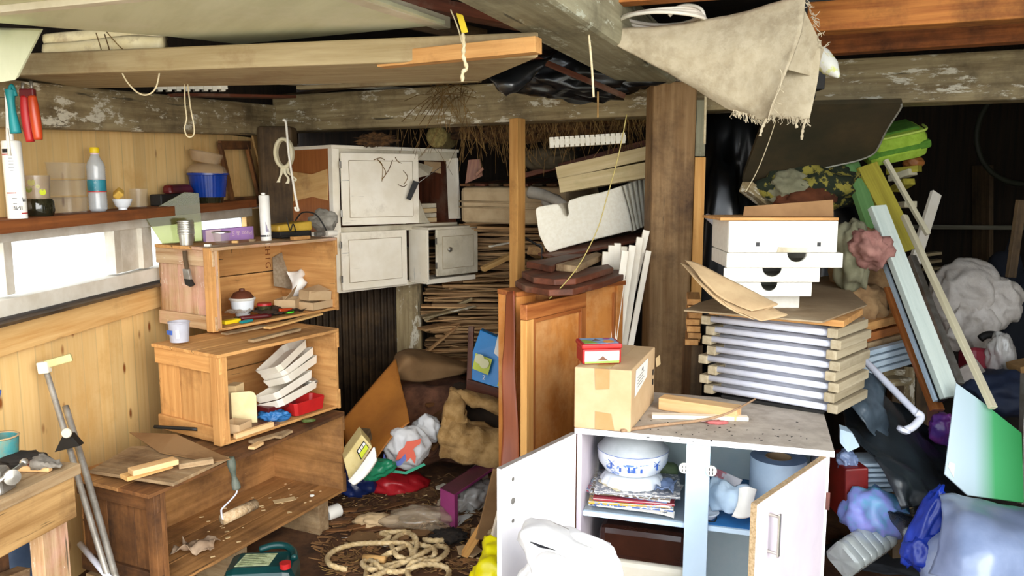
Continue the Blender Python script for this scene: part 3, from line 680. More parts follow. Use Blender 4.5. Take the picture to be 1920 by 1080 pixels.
# yellow tool with cable, rag, spray nozzle on crate far end
q0=findS(520,.16);q1=findS(585,.12)
yt=T('yellow_tool',q0.lerp(q1,.5),tl('mustard yellow hand lamp housing with black cable on the topmost crate','tool'))
hexa('housing',[q0+UP*.035,q1+UP*.035,q1+n1*.1+UP*.035,q0+n1*.1+UP*.035],[q0+UP*.07,q1+UP*.085,q1+n1*.1+UP*.085,q0+n1*.1+UP*.07],yellt,yt,bevel=.01)
hexa('recess',[q0+UP*.002+d1*.01,q1+UP*.002-d1*.01,q1+n1*.09+UP*.002,q0+n1*.09+UP*.002],[q0+UP*.034+d1*.01,q1+UP*.034-d1*.01,q1+n1*.09+UP*.034,q0+n1*.09+UP*.034],blackm,yt)
m_=q0.lerp(q1,.5)
tube('cable',[m_+UP*.09,m_+UP*.13+d1*.05,q1+UP*.12+d1*.02,q1+UP*.06+d1*.06-n1*.02,q1+UP*.01+d1*.08-n1*.03],.004,blackm,yt)
tube('cable',[m_-n1*.02+UP*.006,m_-n1*.05+UP*.006+d1*.03,q0-n1*.05+UP*.006,q0-n1*.02+UP*.012,m_-n1*.06+UP*.014],.0035,blackm,yt)
tube('cable',[q0.lerp(q1,.25)+UP*.11,q0.lerp(q1,.3)-n1*.01+UP*.04,q0.lerp(q1,.35)-n1*.02+UP*.075,q0.lerp(q1,.45)-n1*.015+UP*.03],.003,blackm,yt)
q=findS(606,.22); 
rg=T('rag_roll',q,tl('grey wadded rag roll against the white cupboard','rag'))
blob('wad',q+UP*.075,(.075,.06,.06),mk('grey_rag','#a29c90','#7c766b',rough=1,bump=.6,scale=14),rg,amp=.3,fq=1.6,seed=3,ridge=False)
q=findS(590,.05); q2=findS(628,.03)
sn=T('spray_nozzle',q+UP*.02,tl('grey and white hose fitting lying on the far end of the topmost crate','fitting'))
lathe('barrel',q+UP*.02,[(.0001,0),(.014,0),(.016,.03),(.012,.035),(.012,.055),(.0001,.055)],metal,sn,axis=q2-q); lathe('tip',q.lerp(q2,.55)+UP*.02,[(.015,0),(.017,.02),(.015,.06),(.0001,.06)],trayw,sn,axis=q2-q)
q=findS(560,.03); lay2=bar('wood_scrap',q-d1*.05,q+d1*.06,.03,.018,crate,tag=tl('flat brown scrap at the front edge under the yellow tool','scrap'),c='b')
# ---- inside crate 1 (floor z .968)
zi=.969
def in1(px,t_): return findS(px,t_,z=zi)
b_=in1(447,.20)
pt=T('white_pot',b_,tl('small white lidded pot inside the topmost crate','pot'))
lathe('pot',b_,[(.0001,0),(.035,0),(.04,.02),(.052,.03),(.058,.075),(.056,.078),(.0001,.078)],ceram,pt)
lathe('rim',b_+UP*.078,[(.06,0),(.066,.006),(.06,.012),(.0001,.012)],wht,pt)
lathe('lid',b_+UP*.09,[(.056,0),(.04,.025),(.015,.034),(.013,.045),(.0001,.047)],darkw,pt)
b_=in1(488,.14)
jr=T('small_jar',b_,tl('small dark jar with a red lid beside the white pot','jar'))
lathe('jar_body',b_,[(.0001,0),(.03,0),(.034,.01),(.034,.045),(.0001,.045)],glass,jr); lathe('lid',b_+UP*.045,[(.0001,.012),(.034,.012),(.036,.008),(.036,0),(.0001,0)],red,jr)
def sbox(nm,c,dx,dy,h,m,lab,rz=0,parent=None,tilt=0,bev=.002):
    x=V((math.cos(rz),math.sin(rz),math.tan(tilt))); y=V((-math.sin(rz),math.cos(rz),0))
    a=c-x*dx/2; b=c+x*dx/2
    return bar(nm,a,b,dy,h,m,parent,lab,c='b',bevel=bev)
def r1(a=0): return math.atan2(d1.y,d1.x)+a
def cardbox(c,dx,dy,h,lab,rz=0,m=card,tilt=0,nm='cardboard_box'):
    t=T(nm,c,lab); x=V((math.cos(rz),math.sin(rz),tilt)).normalized(); y=V((-math.sin(rz),math.cos(rz),0)); z=x.cross(y)
    for a,b in ((-1,0),(1,0)): prism('wall',[c+x*a*dx/2-y*dy/2,c+x*a*dx/2+y*dy/2,c+x*a*dx/2+y*dy/2+z*h,c+x*a*dx/2-y*dy/2+z*h],-x*a*.003,m,t)
    for b in (-1,1): prism('wall',[c-x*dx/2+y*b*dy/2,c+x*dx/2+y*b*dy/2,c+x*dx/2+y*b*dy/2+z*h,c-x*dx/2+y*b*dy/2+z*h],-y*b*.003,m,t)
    prism('base',[c-x*dx/2-y*dy/2,c+x*dx/2-y*dy/2,c+x*dx/2+y*dy/2,c-x*dx/2+y*dy/2],z*.003,m,t)
    return t,x,y,z
q=in1(590,.06)+UP*.001
cardbox(q,.19,.10,.04,tl('shallow brown cardboard tray at the front right in the topmost crate','box'),r1(.1))
t,x,y,z=cardbox(q+UP*.043-d1*.02,.15,.08,.05,tl('small cardboard box stacked on the shallow tray','box'),r1(-.1),tilt=-.1)
prism('flap',[q+UP*.09-d1*.08-n1*.04,q+UP*.09+d1*.05-n1*.04,q+UP*.115+d1*.04+n1*.03,q+UP*.10-d1*.09+n1*.03],UP*.003,card,t)
q=in1(535,.14)
t,x,y,z=cardbox(q,.13,.11,.06,tl('brown open cardboard box tipped beside the dark tools','box'),r1(.5))
prism('flap',[q+x*-.06+z*.06,q+x*.065+z*.06,q+x*.05+z*.12-y*.03,q-x*.05+z*.11-y*.04],x.cross(y)*.003,card,t)
q=in1(552,.30); g=lambda a,z,o=0:q+d1*a+UP*z+n1*o
prism('sandpaper_sheet',[g(-.12,.10,.05),g(-.09,.25,.085),g(0,.28,.09),g(.06,.24,.08),g(.14,.12,.03),g(.02,.06,0)],n1*.002,mk('grey_sandpaper','#9a8a74','#86765f',rough=1,scale=60),tag=tl('grey-brown sandpaper sheet propped against the crate back board','paper'))
grid('crumpled_paper',[[g(-.13,.02,-.05),g(-.06,.06,-.08),g(.05,.05,-.07),g(.11,.10,-.05)],[g(-.10,.10,-.07),g(-.05,.12,-.10),g(.03,.1,-.03),g(.11,.12,-.04)],[g(-.09,.18,-.02),g(-.03,.19,-.06),g(.04,.17,-.01),g(.06,.13,0)]],wht,tag=tl('crumpled white paper sitting on the cardboard in the topmost crate','paper'),amp=.03,fq=14,thick=.001)
# dark tools and odds in crate 1
for i,(a,b,r_,m,lab) in enumerate((((430,.12),(520,.05),.008,blackm,'black screwdriver shaft lying across the topmost crate floor'),((440,.08),(500,.02),.012,redd,'dark red handle lying near the crate opening'),((470,.25),(540,.2),.01,blackm,'black rod at the back of the topmost crate'),)):
    tube('hand_tool',[in1(*a)+UP*r_,in1(*b)+UP*(r_+.002)],r_,m,tag=tl(lab,'tool'))
q=in1(422,.07); sbox('sponge',q,.09,.04,.018,yellow,tl('yellow sponge at the near front of the topmost crate','sponge'),r1(0),bev=.004) 
q=in1(452,.025); sbox('green_eraser_block',q,.07,.02,.012,teal,tl('dull green flat block right of the yellow sponge','block'),r1(.1))
q=in1(520,.05); grid('dark_rag',[[q+d1*a*.06+n1*(b*.05)+UP*(.012+.012*((a+b)%2)) for a in range(-2,3)] for b in range(-1,3)],mk('greasy_dark_rag','#2c2118','#4a3626',rough=.9,bump=.3),tag=tl('greasy dark rag spread over the floor of the topmost crate','rag'),amp=.02,fq=15)
q=in1(430,.17); grid('film_packet',[[q+d1*a*.035+n1*(b*.03)+UP*(.03+.008*((a+b)%2)) for a in range(-1,3)] for b in range(-2,2)],clearg,tag=tl('crinkled clear packet lying beneath the white pot','packet'),amp=.01,fq=20)
q=in1(535,.03)+UP*.012; tube('scissors_handle',[q+V((math.cos(a)*.02,math.sin(a)*.03,0)) for a in [i*math.pi/5 for i in range(10)]],.0045,brightg,closed=True,tag=tl('bright green loop handle at the crate front edge','scissors'))
q=in1(515,.06)+UP*.02; tube('hand_tool',[q,q+d1*.07-n1*.02],lambda t:.012-.004*t,orangp,tag=tl('orange-red tool handle beside the green loop','tool'))
# plastic cup on crate 2
b_=findS(338,.30,A2,B2,n2,.952); b_=Z(337,640,.953)
pc=T('plastic_tub',b_,tl('cloudy clear plastic tub on the near end of the middle crate','tub'))
lathe('tub',b_,[(.0001,0),(.038,0),(.043,.08),(.046,.082),(.046,.086),(.042,.086),(.036,.003),(.0001,.003)],mk('milky_plastic','#c3c4cf','#b5b6c2',rough=.25,bump=0,clear=.3),pc)
prism('label',[b_+V((-.038,-.024,.035)),b_+V((-.012,-.042,.035)),b_+V((-.012,-.0425,.053)),b_+V((-.038,-.0255,.053))],V((-.003,-.003,0)),inkb,pc,bevel=0)
prism('sticker',[b_+V((.004,-.0425,.02)),b_+V((.018,-.040,.02)),b_+V((.018,-.042,.055)),b_+V((.004,-.0445,.055))],V((.0,-.002,0)),wht,pc,bevel=0)
# ---- inside crate 2: trays etc
zi2=.57
def in2(px,t_,z=zi2): return findS(px,t_,A2,B2,n2,z)
def tray(c,dx,dy,h,lab,rz,tilt,nm='plastic_tray',m=trayw,roll=0,grp=None):
    x=V((math.cos(rz),math.sin(rz),0)); y=V((-math.sin(rz),math.cos(rz),0)); z=UP
    rm=Matrix.Rotation(roll,3,x)@Matrix.Rotation(tilt,3,y); x,y,z=rm@x,rm@y,rm@z
    def ring(s,hh,inn=0): 
        a,b=dx/2*s-inn,dy/2*s-inn; k=min(dx,dy)*.12
        return [c+x*u_+y*v_+z*hh for u_,v_ in ((-a+k,-b),(a-k,-b),(a,-b+k),(a,b-k),(a-k,b),(-a+k,b),(-a,b-k),(-a,-b+k))]
    rs=[ring(.9,0),ring(1,h),ring(1,h,.004),ring(.9,.004,.004)]
    vs=sum(rs,[]); fs=[tuple(range(8)),tuple(range(24,32))]
    for k in range(3):
        for i in range(8): fs.append((k*8+i,k*8+(i+1)%8,(k+1)*8+(i+1)%8,(k+1)*8+i))
    M=Matrix((x,y,z)).transposed().to_4x4(); M.translation=c
    return put(nm,vs,fs,m,None,(lab,'tray') if not grp else (lab,'tray',grp),M=M,bevel=.002)
G='white trays in the middle crate'; az=math.atan2(d2.y,d2.x)
for i,(px,t_,z,tl_,dx,lab) in enumerate(((530,.10,.635,-.10,.30,'lowest white plastic tray in the crate, scrap in its corner'),(523,.10,.68,-.16,.29,'second white tray from the bottom, holding dark clips'),(538,.13,.735,-.2,.27,'thin white tray in the middle of the tilted pile'),(533,.15,.765,-.26,.27,'white tray second from the top of the tilted pile'),(522,.16,.80,-.34,.26,'topmost steeply tilted white tray in the crate'),)):
    tray(in2(px,t_,z),dx,.15,.035,lab,az+.15,tl_,grp=G,roll=-.28)
q=in2(535,.10,.722); 
for i in range(3): sbox('clip',q+d2*(i*.045-.03)+UP*.01*i+n2*.01*i,.045,.02,.022,(metal,blackm,metal)[i],tl(('grey metal clip in the second white tray, nearest','black clip in the second white tray, middle','grey metal clip in the second white tray, farthest')[i],'clip'),az-.2*i,tilt=.3)
q=in2(570,.09,.69); blob('foil_scrap',q,(.035,.03,.02),alu,tag=tl('crumpled foil scrap in the corner of the lowest white tray','foil'),amp=.5,seed=5,sub=3)
q=in2(556,.055); tray(q+UP*.005,.19,.10,.06,'bright red open box in front of the white trays',az,.0,nm='red_box',m=red)
q=in2(497,.07); blob('blue_net',q+UP*.025,(.06,.05,.025),bluep,tag=tl('crumpled blue net bag between cream board and red box','net'),amp=.6,fq=3,seed=9)
q=in2(500,.10); sbox('red_book',q+UP*.048,.16,.10,.02,redd,tl('dark red flat case under the lowest white tray','case'),az)
# cream rounded board leaning
q=in2(440,.12); yv=-n2; f=lambda a,z:q+d2*a*0+(d2*.8+n2*-.6)*a+UP*z
pts=[f(-.05,0),f(.055,0)]+[f(.025+.03*math.cos(a),.12+.03*math.sin(a)+.0) for a in [i*math.pi/10 for i in range(6)]]+[f(-.05,.15)]
prism('cream_board',pts,(d2*.6+n2*.8)*.012,mk('cream_board_paint','#e6d5a3','#dac792',rough=.5),tag=tl('cream round-cornered board standing in the middle crate','board'))
q=in2(425,.20); sbox('carton_scrap',q,.07,.05,.17,cardl,tl('torn cardboard piece behind the cream board','cardboard'),az+.4,tilt=.0)
q=in2(455,.06); sbox('flat_book',q,.2,.12,.008,darkw,tl('thin brown book lying under the cream board','book'),az-.05); sbox('white_strip',in2(458,.0)+UP*.001,.2,.02,.022,cratel,tl('pale planed strip at the front of the middle crate','strip'),az-.0)
q=in2(425,.06)+UP*.01; cardbox(q,.09,.09,.04,tl('small wooden-brown box behind the corner post of the middle crate','box'),az+.3)
# dark rods seen in the near end gap of crate 2
p0=A2+n2*.08-d2*.022+UP*0; p0=V((p0.x,p0.y,.585)); 
tube('dark_rod',[Z(290,800,.60),Z(370,805,.60)],.008,blackm,tag=tl('black rod lying against the near end of the middle crate','rod'))
# dark scrap and leaf on crate3 top right
blob('green_leaf_scrap',Z(578,788,.562),(.03,.02,.008),plain('dull_green','#4d5a2c'),tag=tl('dull green scrap hanging at the right of the red box','scrap'),amp=.5,sub=3)
for i,(px,py,lab) in enumerate(((480,838,'small pale block under the middle crate front'),(530,818,'small brown wedge under the middle crate front'))):
    q=Z(px,py,.5535); sbox('wood_wedge',q,.07,.03,.012,(cratel,crateg)[i],tl(lab,'wedge'),az+.3)
# ---- crate 3: roller, papers
q3=lambda px,t_,z:findS(px,t_,A3,B3,n3,z)
hk=Q(438,862,V((A3.x,A3.y,0))-n3*.02,V((B3.x,B3.y,0))-n3*.02)
ro=T('paint_roller',hk,tl('worn fluffy paint roller hanging by its grey-green handle in the lowest crate','roller'))
h=lambda px,py,o=0:Q(px,py,V((A3.x,A3.y,0))-n3*(.02-o),V((B3.x,B3.y,0))-n3*(.02-o))
tube('handle',[h(432,858),h(436,880),h(440,900),h(444,916)],lambda t:.014+.004*math.sin(t*9),mk('grey_green_handle','#5c6458','#3f4a40',dirt='#8b8b80',rough=.6),ro)
tube('wire_frame',[h(444,916),h(443,925),h(432,938),h(417,953),h(415,960),h(418,973),h(425,975)],.0035,metalw,ro)
tube('roller_sleeve',[h(418,974),h(478,945)],.022,mk('nappy_roller','#cdb391','#b3946c',rough=1,bump=1,scale=60),ro,seg=20,straight=True)
q=V((q3(512,.16,.165).x,q3(512,.16,.165).y,.166)); sbox('paper_scrap',q,.10,.045,.002,cardl,tl('pale paper scrap lying on the floor of the lowest crate','paper'),.5)
q=Z(585,931,.166); blob('white_chip',q+UP*.005,(.012,.01,.006),foamb,tag=tl('tiny white foam chip near the far end of the lowest crate','chip'),amp=.3,sub=2)
q=Z(352,1038,.166); t=grid('crumpled_brown_paper',[[q+V((a*.05,b*.04,.012+.03*((a+b)%2))) for a in range(-1,3)] for b in range(-1,3)],mk('dirty_paper','#a89078','#8d735a',rough=.9),tag=tl('crumpled dirty paper in the near corner of the lowest crate','paper'),amp=.02,fq=12)
vr=random.Random(11)
vs=[]
for i in range(40):
    q=q3(vr.uniform(330,620),vr.uniform(.02,.38),.164); q.z=.1645; s=vr.uniform(.003,.009); vs.append(boxg(q,q+V((s*2,s,0)),s,.002))
multi('crate_crumbs',vs,cardl,kind='stuff'); bpy.data.objects['crate_crumbs']['label']='pale crumbs and chips scattered inside the lowest crate'; bpy.data.objects['crate_crumbs']['category']='crumbs'
# ================================================================ things on and around the wall shelf
def shp(px,off=.08): return SH(px,off)
b_=shp(33,.115)
t,x,s,ax=cartridge(b_,(-.02,0,1),.031,.262,tl('white and red cartridge with long nozzle at the left end of the shelf','tube'),.15,marks=[('print_band',-.2,.86,.91,1.6,ink),('red_print',.75,.55,.84,.8,red),('print_line',-.1,.835,.845,2,red),('print_line',-.2,.33,.345,1.5,red),('print_line',-.2,.31,.316,1.5,ink),('print_line',.9,.06,.075,1,red),('print_block',.9,.22,.33,.5,ink),('white_swirl',1.05,.6,.8,.3,wht)])
for i,(z,w) in enumerate(((.79,.5),(.75,.7),(.71,.6),(.67,.7),(.63,.4),(.27,.6),(.2,.5))):
    q=b_+ax*(.262*z)+x*.0318-s*.004; bar('print_line',q-s*.012*w,q+s*.012*w,.001,.0016,ink,t,bevel=0)
text('print','INE',b_+ax*.036+x*.033+s*.002,-s,ax,.02,ink,t)
b_=shp(72,.075); b2=b_
lathe('dark_jar',b_,[(.0001,0),(.05,0),(.056,.02),(.054,.05),(.048,.062),(.0001,.062)],glass2:=mk('dark_green_glass','#2b2a1c','#1d1c12',rough=.08,bump=0,clear=.2,spec=.8,ctint='#8d8a5c'),tag=tl('dark glass dish under the dotted tumbler on the shelf','dish'))
tm=T('tumbler',b_+UP*.0625,tl('glass tumbler with lime dots, set on a dark dish on the shelf','glass'))
lathe('glass_body',b_+UP*.0625,[(.0001,0),(.042,0),(.047,.085),(.045,.085),(.04,.006),(.0001,.006)],clearg,tm)
vv=(V((0,0,0))-b_).normalized(); vv.z=0; sv=UP.cross(vv)
for i,(a,z,r_) in enumerate(((-.35,.06,.013),(.45,.025,.012),(.1,.045,.007),(-.6,.035,.012))):
    dr=vv*math.cos(a)+sv*math.sin(a); q=b_+UP*(.0625+z)+dr*.0462
    lathe('dot',q,[(.0001,.0015),(r_,.001),(r_,0)],lime if i!=3 else plain('olive_dot','#6e7a2f'),tm,axis=dr,seg=16)
b_=shp(130,.075)
for k in range(3):
    q=b_+UP*(.0665*k)
    t=T('clear_container',q,tl(('bottom one of three stacked clear containers on the shelf','middle one of three stacked clear containers on the shelf','top one of three stacked clear containers on the shelf')[k],'container'))
    d_=V((WB,1,0)).normalized(); n_=V((1,-WB,0)).normalized()
    def rc(s,w=.07,v=.045): 
        return [d_*a*s*w+n_*b*s*v for a,b in ((-1,-.75),(-.85,-1),(.85,-1),(1,-.75),(1,.75),(.85,1),(-.85,1),(-1,.75))]
    lo=[q+p for p in rc(.9)]; hi=[q+p+UP*.062 for p in rc(1)]; hi2=[q+p+UP*.062 for p in rc(.96)]; lo2=[q+p+UP*.003 for p in rc(.87)]
    put('box',lo+hi+hi2+lo2,[tuple(range(8)),tuple(range(24,32))]+[(k_*8+i,k_*8+(i+1)%8,(k_+1)*8+(i+1)%8,(k_+1)*8+i) for k_ in range(3) for i in range(8)],clearp,t,bevel=.002)
    prism('lip',[p+UP*.06 for p in [q+r_ for r_ in rc(1.04)]],UP*.004,clearp,t)
    bar('glint_edge',q+n_*.043-d_*.055+UP*.008,q+n_*.047-d_*.058+UP*.055,.004,.002,wht,t,up=n_) if False else None
b_=shp(185,.09)
bt=T('water_bottle',b_,tl('clear plastic water bottle with a yellow cap and teal label','bottle'))
r_=.036
pb=[(.0001,.004),(.028,0),(r_,.01)]
for i in range(5): pb+=[(r_,.012+i*.013),(r_-.0018,.018+i*.013)]
pb+=[(r_,.078),(r_-.002,.08),(r_-.002,.128),(r_,.13)]
for i in range(5): pb+=[(r_,.133+i*.009),(r_-.0015,.137+i*.009)]
pb+=[(r_,.18),(.030,.20),(.020,.217),(.0155,.23),(.0155,.238),(.0001,.238)]
lathe('bottle_body',b_,pb,mk('bottle_pet','#c4ccd2','#b7bfc6',rough=.12,bump=0,clear=.5,spec=.8),bt)
lathe('cap',b_+UP*.237,[(.0175,0),(.0185,.004),(.0185,.018),(.016,.022),(.0001,.022)],yellow,bt)
lathe('neck_ring',b_+UP*.231,[(.017,0),(.017,.005)],pink,bt,cap=False)
lathe('label',b_,[(r_-.0005,.08),(r_-.0005,.128)],mk('teal_bottle_label','#2d7f8e','#1f6a78',rough=.4,dirt='#e9e4ea',amt=.32,dsc=28),bt,cap=False)
lathe('label_stripe',b_,[(r_,.078),(r_,.0815)],red,bt,cap=False)
b_=shp(231,.105)
lathe('small_bowl',b_,[(.0001,.003),(.018,0),(.018,.006),(.03,.016),(.041,.045),(.038,.045),(.027,.018),(.0001,.012)],ceram,tag=tl('small white footed bowl on the shelf','bowl'))
x_=V((.7,.2,.55)).normalized(); bar('yellow_sponge_cloth',b_+UP*.035-V((.03,0,0))+V((0,.0,.02)),b_+UP*.05+V((.0,.0,.03)),.045,.03,mk('cream_yellow_sponge','#d8b35a','#c79d42',rough=.9),tag=tl('yellowish sponge tilted in the small white bowl','sponge'),up=V((.5,-.2,.8)),bevel=.006)
b_=shp(262,.065)
lathe('clear_beaker',b_,cup(.034,.04,.085),clearp,tag=tl('empty clear beaker between white bowl and dark red box','beaker'))
p0=shp(282,.04);p1=shp(342,.04)
rb=T('dark_red_box',p0.lerp(p1,.6),tl('dark maroon plastic box with raised lid on the shelf','box'))
dd=(p1-p0).normalized(); dd.z=0; nn_=V((dd.y,-dd.x,0))
hexa('base',[p0,p1+dd*.03,p1+dd*.03+nn_*.06,p0+nn_*.06],[p+UP*.055 for p in (p0,p1+dd*.03,p1+dd*.03+nn_*.06,p0+nn_*.06)],blackm,rb,bevel=.006)
hexa('lid',[p0+dd*.09+nn_*.01+UP*.0552,p1+dd*.03+nn_*.01+UP*.0552,p1+dd*.03+nn_*.065+UP*.0552,p0+dd*.09+nn_*.065+UP*.0552],[p+UP*.1 for p in (p0+dd*.1+nn_*.01,p1+dd*.0+nn_*.01,p1+dd*.0+nn_*.055,p0+dd*.1+nn_*.055)],redd,rb,bevel=.015)
# blue basin, domed lids on it
b_=shp(393,.125); 
bl=T('blue_basin',b_,tl('deep blue ribbed plastic basin on the shelf','basin'))
lathe('basin',b_+UP*.03,[(.0001,0),(.082,0),(.095,.112),(.103,.114),(.103,.124),(.093,.124),(.079,.006),(.0001,.006)],blue,bl,seg=96,flute=lambda th,i:1+(.014*math.cos(32*th) if i in(1,2) else 0))
lathe('foot_dish',b_,[(.0001,0),(.07,0),(.076,.029),(.0001,.029)],glass2,bl)
q=b_+UP*.154
lathe('clear_dome_lid',q+V((.0,-.005,0)),[(.102,0),(.10,.012),(.085,.035),(.05,.05),(.0001,.052)],mk('smoky_clear_plastic','#c2a888','#b59874',rough=.15,bump=0,clear=.55,spec=.8),tag=tl('clear domed lid lying on the blue basin','lid'),axis=(.1,0,1))
lathe('clear_bowl',q+UP*.056+V((-.01,0,0)),[(.07,0),(.085,.05),(.083,.052),(.06,.004)],MC['smoky_clear_plastic'],tag=tl('clear bowl upside on the domed lid above the blue basin','bowl'),axis=(.2,0,1))
# wooden framed piece leaning at shelf end
f=lambda px,py:W(px,py,.05)
fm_=T('small_picture_surround',shp(465,.06),tl('small wooden frame leaning on the wall at the far end of the shelf','frame'))
bar('rail',f(412,272),f(468,272),.02,.05,crated,fm_,up=UP);bar('rail',f(440,378),f(492,374),.02,.05,crated,fm_)
bar('side_rail',f(412,268),f(438,384),.02,.035,crated,fm_,up=V((0,1,0)));bar('side_rail',f(462,270),f(488,378),.02,.035,crated,fm_,up=V((0,1,0)))
prism('torn_ply_edge',[W(470,250,.012),W(500,250,.012),W(498,300,.012),W(512,330,.012),W(505,345,.012),W(495,360,.012),W(488,340,.012),W(482,300,.012),W(475,275,.012)],(.012,0,0),pineb,tag=tl('ragged broken board edge beside the dark corner post','board'))
# greenish glass sheet leaning on crate 1 against shelf
g0=findS(300,.39);g1=findS(378,.30)
gp=[V((g0.x,g0.y,zt)),V((g1.x,g1.y,zt)),Q(372,362,g0,g1),Q(345,360,g0,g1),Q(268,402,g0,g1)]
prism('glass_sheet',[gp[0],gp[1],gp[2],gp[3],gp[4]],V((.004,-.004,0)),glass,tag=tl('greenish glass sheet leaning on the shelf edge behind the aluminium cups','glass'))
# hanging handles at far left
def hang(nm,px,py0,py1,r_,m,lab,Y=2.6):
    pass
hk=P(27,165,2.62)
t=T('teal_clamp_handle',hk,tl('turquoise plastic handle with a steel blade hanging from the pale beam','tool'))
tube('handle',[P(20,168,2.62),P(20,185,2.62),P(24,215,2.62),P(30,250,2.62)],lambda s:.017-.006*math.sin(s*3.1)**2,teal,t,seg=12); tube('loop',[P(14,180,2.62),P(22,160,2.62),P(30,180,2.62)],.006,teal,t)
tube('blade',[P(14,240,2.64),P(18,292,2.64)],lambda s:.003+.003*s,trayw,t,straight=True)
t=T('red_pliers',P(58,165,2.62),tl('red and orange handled pliers hanging beside the turquoise handle','pliers'))
tube('handle',[P(46,180,2.62),P(50,220,2.62),P(57,266,2.62)],lambda s:.012+.004*math.sin(s*3),red,t,seg=12); tube('handle',[P(60,180,2.61),P(66,220,2.61),P(72,262,2.61)],lambda s:.012+.004*math.sin(s*3),orangp,t,seg=12)
bar('pivot',P(38,175,2.62),P(66,175,2.62),.02,.03,redd,t,bevel=.005); tube('jaw',[P(42,172,2.62),P(43,155,2.62)],.005,metal,t,straight=True); tube('jaw',[P(60,172,2.62),P(58,152,2.62)],.005,metal,t,straight=True)
# tubes stuffed above pale beam
t=T('pipe_bundle',P(190,85,2.9),tl('two rusty cream pipes tied with wire lying above the pale beam','pipes'))
tube('pipe',[P(88,78,2.95),P(150,72,2.95),P(240,66,2.95),P(308,70,2.95)],.028,mk('rust_spotted_cream_pipe','#f0e0b4','#e2cf9c',dirt='#7d5226',amt=.33,dsc=7,rough=.5),t)
tube('pipe',[P(88,98,2.9),P(150,94,2.9),P(240,84,2.9),P(308,86,2.9)],.032,MC['rust_spotted_cream_pipe'],t)
tube('tie_wire',[P(180,62,2.85),P(186,80,2.83),P(198,118,2.83),P(206,100,2.83),P(196,64,2.85)],.002,straw,t); tube('tie_wire',[P(200,60,2.85),P(222,85,2.84),P(245,105,2.84)],.002,straw,t)
# cords
def cordo(pts,lab,r=.0028,Y=2.8,m=cord): return tube('cord',[P(a,b,Y) for a,b in pts],r,m,tag=tl(lab,'cord'))
cordo([(208,92),(222,120),(236,150),(256,172),(275,178),(292,165),(300,130),(305,92)],'cream cord hanging in a wide loop from the pipe bundle',Y=2.8)
cordo([(346,158),(347,195),(350,222),(346,240),(350,254),(358,257),(364,250),(363,232),(357,200),(352,158)],'narrow closed loop of cream cord under the pale beam',Y=3.1)
cordo([(845,18),(858,50),(866,80)],'thin white string tied to the yellow tag',Y=2.35,r=.002)
t=T('yellow_tag',P(868,45,2.3),tl('yellow tag with a twisted cord end hanging from the diagonal beam','tag')); prism('tag',[P(855,24,2.3),P(868,28,2.3),P(878,60,2.3),P(866,63,2.3)],(0,.004,0),yellow,t)
tube('twisted_cord',[P(868,62,2.3),P(870,85,2.3),P(869,105,2.3),P(875,128,2.3),P(868,135,2.3),P(867,153,2.3)],.005,cord,t,lob=2,amp=.3,twist=160)
cordo([(1104,65),(1107,95),(1110,130),(1113,182)],'white string hanging left of the felt cloth corner',Y=2.5,r=.0035)
tube('dangling_lath',[P(1121,172,2.6),P(1121,220,2.6)],.003,straw,tag=tl('thin straw stalk hanging just below the white string','stalk'),straight=True)
cordo([(1323,178),(1322,230),(1321,270)],'white cord hanging in front of the batten right of the thick post',Y=3.3,r=.005)
cordo([(1175,215),(1160,290),(1138,370),(1120,430),(1090,490),(1060,530),(1030,560)],'thin olive string running down in front of the white foam block',Y=3.05,r=.0022,m=plain('olive_string','#a39252'))
cordo([(1455,225),(1440,270),(1420,320),(1398,360)],'thin pale string across the dark tabletop',Y=3.2,r=.0018)
# tape ring + hook rod
c=P(532,287,4.1)
tr=T('webbing_loop',c,tl('rolled cream strap with three tails hanging at the dark corner post','strap'))
for i in range(3): tube('loop',[c+V((math.cos(a)*.041,.014*i-.01,math.sin(a)*.07)) for a in [j*math.pi/8 for j in range(16)]],.0095,creamw,tr,closed=True,n=3)
for i,(a,b) in enumerate(((521,342),(538,344),(551,340))): grid('tail',[[P(526+5*i,314,4.09),P(525+7*i,325,4.08),P(a+1,335,4.08),P(a-3,b,4.08)],[P(531+5*i,314,4.09),P(530+7*i,325,4.08),P(a+5,335,4.08),P(a+4,b,4.08)]],creamw,tr,thick=.002)
tube('hook_rod',[P(530,226,4.0),P(536,230,4.0),P(541,285,4.0),P(550,345,4.0),P(558,388,4.0),P(560,394,4.0),P(555,394,4.0),P(553,388,4.0)],.006,trayw,tag=tl('long white metal hook hanging beside the cream strap','hook'),n=4)
# ribbed white mat above (far left back) 
def ribbed(A,B,h,dp,lab,nr=14):
    t=T('ribbed_strip',(A+B)/2,lab); g=[boxg(A,B,dp,h*.55)]
    for i in range(nr):
        p=A.lerp(B,(i+.5)/nr); d_=(B-A).normalized(); g.append(boxg(p-d_*.012,p+d_*.008,dp+.01,h))
    multi('ribbed_body',g,foam,t,M=fr((A+B)/2,B-A)); return t
ribbed(P(290,163,3.9),P(425,163,4.1),.045,.03,tl('dusty white ribbed strip lying above the wall plate beam','strip'),8)
ribbed(P(1030,268,4.0),P(1172,259,4.0),.05,.06,tl('white ribbed foam strip hanging under the hay right of the thin post','strip'),15)
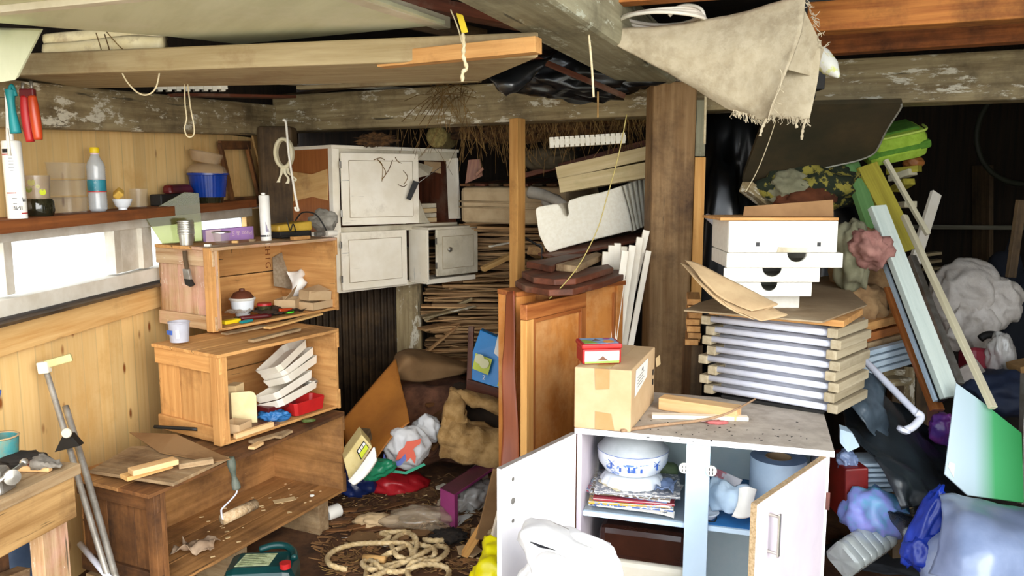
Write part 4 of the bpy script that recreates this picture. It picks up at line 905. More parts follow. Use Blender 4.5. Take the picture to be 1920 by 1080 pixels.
# ================================================================ old white cupboard
CA=V((-1.027,4.6,0)); CB=V((-.365,5.27,0)); cd=(CB-CA).normalized(); cn=V((-cd.y,cd.x,0)); dep=.44
cz0,cz1=.985,1.835; L=(CB-CA).length
cup_=T('white_cupboard',(CA+CB)/2+cn*.2+UP*cz0,tl('old cream-painted two-column cupboard hanging open under the cross beam','cupboard'))
def cp_(s,z,o=0): p=CA+cd*s+cn*o; return V((p.x,p.y,z))
def cbx(nm,s0,s1,o0,o1,z0,z1,m,p=None,**k):
    return hexa(nm,[cp_(s0,z0,o0),cp_(s1,z0,o0),cp_(s1,z0,o1),cp_(s0,z0,o1)],[cp_(s0,z1,o0),cp_(s1,z1,o0),cp_(s1,z1,o1),cp_(s0,z1,o1)],m,p or cup_,**k)
cw=mk('bare_cupboard_side','#a8652e','#935423',dirt='#7a421a',amt=.3,**WD)
cbx('side_panel',0,.018,.03,dep,1.33,cz1-.02,cw); cbx('side_panel',0,.018,.03,dep,cz0,1.33,wpaint)
# patched lighter board on the side
prism('side_patch',[cp_(-.004,1.52,.035),cp_(-.004,1.54,.2),cp_(-.004,1.51,.42),cp_(-.004,1.69,.42),cp_(-.004,1.67,.2),cp_(-.004,1.70,.035)],-cd*.004,pineb,cup_)
cbx('top_board',-.01,L+.01,-.02,dep,cz1-.02,cz1,wpaint)
mid=.53; sh_z=1.365
cbx('stile',-.002,.045,-.012,.03,cz0,cz1-.02,wpaint); cbx('top_rail',.045,L,-.012,.015,cz1-.075,cz1-.02,wpaintd)
cbx('mid_rail',.045,L,-.01,.015,sh_z-.035,sh_z+.0,wpaintd); cbx('shelf_board',.02,L,.015,dep-.01,sh_z-.018,sh_z,cw)
cbx('back_panel',.02,L,dep-.012,dep,cz0,cz1-.02,darkw); cbx('divider',mid-.01,mid+.01,.02,dep-.012,cz0,cz1-.02,wpaintd)
cbx('side_panel',L-.018,L,.0,dep,cz0+.28,cz1-.02,darkw); cbx('bottom_board',.02,L,.0,dep-.012,cz0,cz0+.018,wpaintd); cbx('bottom_rail',.045,mid,-.01,.0,cz0,cz0+.035,wpaint)
def cdoor(A,B,z0,z1,lab=None,knob=None,m=wpaint,par=None):
    d=(B-A).normalized(); n=V((d.y,-d.x,0)); u=lambda s,z,o=0:V((A.x+d.x*s+n.x*o,A.y+d.y*s+n.y*o,z)); L_=(B-A).length
    o=prism('door',[u(0,z0),u(L_,z0),u(L_,z1),u(0,z1)],-n*.018,m,par or cup_,bevel=.006)
    e=.045
    prism('door_panel',[u(e,z0+e,.001),u(L_-e,z0+e,.001),u(L_-e,z1-e,.001),u(e,z1-e,.001)],n*.004,m,o,bevel=.003)
    g=[]
    for a,b in (((e,z0+e),(L_-e,z0+e)),((L_-e,z0+e),(L_-e,z1-e)),((L_-e,z1-e),(e,z1-e)),((e,z1-e),(e,z0+e))):
        g.append(boxg(u(*a,.0035),u(*b,.0035),.004,.0035))
    multi('moulding_groove',g,mk('groove_line_tan','#b5a488','#9a8868'),o)  # thin tan bars drawn along the panel outline
    for z in (z0+.07,z1-.07): bar('hinge',u(-.006,z-.02,.002),u(-.006,z+.02,.002),.012,.006,metal,o,up=n)
    if knob: lathe('knob',u(knob,(z0+z1)/2+.02,.002),[(.006,0),(.006,.012),(.016,.016),(.016,.024),(.008,.03),(.0001,.03)],alu,o,axis=n)
    return o,u,n
DA=P(641,360,4.585);DA.z=0; DB=P(786,360,4.86);DB.z=0
dr,u_,n_=cdoor(DA,DB,1.378,1.793)
DA2=P(642,500,4.585);DA2.z=0; DB2=P(764,500,4.90);DB2.z=0
dr2,u2_,n2_=cdoor(DA2,DB2,1.0,1.338)
# lower right box unit, drawn forward
s0=.56; 
cbx('side_panel',s0,s0+.014,-.16,.02,1.015,1.335,wpaint); cbx('bottom_board',s0,L+.02,-.16,.02,1.0,1.03,wpaint); cbx('top_board',s0,L+.02,-.17,.02,1.335,1.35,wpaintd)
E0=cp_(s0+.06,0,-.18);E1=cp_(L+.03,0,-.175)
cdoor(E0,E1,1.045,1.335,knob=.09,m=wpaintd)
# right opening: half open narrow door edge, contents
bar('door',cp_(L-.06,1.39,-.05),cp_(L-.06,1.775,-.03),.1,.018,wpaint,cup_,up=cd)
q=cp_(L-.17,sh_z+.002,.12)
labs=['lowest small tile pack in the cupboard opening','second small tile pack from the bottom in the cupboard','third small tile pack from the bottom in the cupboard','topmost small tile pack, tilted, in the cupboard']
for i in range(4): sbox('tile_pack',q+UP*(.031*i),.13,.09,.028,(cardl,wpaintd,cardl,wpaintd)[i],tl(labs[i],'pack'),math.atan2(cd.y,cd.x)+.1*(i%2))
grid('curled_paper',[[cp_(.58,1.37,.0),cp_(.56,1.45,.0),cp_(.57,1.56,.02)],[cp_(.64,1.368,-.0),cp_(.60,1.44,-.0),cp_(.57,1.55,-.01)],[cp_(.72,1.368,.0),cp_(.68,1.42,-.0),cp_(.62,1.53,-.01)]],wpaintd,tag=tl('curled grey paper leaning in the open cupboard compartment','paper'),thick=.002)
prism('folded_paper',[cp_(.56,1.77,.03),cp_(.80,1.72,.06),cp_(.72,1.67,.0),cp_(.56,1.64,.0)],cn*.003,wpaintd,tag=tl('folded pale paper sticking out at the top of the cupboard compartment','paper'))
prism('folded_paper',[cp_(.76,1.76,.1),cp_(.90,1.755,.1),cp_(.90,1.68,.1),cp_(.76,1.70,.1)],cn*.004,card,tag=tl('brown card standing behind the pale paper in the cupboard','card'))
# black handle stuck to the door
t=T('black_brush_handle',P(770,372,4.78),tl('black strap-like brush head hanging over the right edge of the big cupboard door','brush'))
hexa('head',[P(762,372,4.76),P(770,376,4.76),P(770,376,4.79),P(762,372,4.79)],[P(775,338,4.76),P(786,342,4.76),P(786,342,4.79),P(775,338,4.79)],blackm,t)
tube('wire',[P(784,343,4.77),P(828,312,4.9)],.002,metal,t,straight=True)
# straw bits on door
g=[]
for a,b,c_ in (((705,298),(716,310),(715,340)),((708,300),(722,322),(716,336)),((735,300),(728,318),(720,330)),((700,300),(712,296),(720,300)),((755,320),(763,332),(756,346)),((745,346),(755,350),(762,346)),((740,295),(745,303),(752,306))):
    ww=[Q(p[0],p[1],DA,DB)+n_*.008 for p in (a,b,c_)]; g.append(tubeg(spline(ww,4),.0022,4))
multi('straw_wisps',g,straw,kind='stuff'); bpy.data.objects['straw_wisps']['label']='dry straw wisps stuck to the big cupboard door'; bpy.data.objects['straw_wisps']['category']='straw'
blob('straw_bundle',P(705,262,4.66),(.10,.05,.035),strawm,tag=tl('clump of dead straw on top of the white cupboard','straw'),amp=.6,fq=4,ridge=False)
t=T('net_roll',P(825,255,4.95),tl('olive net roll end on top of the white cupboard','roll')); lathe('roll',P(818,256,4.9),[(.0001,0),(.055,0),(.065,.01),(.065,.25),(.0001,.25)],mk('olive_netting','#8e7f4c','#6a5c34',rough=1,bump=.5,scale=50),t,axis=(.2,1,0))
# ================================================================ lath pile
lw=[]
rr=random.Random(5)
protos=[]
G='rough laths in the big pile'
LB='rough sawn lath in the big pile behind the thin post'
def lathobj(A,B,w,h,m):
    return bar('lath',A,B,w,h,m,tag=(LB,'lath',G),bevel=0)
n_l=0
NL=130
for i in range(NL):
    z=.10+i*(1.30/NL); py_=P(870,400,5.15)
    for k in range(1 if i%3 else 2):
        Yd=5.10+rr.uniform(0,.10)+.22*k
        xl=-.60 if z<1.30 else -.36; xr=.13 if z<1.2 else .2
        Lh=min(rr.uniform(.45,.95),(xr-xl)*1.05); x0=rr.uniform(xl,max(xl+.01,xr-Lh*.8)); ang=rr.choice((rr.gauss(0,.12),rr.uniform(.1,.9),-rr.uniform(0,.3)))
        if k: ang=rr.gauss(0,.2)
        A=V((x0,Yd+(.12 if ang<0 else 0),z)); B=A+V((math.cos(ang),math.sin(ang)*.9,rr.gauss(.01,.05)))*Lh
        if A.x<-.33 and z>.98: A.y=max(A.y,5.36); B.y=max(B.y,5.36)
        lathobj(A,B,rr.uniform(.04,.12),rr.uniform(.007,.016),lath); n_l+=1
print('laths',n_l)
hexa('pile_core_board',[V((-.62,5.75,0)),V((.3,5.75,0)),V((.3,5.8,0)),V((-.62,5.8,0))],[p+UP*1.35 for p in (V((-.62,5.75,0)),V((.3,5.75,0)),V((.3,5.8,0)),V((-.62,5.8,0)))],greyd,None,tl('dark board standing behind the lath pile','board'))
# some special bigger pieces in the pile
for i,(a,b,Y,w,h,m,lab) in enumerate((((790,595),(890,573),5.02,.09,.012,grey,'wide grey board at mid height of the lath pile'),((795,600),(885,560),5.06,.03,.02,pale,'pale lath slanting up at the left of the pile'),((905,505),(960,478),5.0,.05,.03,pineb,'pale blond block end right in the upper pile'),((918,462),(955,455),5.0,.02,.012,wpaint,'small white lath in the upper pile'),((880,485),(905,482),5.35,.02,.012,wpaint,'short white lath left in the upper pile'),((838,508),(875,500),5.32,.06,.022,pineb,'blond offcut below the cupboard corner in the pile'),((800,660),(860,610),5.05,.03,.012,lath,'brown lath slanting steeply low in the pile'),((1005,470),(1020,478),4.9,.12,.05,lath,'squared beam end right of the thin post'))):
    bar('loose_board',P(*a,Y),P(*b,Y+.1),w,h,m,tag=tl(lab,'board'))
prism('tile_shard',[P(878,300,5.2),P(900,298,5.2),P(905,330,5.2),P(872,345,5.2)],(0,.02,0),redw,tag=tl('reddish wooden shard standing on the mattress pile left of the post','shard'))
prism('tile_shard',[P(892,325,5.1),P(905,313,5.1),P(907,318,5.1),P(893,332,5.1)],(0,.03,0),redw,tag=tl('small red shard beside the bigger reddish one','shard'))
# padded mattress block
def padded(nm,A,B,z0,z1,dp,m,lab,piped=True):
    t=T(nm,V(((A.x+B.x)/2,(A.y+B.y)/2,z0)),lab); d=(B-A).normalized(); n=V((-d.y,d.x,0)); H=z1-z0
    u=lambda p,z:V((p.x,p.y,z))
    hexa('padding',[u(A,z0),u(B,z0),u(B+n*dp,z0),u(A+n*dp,z0)],[u(A,z1),u(B,z1),u(B+n*dp,z1),u(A+n*dp,z1)],m,t,bevel=.03)
    for f_ in (.45,.6): tube('seam_piping',[u(A-n*.003,z0+H*f_),u(B-n*.003,z0+H*(f_-.03))],.006,m,t,straight=True)
    return t
beige=mk('dusty_beige_ticking','#c3ab86','#b09773',dirt='#8d7350',amt=.32,scale=8,rough=.95,bump=.15)
A=P(862,400,4.95);B=P(1062,400,4.6);A.z=B.z=0
padded('mattress_block',A,B,P(862,418,4.95).z,P(862,350,4.95).z,.5,beige,tl('dusty beige mattress block lying on the lath pile behind the thin post','mattress'))
# plank shingles on top of it
zt_=P(862,350,4.95).z+.002
for i in range(7):
    x0=872+i*27
    A=P(x0,347-i*1.5,4.93-i*.03);B=P(x0+70,312-i*2.5,5.4-i*.03);A.z=zt_+.008;B.z=zt_+.03+.006*i
    bar('shingle_board',A,B,.07,.014,(crated,darkw,greyd)[i%3],tag=(('overlapping brown board laid slantwise on the mattress block','board','boards on the mattress block')))
# long reddish plank from behind
bar('long_plank',P(985,330,4.9),P(1215,268,4.6),.1,.03,darkw,tag=tl('long dark reddish plank behind the two pale planks','plank'))
blob('dusty_bag',P(1030,300,4.85),(.16,.1,.07),mk('dusty_grey_bag','#5c503c','#463c2b',rough=.9),tag=tl('dusty grey bag under the ribbed foam strip','bag'),amp=.3)
# two pale planks
t=T('pale_planks',P(1130,320,4.2),tl('pale boxed plank with nail holes above the white foam block','plank'))
A=P(1052,335,4.25);B=P(1222,298,4.05)
bar('lower_board',P(1057,348,4.22),P(1222,318,4.05),.16,.075,MC.get('boxp') or mk('pale_pine_box','#c9b68c','#b29d70',dirt='#8f8a5c',amt=.3,**WD),t); bar('upper_board',P(1052,325,4.25),P(1222,287,4.08),.16,.065,MC['pale_pine_box'],t)
# big foam block with a notch
fb=T('foam_block',P(1110,430,4.0),tl('big white polystyrene block with a broken notch, tilted beside the thick post','foam'))
FY=3.98
pts=[(1003,393),(1008,388),(1030,384),(1045,382),(1053,392),(1056,402),(1063,407),(1066,400),(1064,385),(1066,376),(1090,368),(1130,360),(1165,348),(1180,400),(1186,432),(1120,448),(1060,464),(1030,474),(1022,466),(1010,440)]
pp=[P(a,b,FY+(.10*(a-1003)/180)) for a,b in pts]
prism('block',pp,V((.10,.32,.0)),foam,fb,bevel=.008)
prism('ribbed_side',[P(1166,350,4.1),P(1212,330,4.35),P(1216,420,4.35),P(1187,434,4.1)],(-.01,.01,0),foam,fb)
g=[]
for i in range(5):
    f_=i/5+.1; a=P(1166,350,4.095).lerp(P(1212,330,4.345),f_); b=P(1187,434,4.095).lerp(P(1216,420,4.345),f_); g.append(tubeg([a,b],.008,6))
multi('ribs',g,foam,fb)
bar('support_plank',P(1025,480,3.95),P(1222,440,4.2),.2,.014,darkw,tag=tl('dark plank carrying the big white foam block','plank'))
# grey curved tube in notch
t=T('grey_pipe_fitting',P(1040,385,4.3),tl('grey bent plastic pipe poking from behind the foam block notch','pipe'))
tube('pipe',[P(993,360,4.45),P(1020,366,4.4),P(1050,380,4.3),P(1075,400,4.25)],lambda s:.035-.012*s,mk('grey_pvc','#a49e93','#938c80',rough=.5),t,seg=14); blob('collar',P(1035,378,4.42),(.06,.05,.045),MC['grey_pvc'],t,amp=.05,sub=3)
cordo([(1005,458),(1015,462),(1016,486)],'thin black cable below the foam block',Y=4.0,r=.004,m=blackm)
tube('black_cable',[P(975,440,4.3),P(1000,455,4.3),P(1016,466,4.3),P(1017,486,4.3)],.006,blackm,tag=tl('black cable sagging right of the thin post','cable'))
# ================================================================ white counter cabinet in front
TH=.85
K0=Z(1082,800,TH);K1=Z(1556,843,TH); kd=(K1-K0); kd.z=0; KL=kd.length; kd.normalize(); kn=V((-kd.y,kd.x,0)); KD=.47
cab=T('white_cabinet',(K0+K1)/2+kn*.2-UP*TH,tl('low white laminate cabinet with both doors open and a dusty worktop','cabinet'))
def kp(s,z,o=0): p=K0+kd*s+kn*o; return V((p.x,p.y,z))
def kbx(nm,s0,s1,o0,o1,z0,z1,m,p=None,**k):
    return hexa(nm,[kp(s0,z0,o0),kp(s1,z0,o0),kp(s1,z0,o1),kp(s0,z0,o1)],[kp(s0,z1,o0),kp(s1,z1,o0),kp(s1,z1,o1),kp(s0,z1,o1)],m,p or cab,**k)
MS=.345
kbx('worktop',-.005,KL+.012,-.012,KD+.03,TH-.018,TH,topm); kbx('worktop_edge',-.005,KL+.012,-.014,-.0121,TH-.018,TH,lam,bevel=0)
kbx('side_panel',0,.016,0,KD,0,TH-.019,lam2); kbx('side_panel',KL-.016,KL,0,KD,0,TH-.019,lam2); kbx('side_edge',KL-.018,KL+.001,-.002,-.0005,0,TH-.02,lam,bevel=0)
kbx('upright',MS,MS+.072,-.002,.016,0,TH-.019,laminb); kbx('divider',MS+.03,MS+.046,.0165,KD-.008,0,TH-.019,laminb)
kbx('back_panel',.017,KL-.017,KD-.007,KD,0.0,TH-.019,mk('pale_mint_back','#f0fbf6','#e6f6f2',rough=.5,bump=0))
kbx('plinth',.017,KL-.017,.03,.045,0,.06,lam)
kbx('bottom_board',.017,MS+.029,.012,KD-.008,.08,.096,lam2); kbx('bottom_board',MS+.047,KL-.017,.012,KD-.008,.08,.096,lam2)
# shelf heights from the picture
szl=.545
kbx('shelf',.017,MS+.029,.02,KD-.008,szl,szl+.016,laminb); kbx('shelf',MS+.047,KL-.017,.02,KD-.008,szl,szl+.016,laminb)
kbx('shelf_liner',.02,MS+.028,.03,KD-.01,szl+.0165,szl+.018,mk('grey_shelf_liner','#8e99a3','#7c8892',rough=.6)); kbx('shelf_liner',MS+.048,KL-.018,.03,KD-.01,szl+.0165,szl+.018,mk('blue_shelf_liner','#2f79b8','#2369a8',rough=.5,dirt='#23527c',amt=.3))
# cup hinges on the upright
for s,o in ((MS-.004,-.003),(MS+.077,-.003)):
    q=kp(s,TH-.10,o); c_=lathe('cup_hinge',q,[(.0001,.006),(.016,.005),(.017,0),(.0001,0)],wht,cab,axis=-kn,seg=20)
    multi('hinge_cross',[boxg(q-kn*.0075+kd*a-UP*.004+UP*b,q-kn*.0075+kd*a+UP*.004+UP*b,.002,.002,up=kn) for a in (-.005,.005) for b in (-.006,.006)],ink,c_)
def kdoor(H,E,z0,z1,m,edge,lab):
    d=E-H; d.z=0; L_=d.length; d.normalize(); n=V((d.y,-d.x,0)); u=lambda s,z,o=0:V((H.x+d.x*s+n.x*o,H.y+d.y*s+n.y*o,z))
    o=prism('door',[u(.003,z0),u(L_,z0),u(L_,z1),u(.003,z1)],n*.016,m,cab); return o,u,d,n,L_
# left door
HL=kp(0,0,-.004); EL=Z(940,874,TH-.01)
DLo,ul,dl,nl,LL=kdoor(HL,EL,.09,TH-.02,lam,chip,None)
side=-1 if nl.y>0 or nl.x<0 else 1
prism('top_edge_band',[ul(.003,TH-.0195),ul(LL,TH-.0195),ul(LL,TH-.0195,.016),ul(.003,TH-.0195,.016)],UP*.0012,mk('dusty_edge','#8f8781','#7a716b'),DLo,bevel=0)
# which side faces us: inner face toward +n or -n
mid_=ul(LL*.5,.6); inner=1 if (V((0,0,.6))-mid_).dot(nl)>0 else -1; off=.0162 if inner>0 else -.0002
for z,r_ in ((.785,.006),(.72,.010),(.66,.006)):
    lathe('screw_hole',ul(LL-.055,z,off),[(.0001,.001),(r_,.001),(r_,0)],metal,DLo,axis=nl*inner,seg=16)
# right door
HR=kp(KL-.006,0,-.006); ER=Z(1420,940,TH-.01)
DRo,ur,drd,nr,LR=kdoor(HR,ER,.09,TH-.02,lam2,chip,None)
prism('end_edge',[ur(LR+.0002,.09,0),ur(LR+.0002,.09,.016),ur(LR+.0002,TH-.02,.016),ur(LR+.0002,TH-.02,0)],drd*.0012,chip,DRo,bevel=0)
prism('top_edge_band',[ur(.003,TH-.0195),ur(LR,TH-.0195),ur(LR,TH-.0195,.016),ur(.003,TH-.0195,.016)],UP*.0012,chip,DRo,bevel=0)
mid_=ur(LR*.5,.6); inn=1 if (V((0,0,.6))-mid_).dot(nr)>0 else -1; offr=.0162 if inn>0 else -.0002
hz0,hz1=.66,.745
Hc=[Q(1445,962,HR,ER),Q(1445,1028,HR,ER)]
sH=LR-.075; 
for z in (Hc[0].z,Hc[1].z): lathe('handle_post',ur(sH,z,offr),[(.004,0),(.004,.026)],alu,DRo,axis=nr*inn,seg=10)
bar('handle',ur(sH,Hc[1].z-.008,offr+inn*.028),ur(sH,Hc[0].z+.008,offr+inn*.028),.012,.006,alu,DRo,up=nr,bevel=.002)
bar('hinge_plate',kp(KL+.0015,TH-.13,-.001),kp(KL+.0015,TH-.185,-.001),.012,.004,mk('rusty_brown_hinge','#6b3f36','#4c2c26'),cab,up=kn)
# screw marks on worktop
# ---- in the cabinet
def inK(px,o,z):
    d=ray(px,400); k=d.x/d.y
    # find s with x/y==k at offset o
    for i in range(900):
        p=kp(i*.001,z,o)
        if p.x/p.y>=k: return p
    return p
zs=szl+.0185
# magazines
G='magazines stacked on the left cabinet shelf'
cols=['#c8d2dc','#8e2a33','#e6dfd0','#3d5f9d','#c9a13d','#e9e3dc','#a93a4a','#6f8fb5','#ede6da','#5a4a3c','#85878f','#9fa3a8','#7d2733','#69747f','#c8b27a','#a9a8ae']
base=inK(1200,.16,zs); z=zs
ank=math.atan2(kd.y,kd.x); rr=random.Random(21)
for i in range(11):
    hgt=(.006,.004,.005,.007)[i%4]; m=mk('magazine_cover_%s'%cols[i][1:],cols[i],cols[(i*5+3)%16],lo=.52,hi=.56,scale=70,rough=.35,bump=0)
    c=V((base.x,base.y,z))+kd*rr.uniform(-.015,.02)+kn*rr.uniform(-.015,.02)
    t=T('magazine',c,('%s magazine in the pile below the tureen'%(('grey-blue bottom','dark red second lowest','cream third lowest','blue fourth lowest','mustard fifth lowest','pale sixth lowest','crimson seventh lowest','light blue eighth','cream ninth','brown tenth','grey topmost','pale grey twelfth','maroon thirteenth','silver fourteenth','yellow fifteenth','white topmost')[i]),'magazine',G))
    a=ank+rr.uniform(-.12,.12); x=V((math.cos(a),math.sin(a),0)); dx=.27+rr.uniform(-.02,.01)
    bar('pages',c-x*dx/2+UP*.0008,c+x*dx/2+UP*.0008,.2,hgt-.0016,wht,t,c='b',bevel=0); bar('cover',c-x*dx/2+UP*(hgt-.0008),c+x*dx/2+UP*(hgt-.0008),.202,.0008,m,t,c='b',bevel=0); bar('spine',c-x*dx/2-x.cross(UP)*.0-V((-x.y,x.x,0))*.101,c+x*dx/2-V((-x.y,x.x,0))*.101,.001,hgt,m,t,up=UP,bevel=0,)
    z+=hgt+.0004
ztop=z
grid('drooping_papers',[[kp(.06+.05*a,zs+.012-.01*(a==5)+.002,.035) for a in range(6)],[kp(.06+.05*a,zs+.015,.06) for a in range(6)],[kp(.06+.05*a,zs+.002,.012) for a in range(6)]][:2],wht,tag=tl('loose white papers sticking out below the magazine pile','papers'),thick=.003)
prism('plastic_sleeve',[kp(.02,zs+.0,.03),kp(.045,zs+.001,.02),kp(.05,zs+.2,.2),kp(.02,zs+.2,.25)],kd*.001,clearp,tag=tl('clear bent plastic sheet standing at the left inside the cabinet','plastic'))
prism('cream_booklet',[inK(1128,.12,ztop)+UP*.001,inK(1165,.05,ztop)+UP*.001,inK(1190,.08,ztop)+UP*.001,inK(1150,.2,ztop)+UP*.001],UP*.003,creamw,tag=tl('cream paper corner under the left side of the tureen','booklet'))
# tureen
tb_=inK(1196,.165,ztop+.001)
tu=T('soup_tureen',tb_,tl('white blue-decorated tureen with lid on a scalloped foot, in the cabinet','tureen'))
lathe('scalloped_foot',tb_,[(.0001,.008),(.075,.01),(.096,.003),(.099,0),(.102,.004),(.094,.026),(.078,.034),(.0001,.034)],ceram,tu,seg=96,flute=lambda th,i:1+(.09*abs(math.sin(7*th)) if i in(2,3,4) else 0))
lathe('bowl',tb_+UP*.034,[(.0001,0),(.07,0),(.094,.012),(.112,.038),(.118,.063),(.117,.08),(.0001,.08)],ceram,tu,seg=64)
lathe('painted_band',tb_+UP*.034,[(.0955,.0125),(.1132,.038),(.1192,.061)],delft,tu,seg=64,cap=False)
dr_=lambda a:V((math.cos(a),math.sin(a),0))
va=math.atan2(-tb_.y,-tb_.x)
g=[]
for a in (va-.62,va+.72):
    c_=tb_+UP*.093+dr_(a)*.1195; s_=UP.cross(dr_(a))
    g+= [boxg(c_-s_*.012-UP*.008,c_+s_*.012+UP*.008,.0012,.0022,up=dr_(a)),boxg(c_-s_*.012+UP*.008,c_+s_*.012-UP*.008,.0012,.0022,up=dr_(a)),boxg(c_,c_-UP*.02,.006,.0012,up=dr_(a))]
for a,hh in ((va-.1,.012),(va+.25,.008),(va-.35,.007),(va+.05,.02)):
    c_=tb_+UP*.073+dr_(a)*.1155; g.append(boxg(c_-UP*.006,c_+UP*hh,.006,.003,up=dr_(a)))
multi('painted_windmills',g,inkb,tu)
lathe('lid',tb_+UP*.1141,[(.1175,0),(.119,.003),(.115,.006),(.092,.032),(.062,.048),(.048,.054),(.044,.060),(.052,.070),(.04,.076),(.0001,.077)],mk('dusty_grey_ceramic','#b9bec2','#aab0b4',rough=.3,bump=0),tu,seg=64)
lathe('blue_line',tb_+UP*.114,[(.1185,.001),(.1197,.002),(.1185,.0032)],inkb,tu,seg=64,cap=False)
q=inK(1262,.3,zs+.06); blob('green_packet',q+UP*.0,(.04,.03,.03),plain('olive_green_packet','#6d7d55','#4d5c3c'),tag=tl('olive packet squeezed behind the tureen at the upright','packet'),amp=.3,sub=3)
q=inK(1258,.07,zs+.075);grid('film_wrap',[[q+kd*(a*.03-.03)+kn*(b*.05)+UP*(.01*((a+b)%2)) for a in range(3)] for b in range(3)],clearb,tag=tl('crinkled dark clear wrap lying on the magazines by the upright','wrap'),amp=.02,fq=18)
# bread bin
q=inK(1190,.10,.0965); bb=T('bread_bin',q,tl('cream bread bin with a dark brown lid on the cabinet floor','bin'))
def rbox(nm,c,dx,dy,h,m,par,a=ank,bev=.02,dz=0): 
    x=V((math.cos(a),math.sin(a),0)); return bar(nm,c-x*dx/2+UP*dz,c+x*dx/2+UP*dz,dy,h,m,par,c='b',bevel=bev)
qq=kp(.205,.0965,.21)
rbox('base',qq,.29,.24,.15,creamp,bb,bev=.018,dz=.125); rbox('lid',qq+UP*.2755,.294,.244,.115,brownp,bb,bev=.022)
rbox('plinth_block',qq,.25,.2,.124,blackm,bb)
q=kp(MS-.005,.0965,.09); lathe('clear_bottle',q,[(.0001,0),(.03,0),(.032,.02),(.032,.15),(.014,.19),(.014,.22),(.0001,.22)],clearb,tag=tl('clear bottle standing right of the bread bin','bottle'))
q=kp(.20,.0965,.045); tube('coiled_wire',[q+V((math.cos(a)*.06,math.sin(a)*.025,.004)) for a in [i*math.pi/6 for i in range(12)]],.003,yellt,closed=True,tag=tl('loop of tan wire in front of the bread bin','wire'))
# right compartment
q=inK(1480,.27,zs)
pr2=T('paper_roll',q,tl('big pale blue paper roll standing in the right cabinet compartment','roll'))
blu=mk('pale_blue_paper','#c9dcec','#bcd0e2',rough=.8,bump=.02); blue2=mk('roll_end_blue','#8fa9cc','#7f9abf',rough=.8)
zr=P(1480,856,q.y).z-zs
lathe('roll',q,[(.043,0),(.09,0),(.09,zr)],blu,pr2,seg=48,cap=False); lathe('roll_top',q+UP*zr,[(.0898,.0),(.043,.0005)],blue2,pr2,seg=48,cap=False); lathe('core_tube',q+UP*.01,[(.042,0),(.042,zr-.01),(.039,zr-.009),(.039,0)],card,pr2,seg=32,cap=False)
def ksheet(nm,pts,m,lab,**k): return grid(nm,[[inK(a,o,.6)*0+Qk(a,b,o) for a,b,o in r] for r in pts],m,tag=lab,**k)
def Qk(px,py,o): A=kp(0,0,o); B=kp(KL,0,o); return Q(px,py,A,B)
ksheet('blue_white_cloth',[[(1330,890,.18),(1352,895,.14),(1385,905,.12),(1420,915,.15)],[(1328,925,.14),(1352,935,.08),(1390,940,.06),(1412,950,.1)],[(1335,955,.12),(1352,958,.07),(1372,965,.05),(1420,965,.08)]],blu,tl('crumpled pale blue cloth in the right cabinet compartment','cloth'),amp=.035,fq=9,thick=.003)
ksheet('draped_cloth',[[(1385,915,.05),(1400,912,.04),(1420,918,.05)],[(1385,940,.035),(1398,938,.03),(1412,945,.04)],[(1372,968,.03),(1392,972,.025),(1425,966,.03)]],wht,tl('white ribbed cloth hanging over the right compartment shelf','cloth'),amp=.01,fq=12,thick=.003)
ksheet('patterned_packet',[[(1333,875,.22),(1360,885,.2),(1392,900,.18)],[(1340,895,.2),(1362,908,.18),(1380,920,.16)]],mk('pink_grey_packet','#c7c3c6','#a7646b',lo=.55,hi=.6,scale=18,rough=.4),tl('pink and grey folded packet above the blue cloth','packet'),amp=.01,fq=8,thick=.004)
q=inK(1340,.08,zs); lathe('small_saucer',q+V((.0,0,0)),[(.0001,0),(.03,0),(.045,.02),(.043,.022),(.0001,.006)],ceram,tag=tl('small white saucer at the foot of the blue cloth','saucer'))
tube('black_wire_bit',[inK(1345,.05,zs+.002),inK(1362,.06,zs+.002),inK(1362,.12,zs+.03)],.002,blackm,tag=tl('thin dark wire lying on the blue shelf liner','wire'))
o=grid('white_sheet_of_board',[[kp(.52,.1,.06),kp(.60,.1,.05),kp(.67,.1,.05)],[kp(.53,.32,.05),kp(.60,.32,.04),kp(.67,.32,.04)],[kp(.585,.47,.01),kp(.62,.50,.01),kp(.67,.56,.01)]],laminb,tag=tl('bluish white curved sheet standing behind the open right door','sheet'),thick=.003)
# ================================================================ on the worktop
bxA=Z(1076,802,TH+.001);bxB=Z(1182,811,TH+.001);bxC=Z(1226,752,TH+.001)
d_=(bxB-bxA); d_.z=0; n_=(bxC-bxB); n_.z=0
lo=[bxA,bxB,bxB+n_,bxA+n_]; H=.198
cb=T('cardboard_box',(bxA+bxB+n_)/2+bxA*0,tl('taped cardboard box on the white cabinet, red tin on top of it','box'))
cb.location=bxA.lerp(bxB+n_,.5); WM[cb]=Matrix.Translation(cb.location)
hexa('box_body',lo,[p+UP*H for p in lo],card,cb,bevel=.004)
dn=d_.normalized(); nn=n_.normalized(); fo=V((dn.y,-dn.x,0))*.0014
bp=lambda s,z:bxA+d_*s+UP*z+fo
prism('tape',[bp(.36,.198),bp(.62,.198),bp(.62,.135),bp(.38,.13)],fo*.3,tape,cb,bevel=0); prism('tape',[bp(.38,0.002),bp(.72,0.002),bp(.66,.055),bp(.38,.06)],fo*.3,tape,cb,bevel=0)
prism('top_tape',[bxA+d_*.36+UP*(H+.0005),bxA+d_*.62+UP*(H+.0005),bxA+d_*.62+n_+UP*(H+.0005),bxA+d_*.36+n_+UP*(H+.0005)],UP*.0005,tape,cb,bevel=0)
so=V((nn.y,-nn.x,0))*.0012; sp_=lambda s,z:bxB+n_*s+UP*z+so
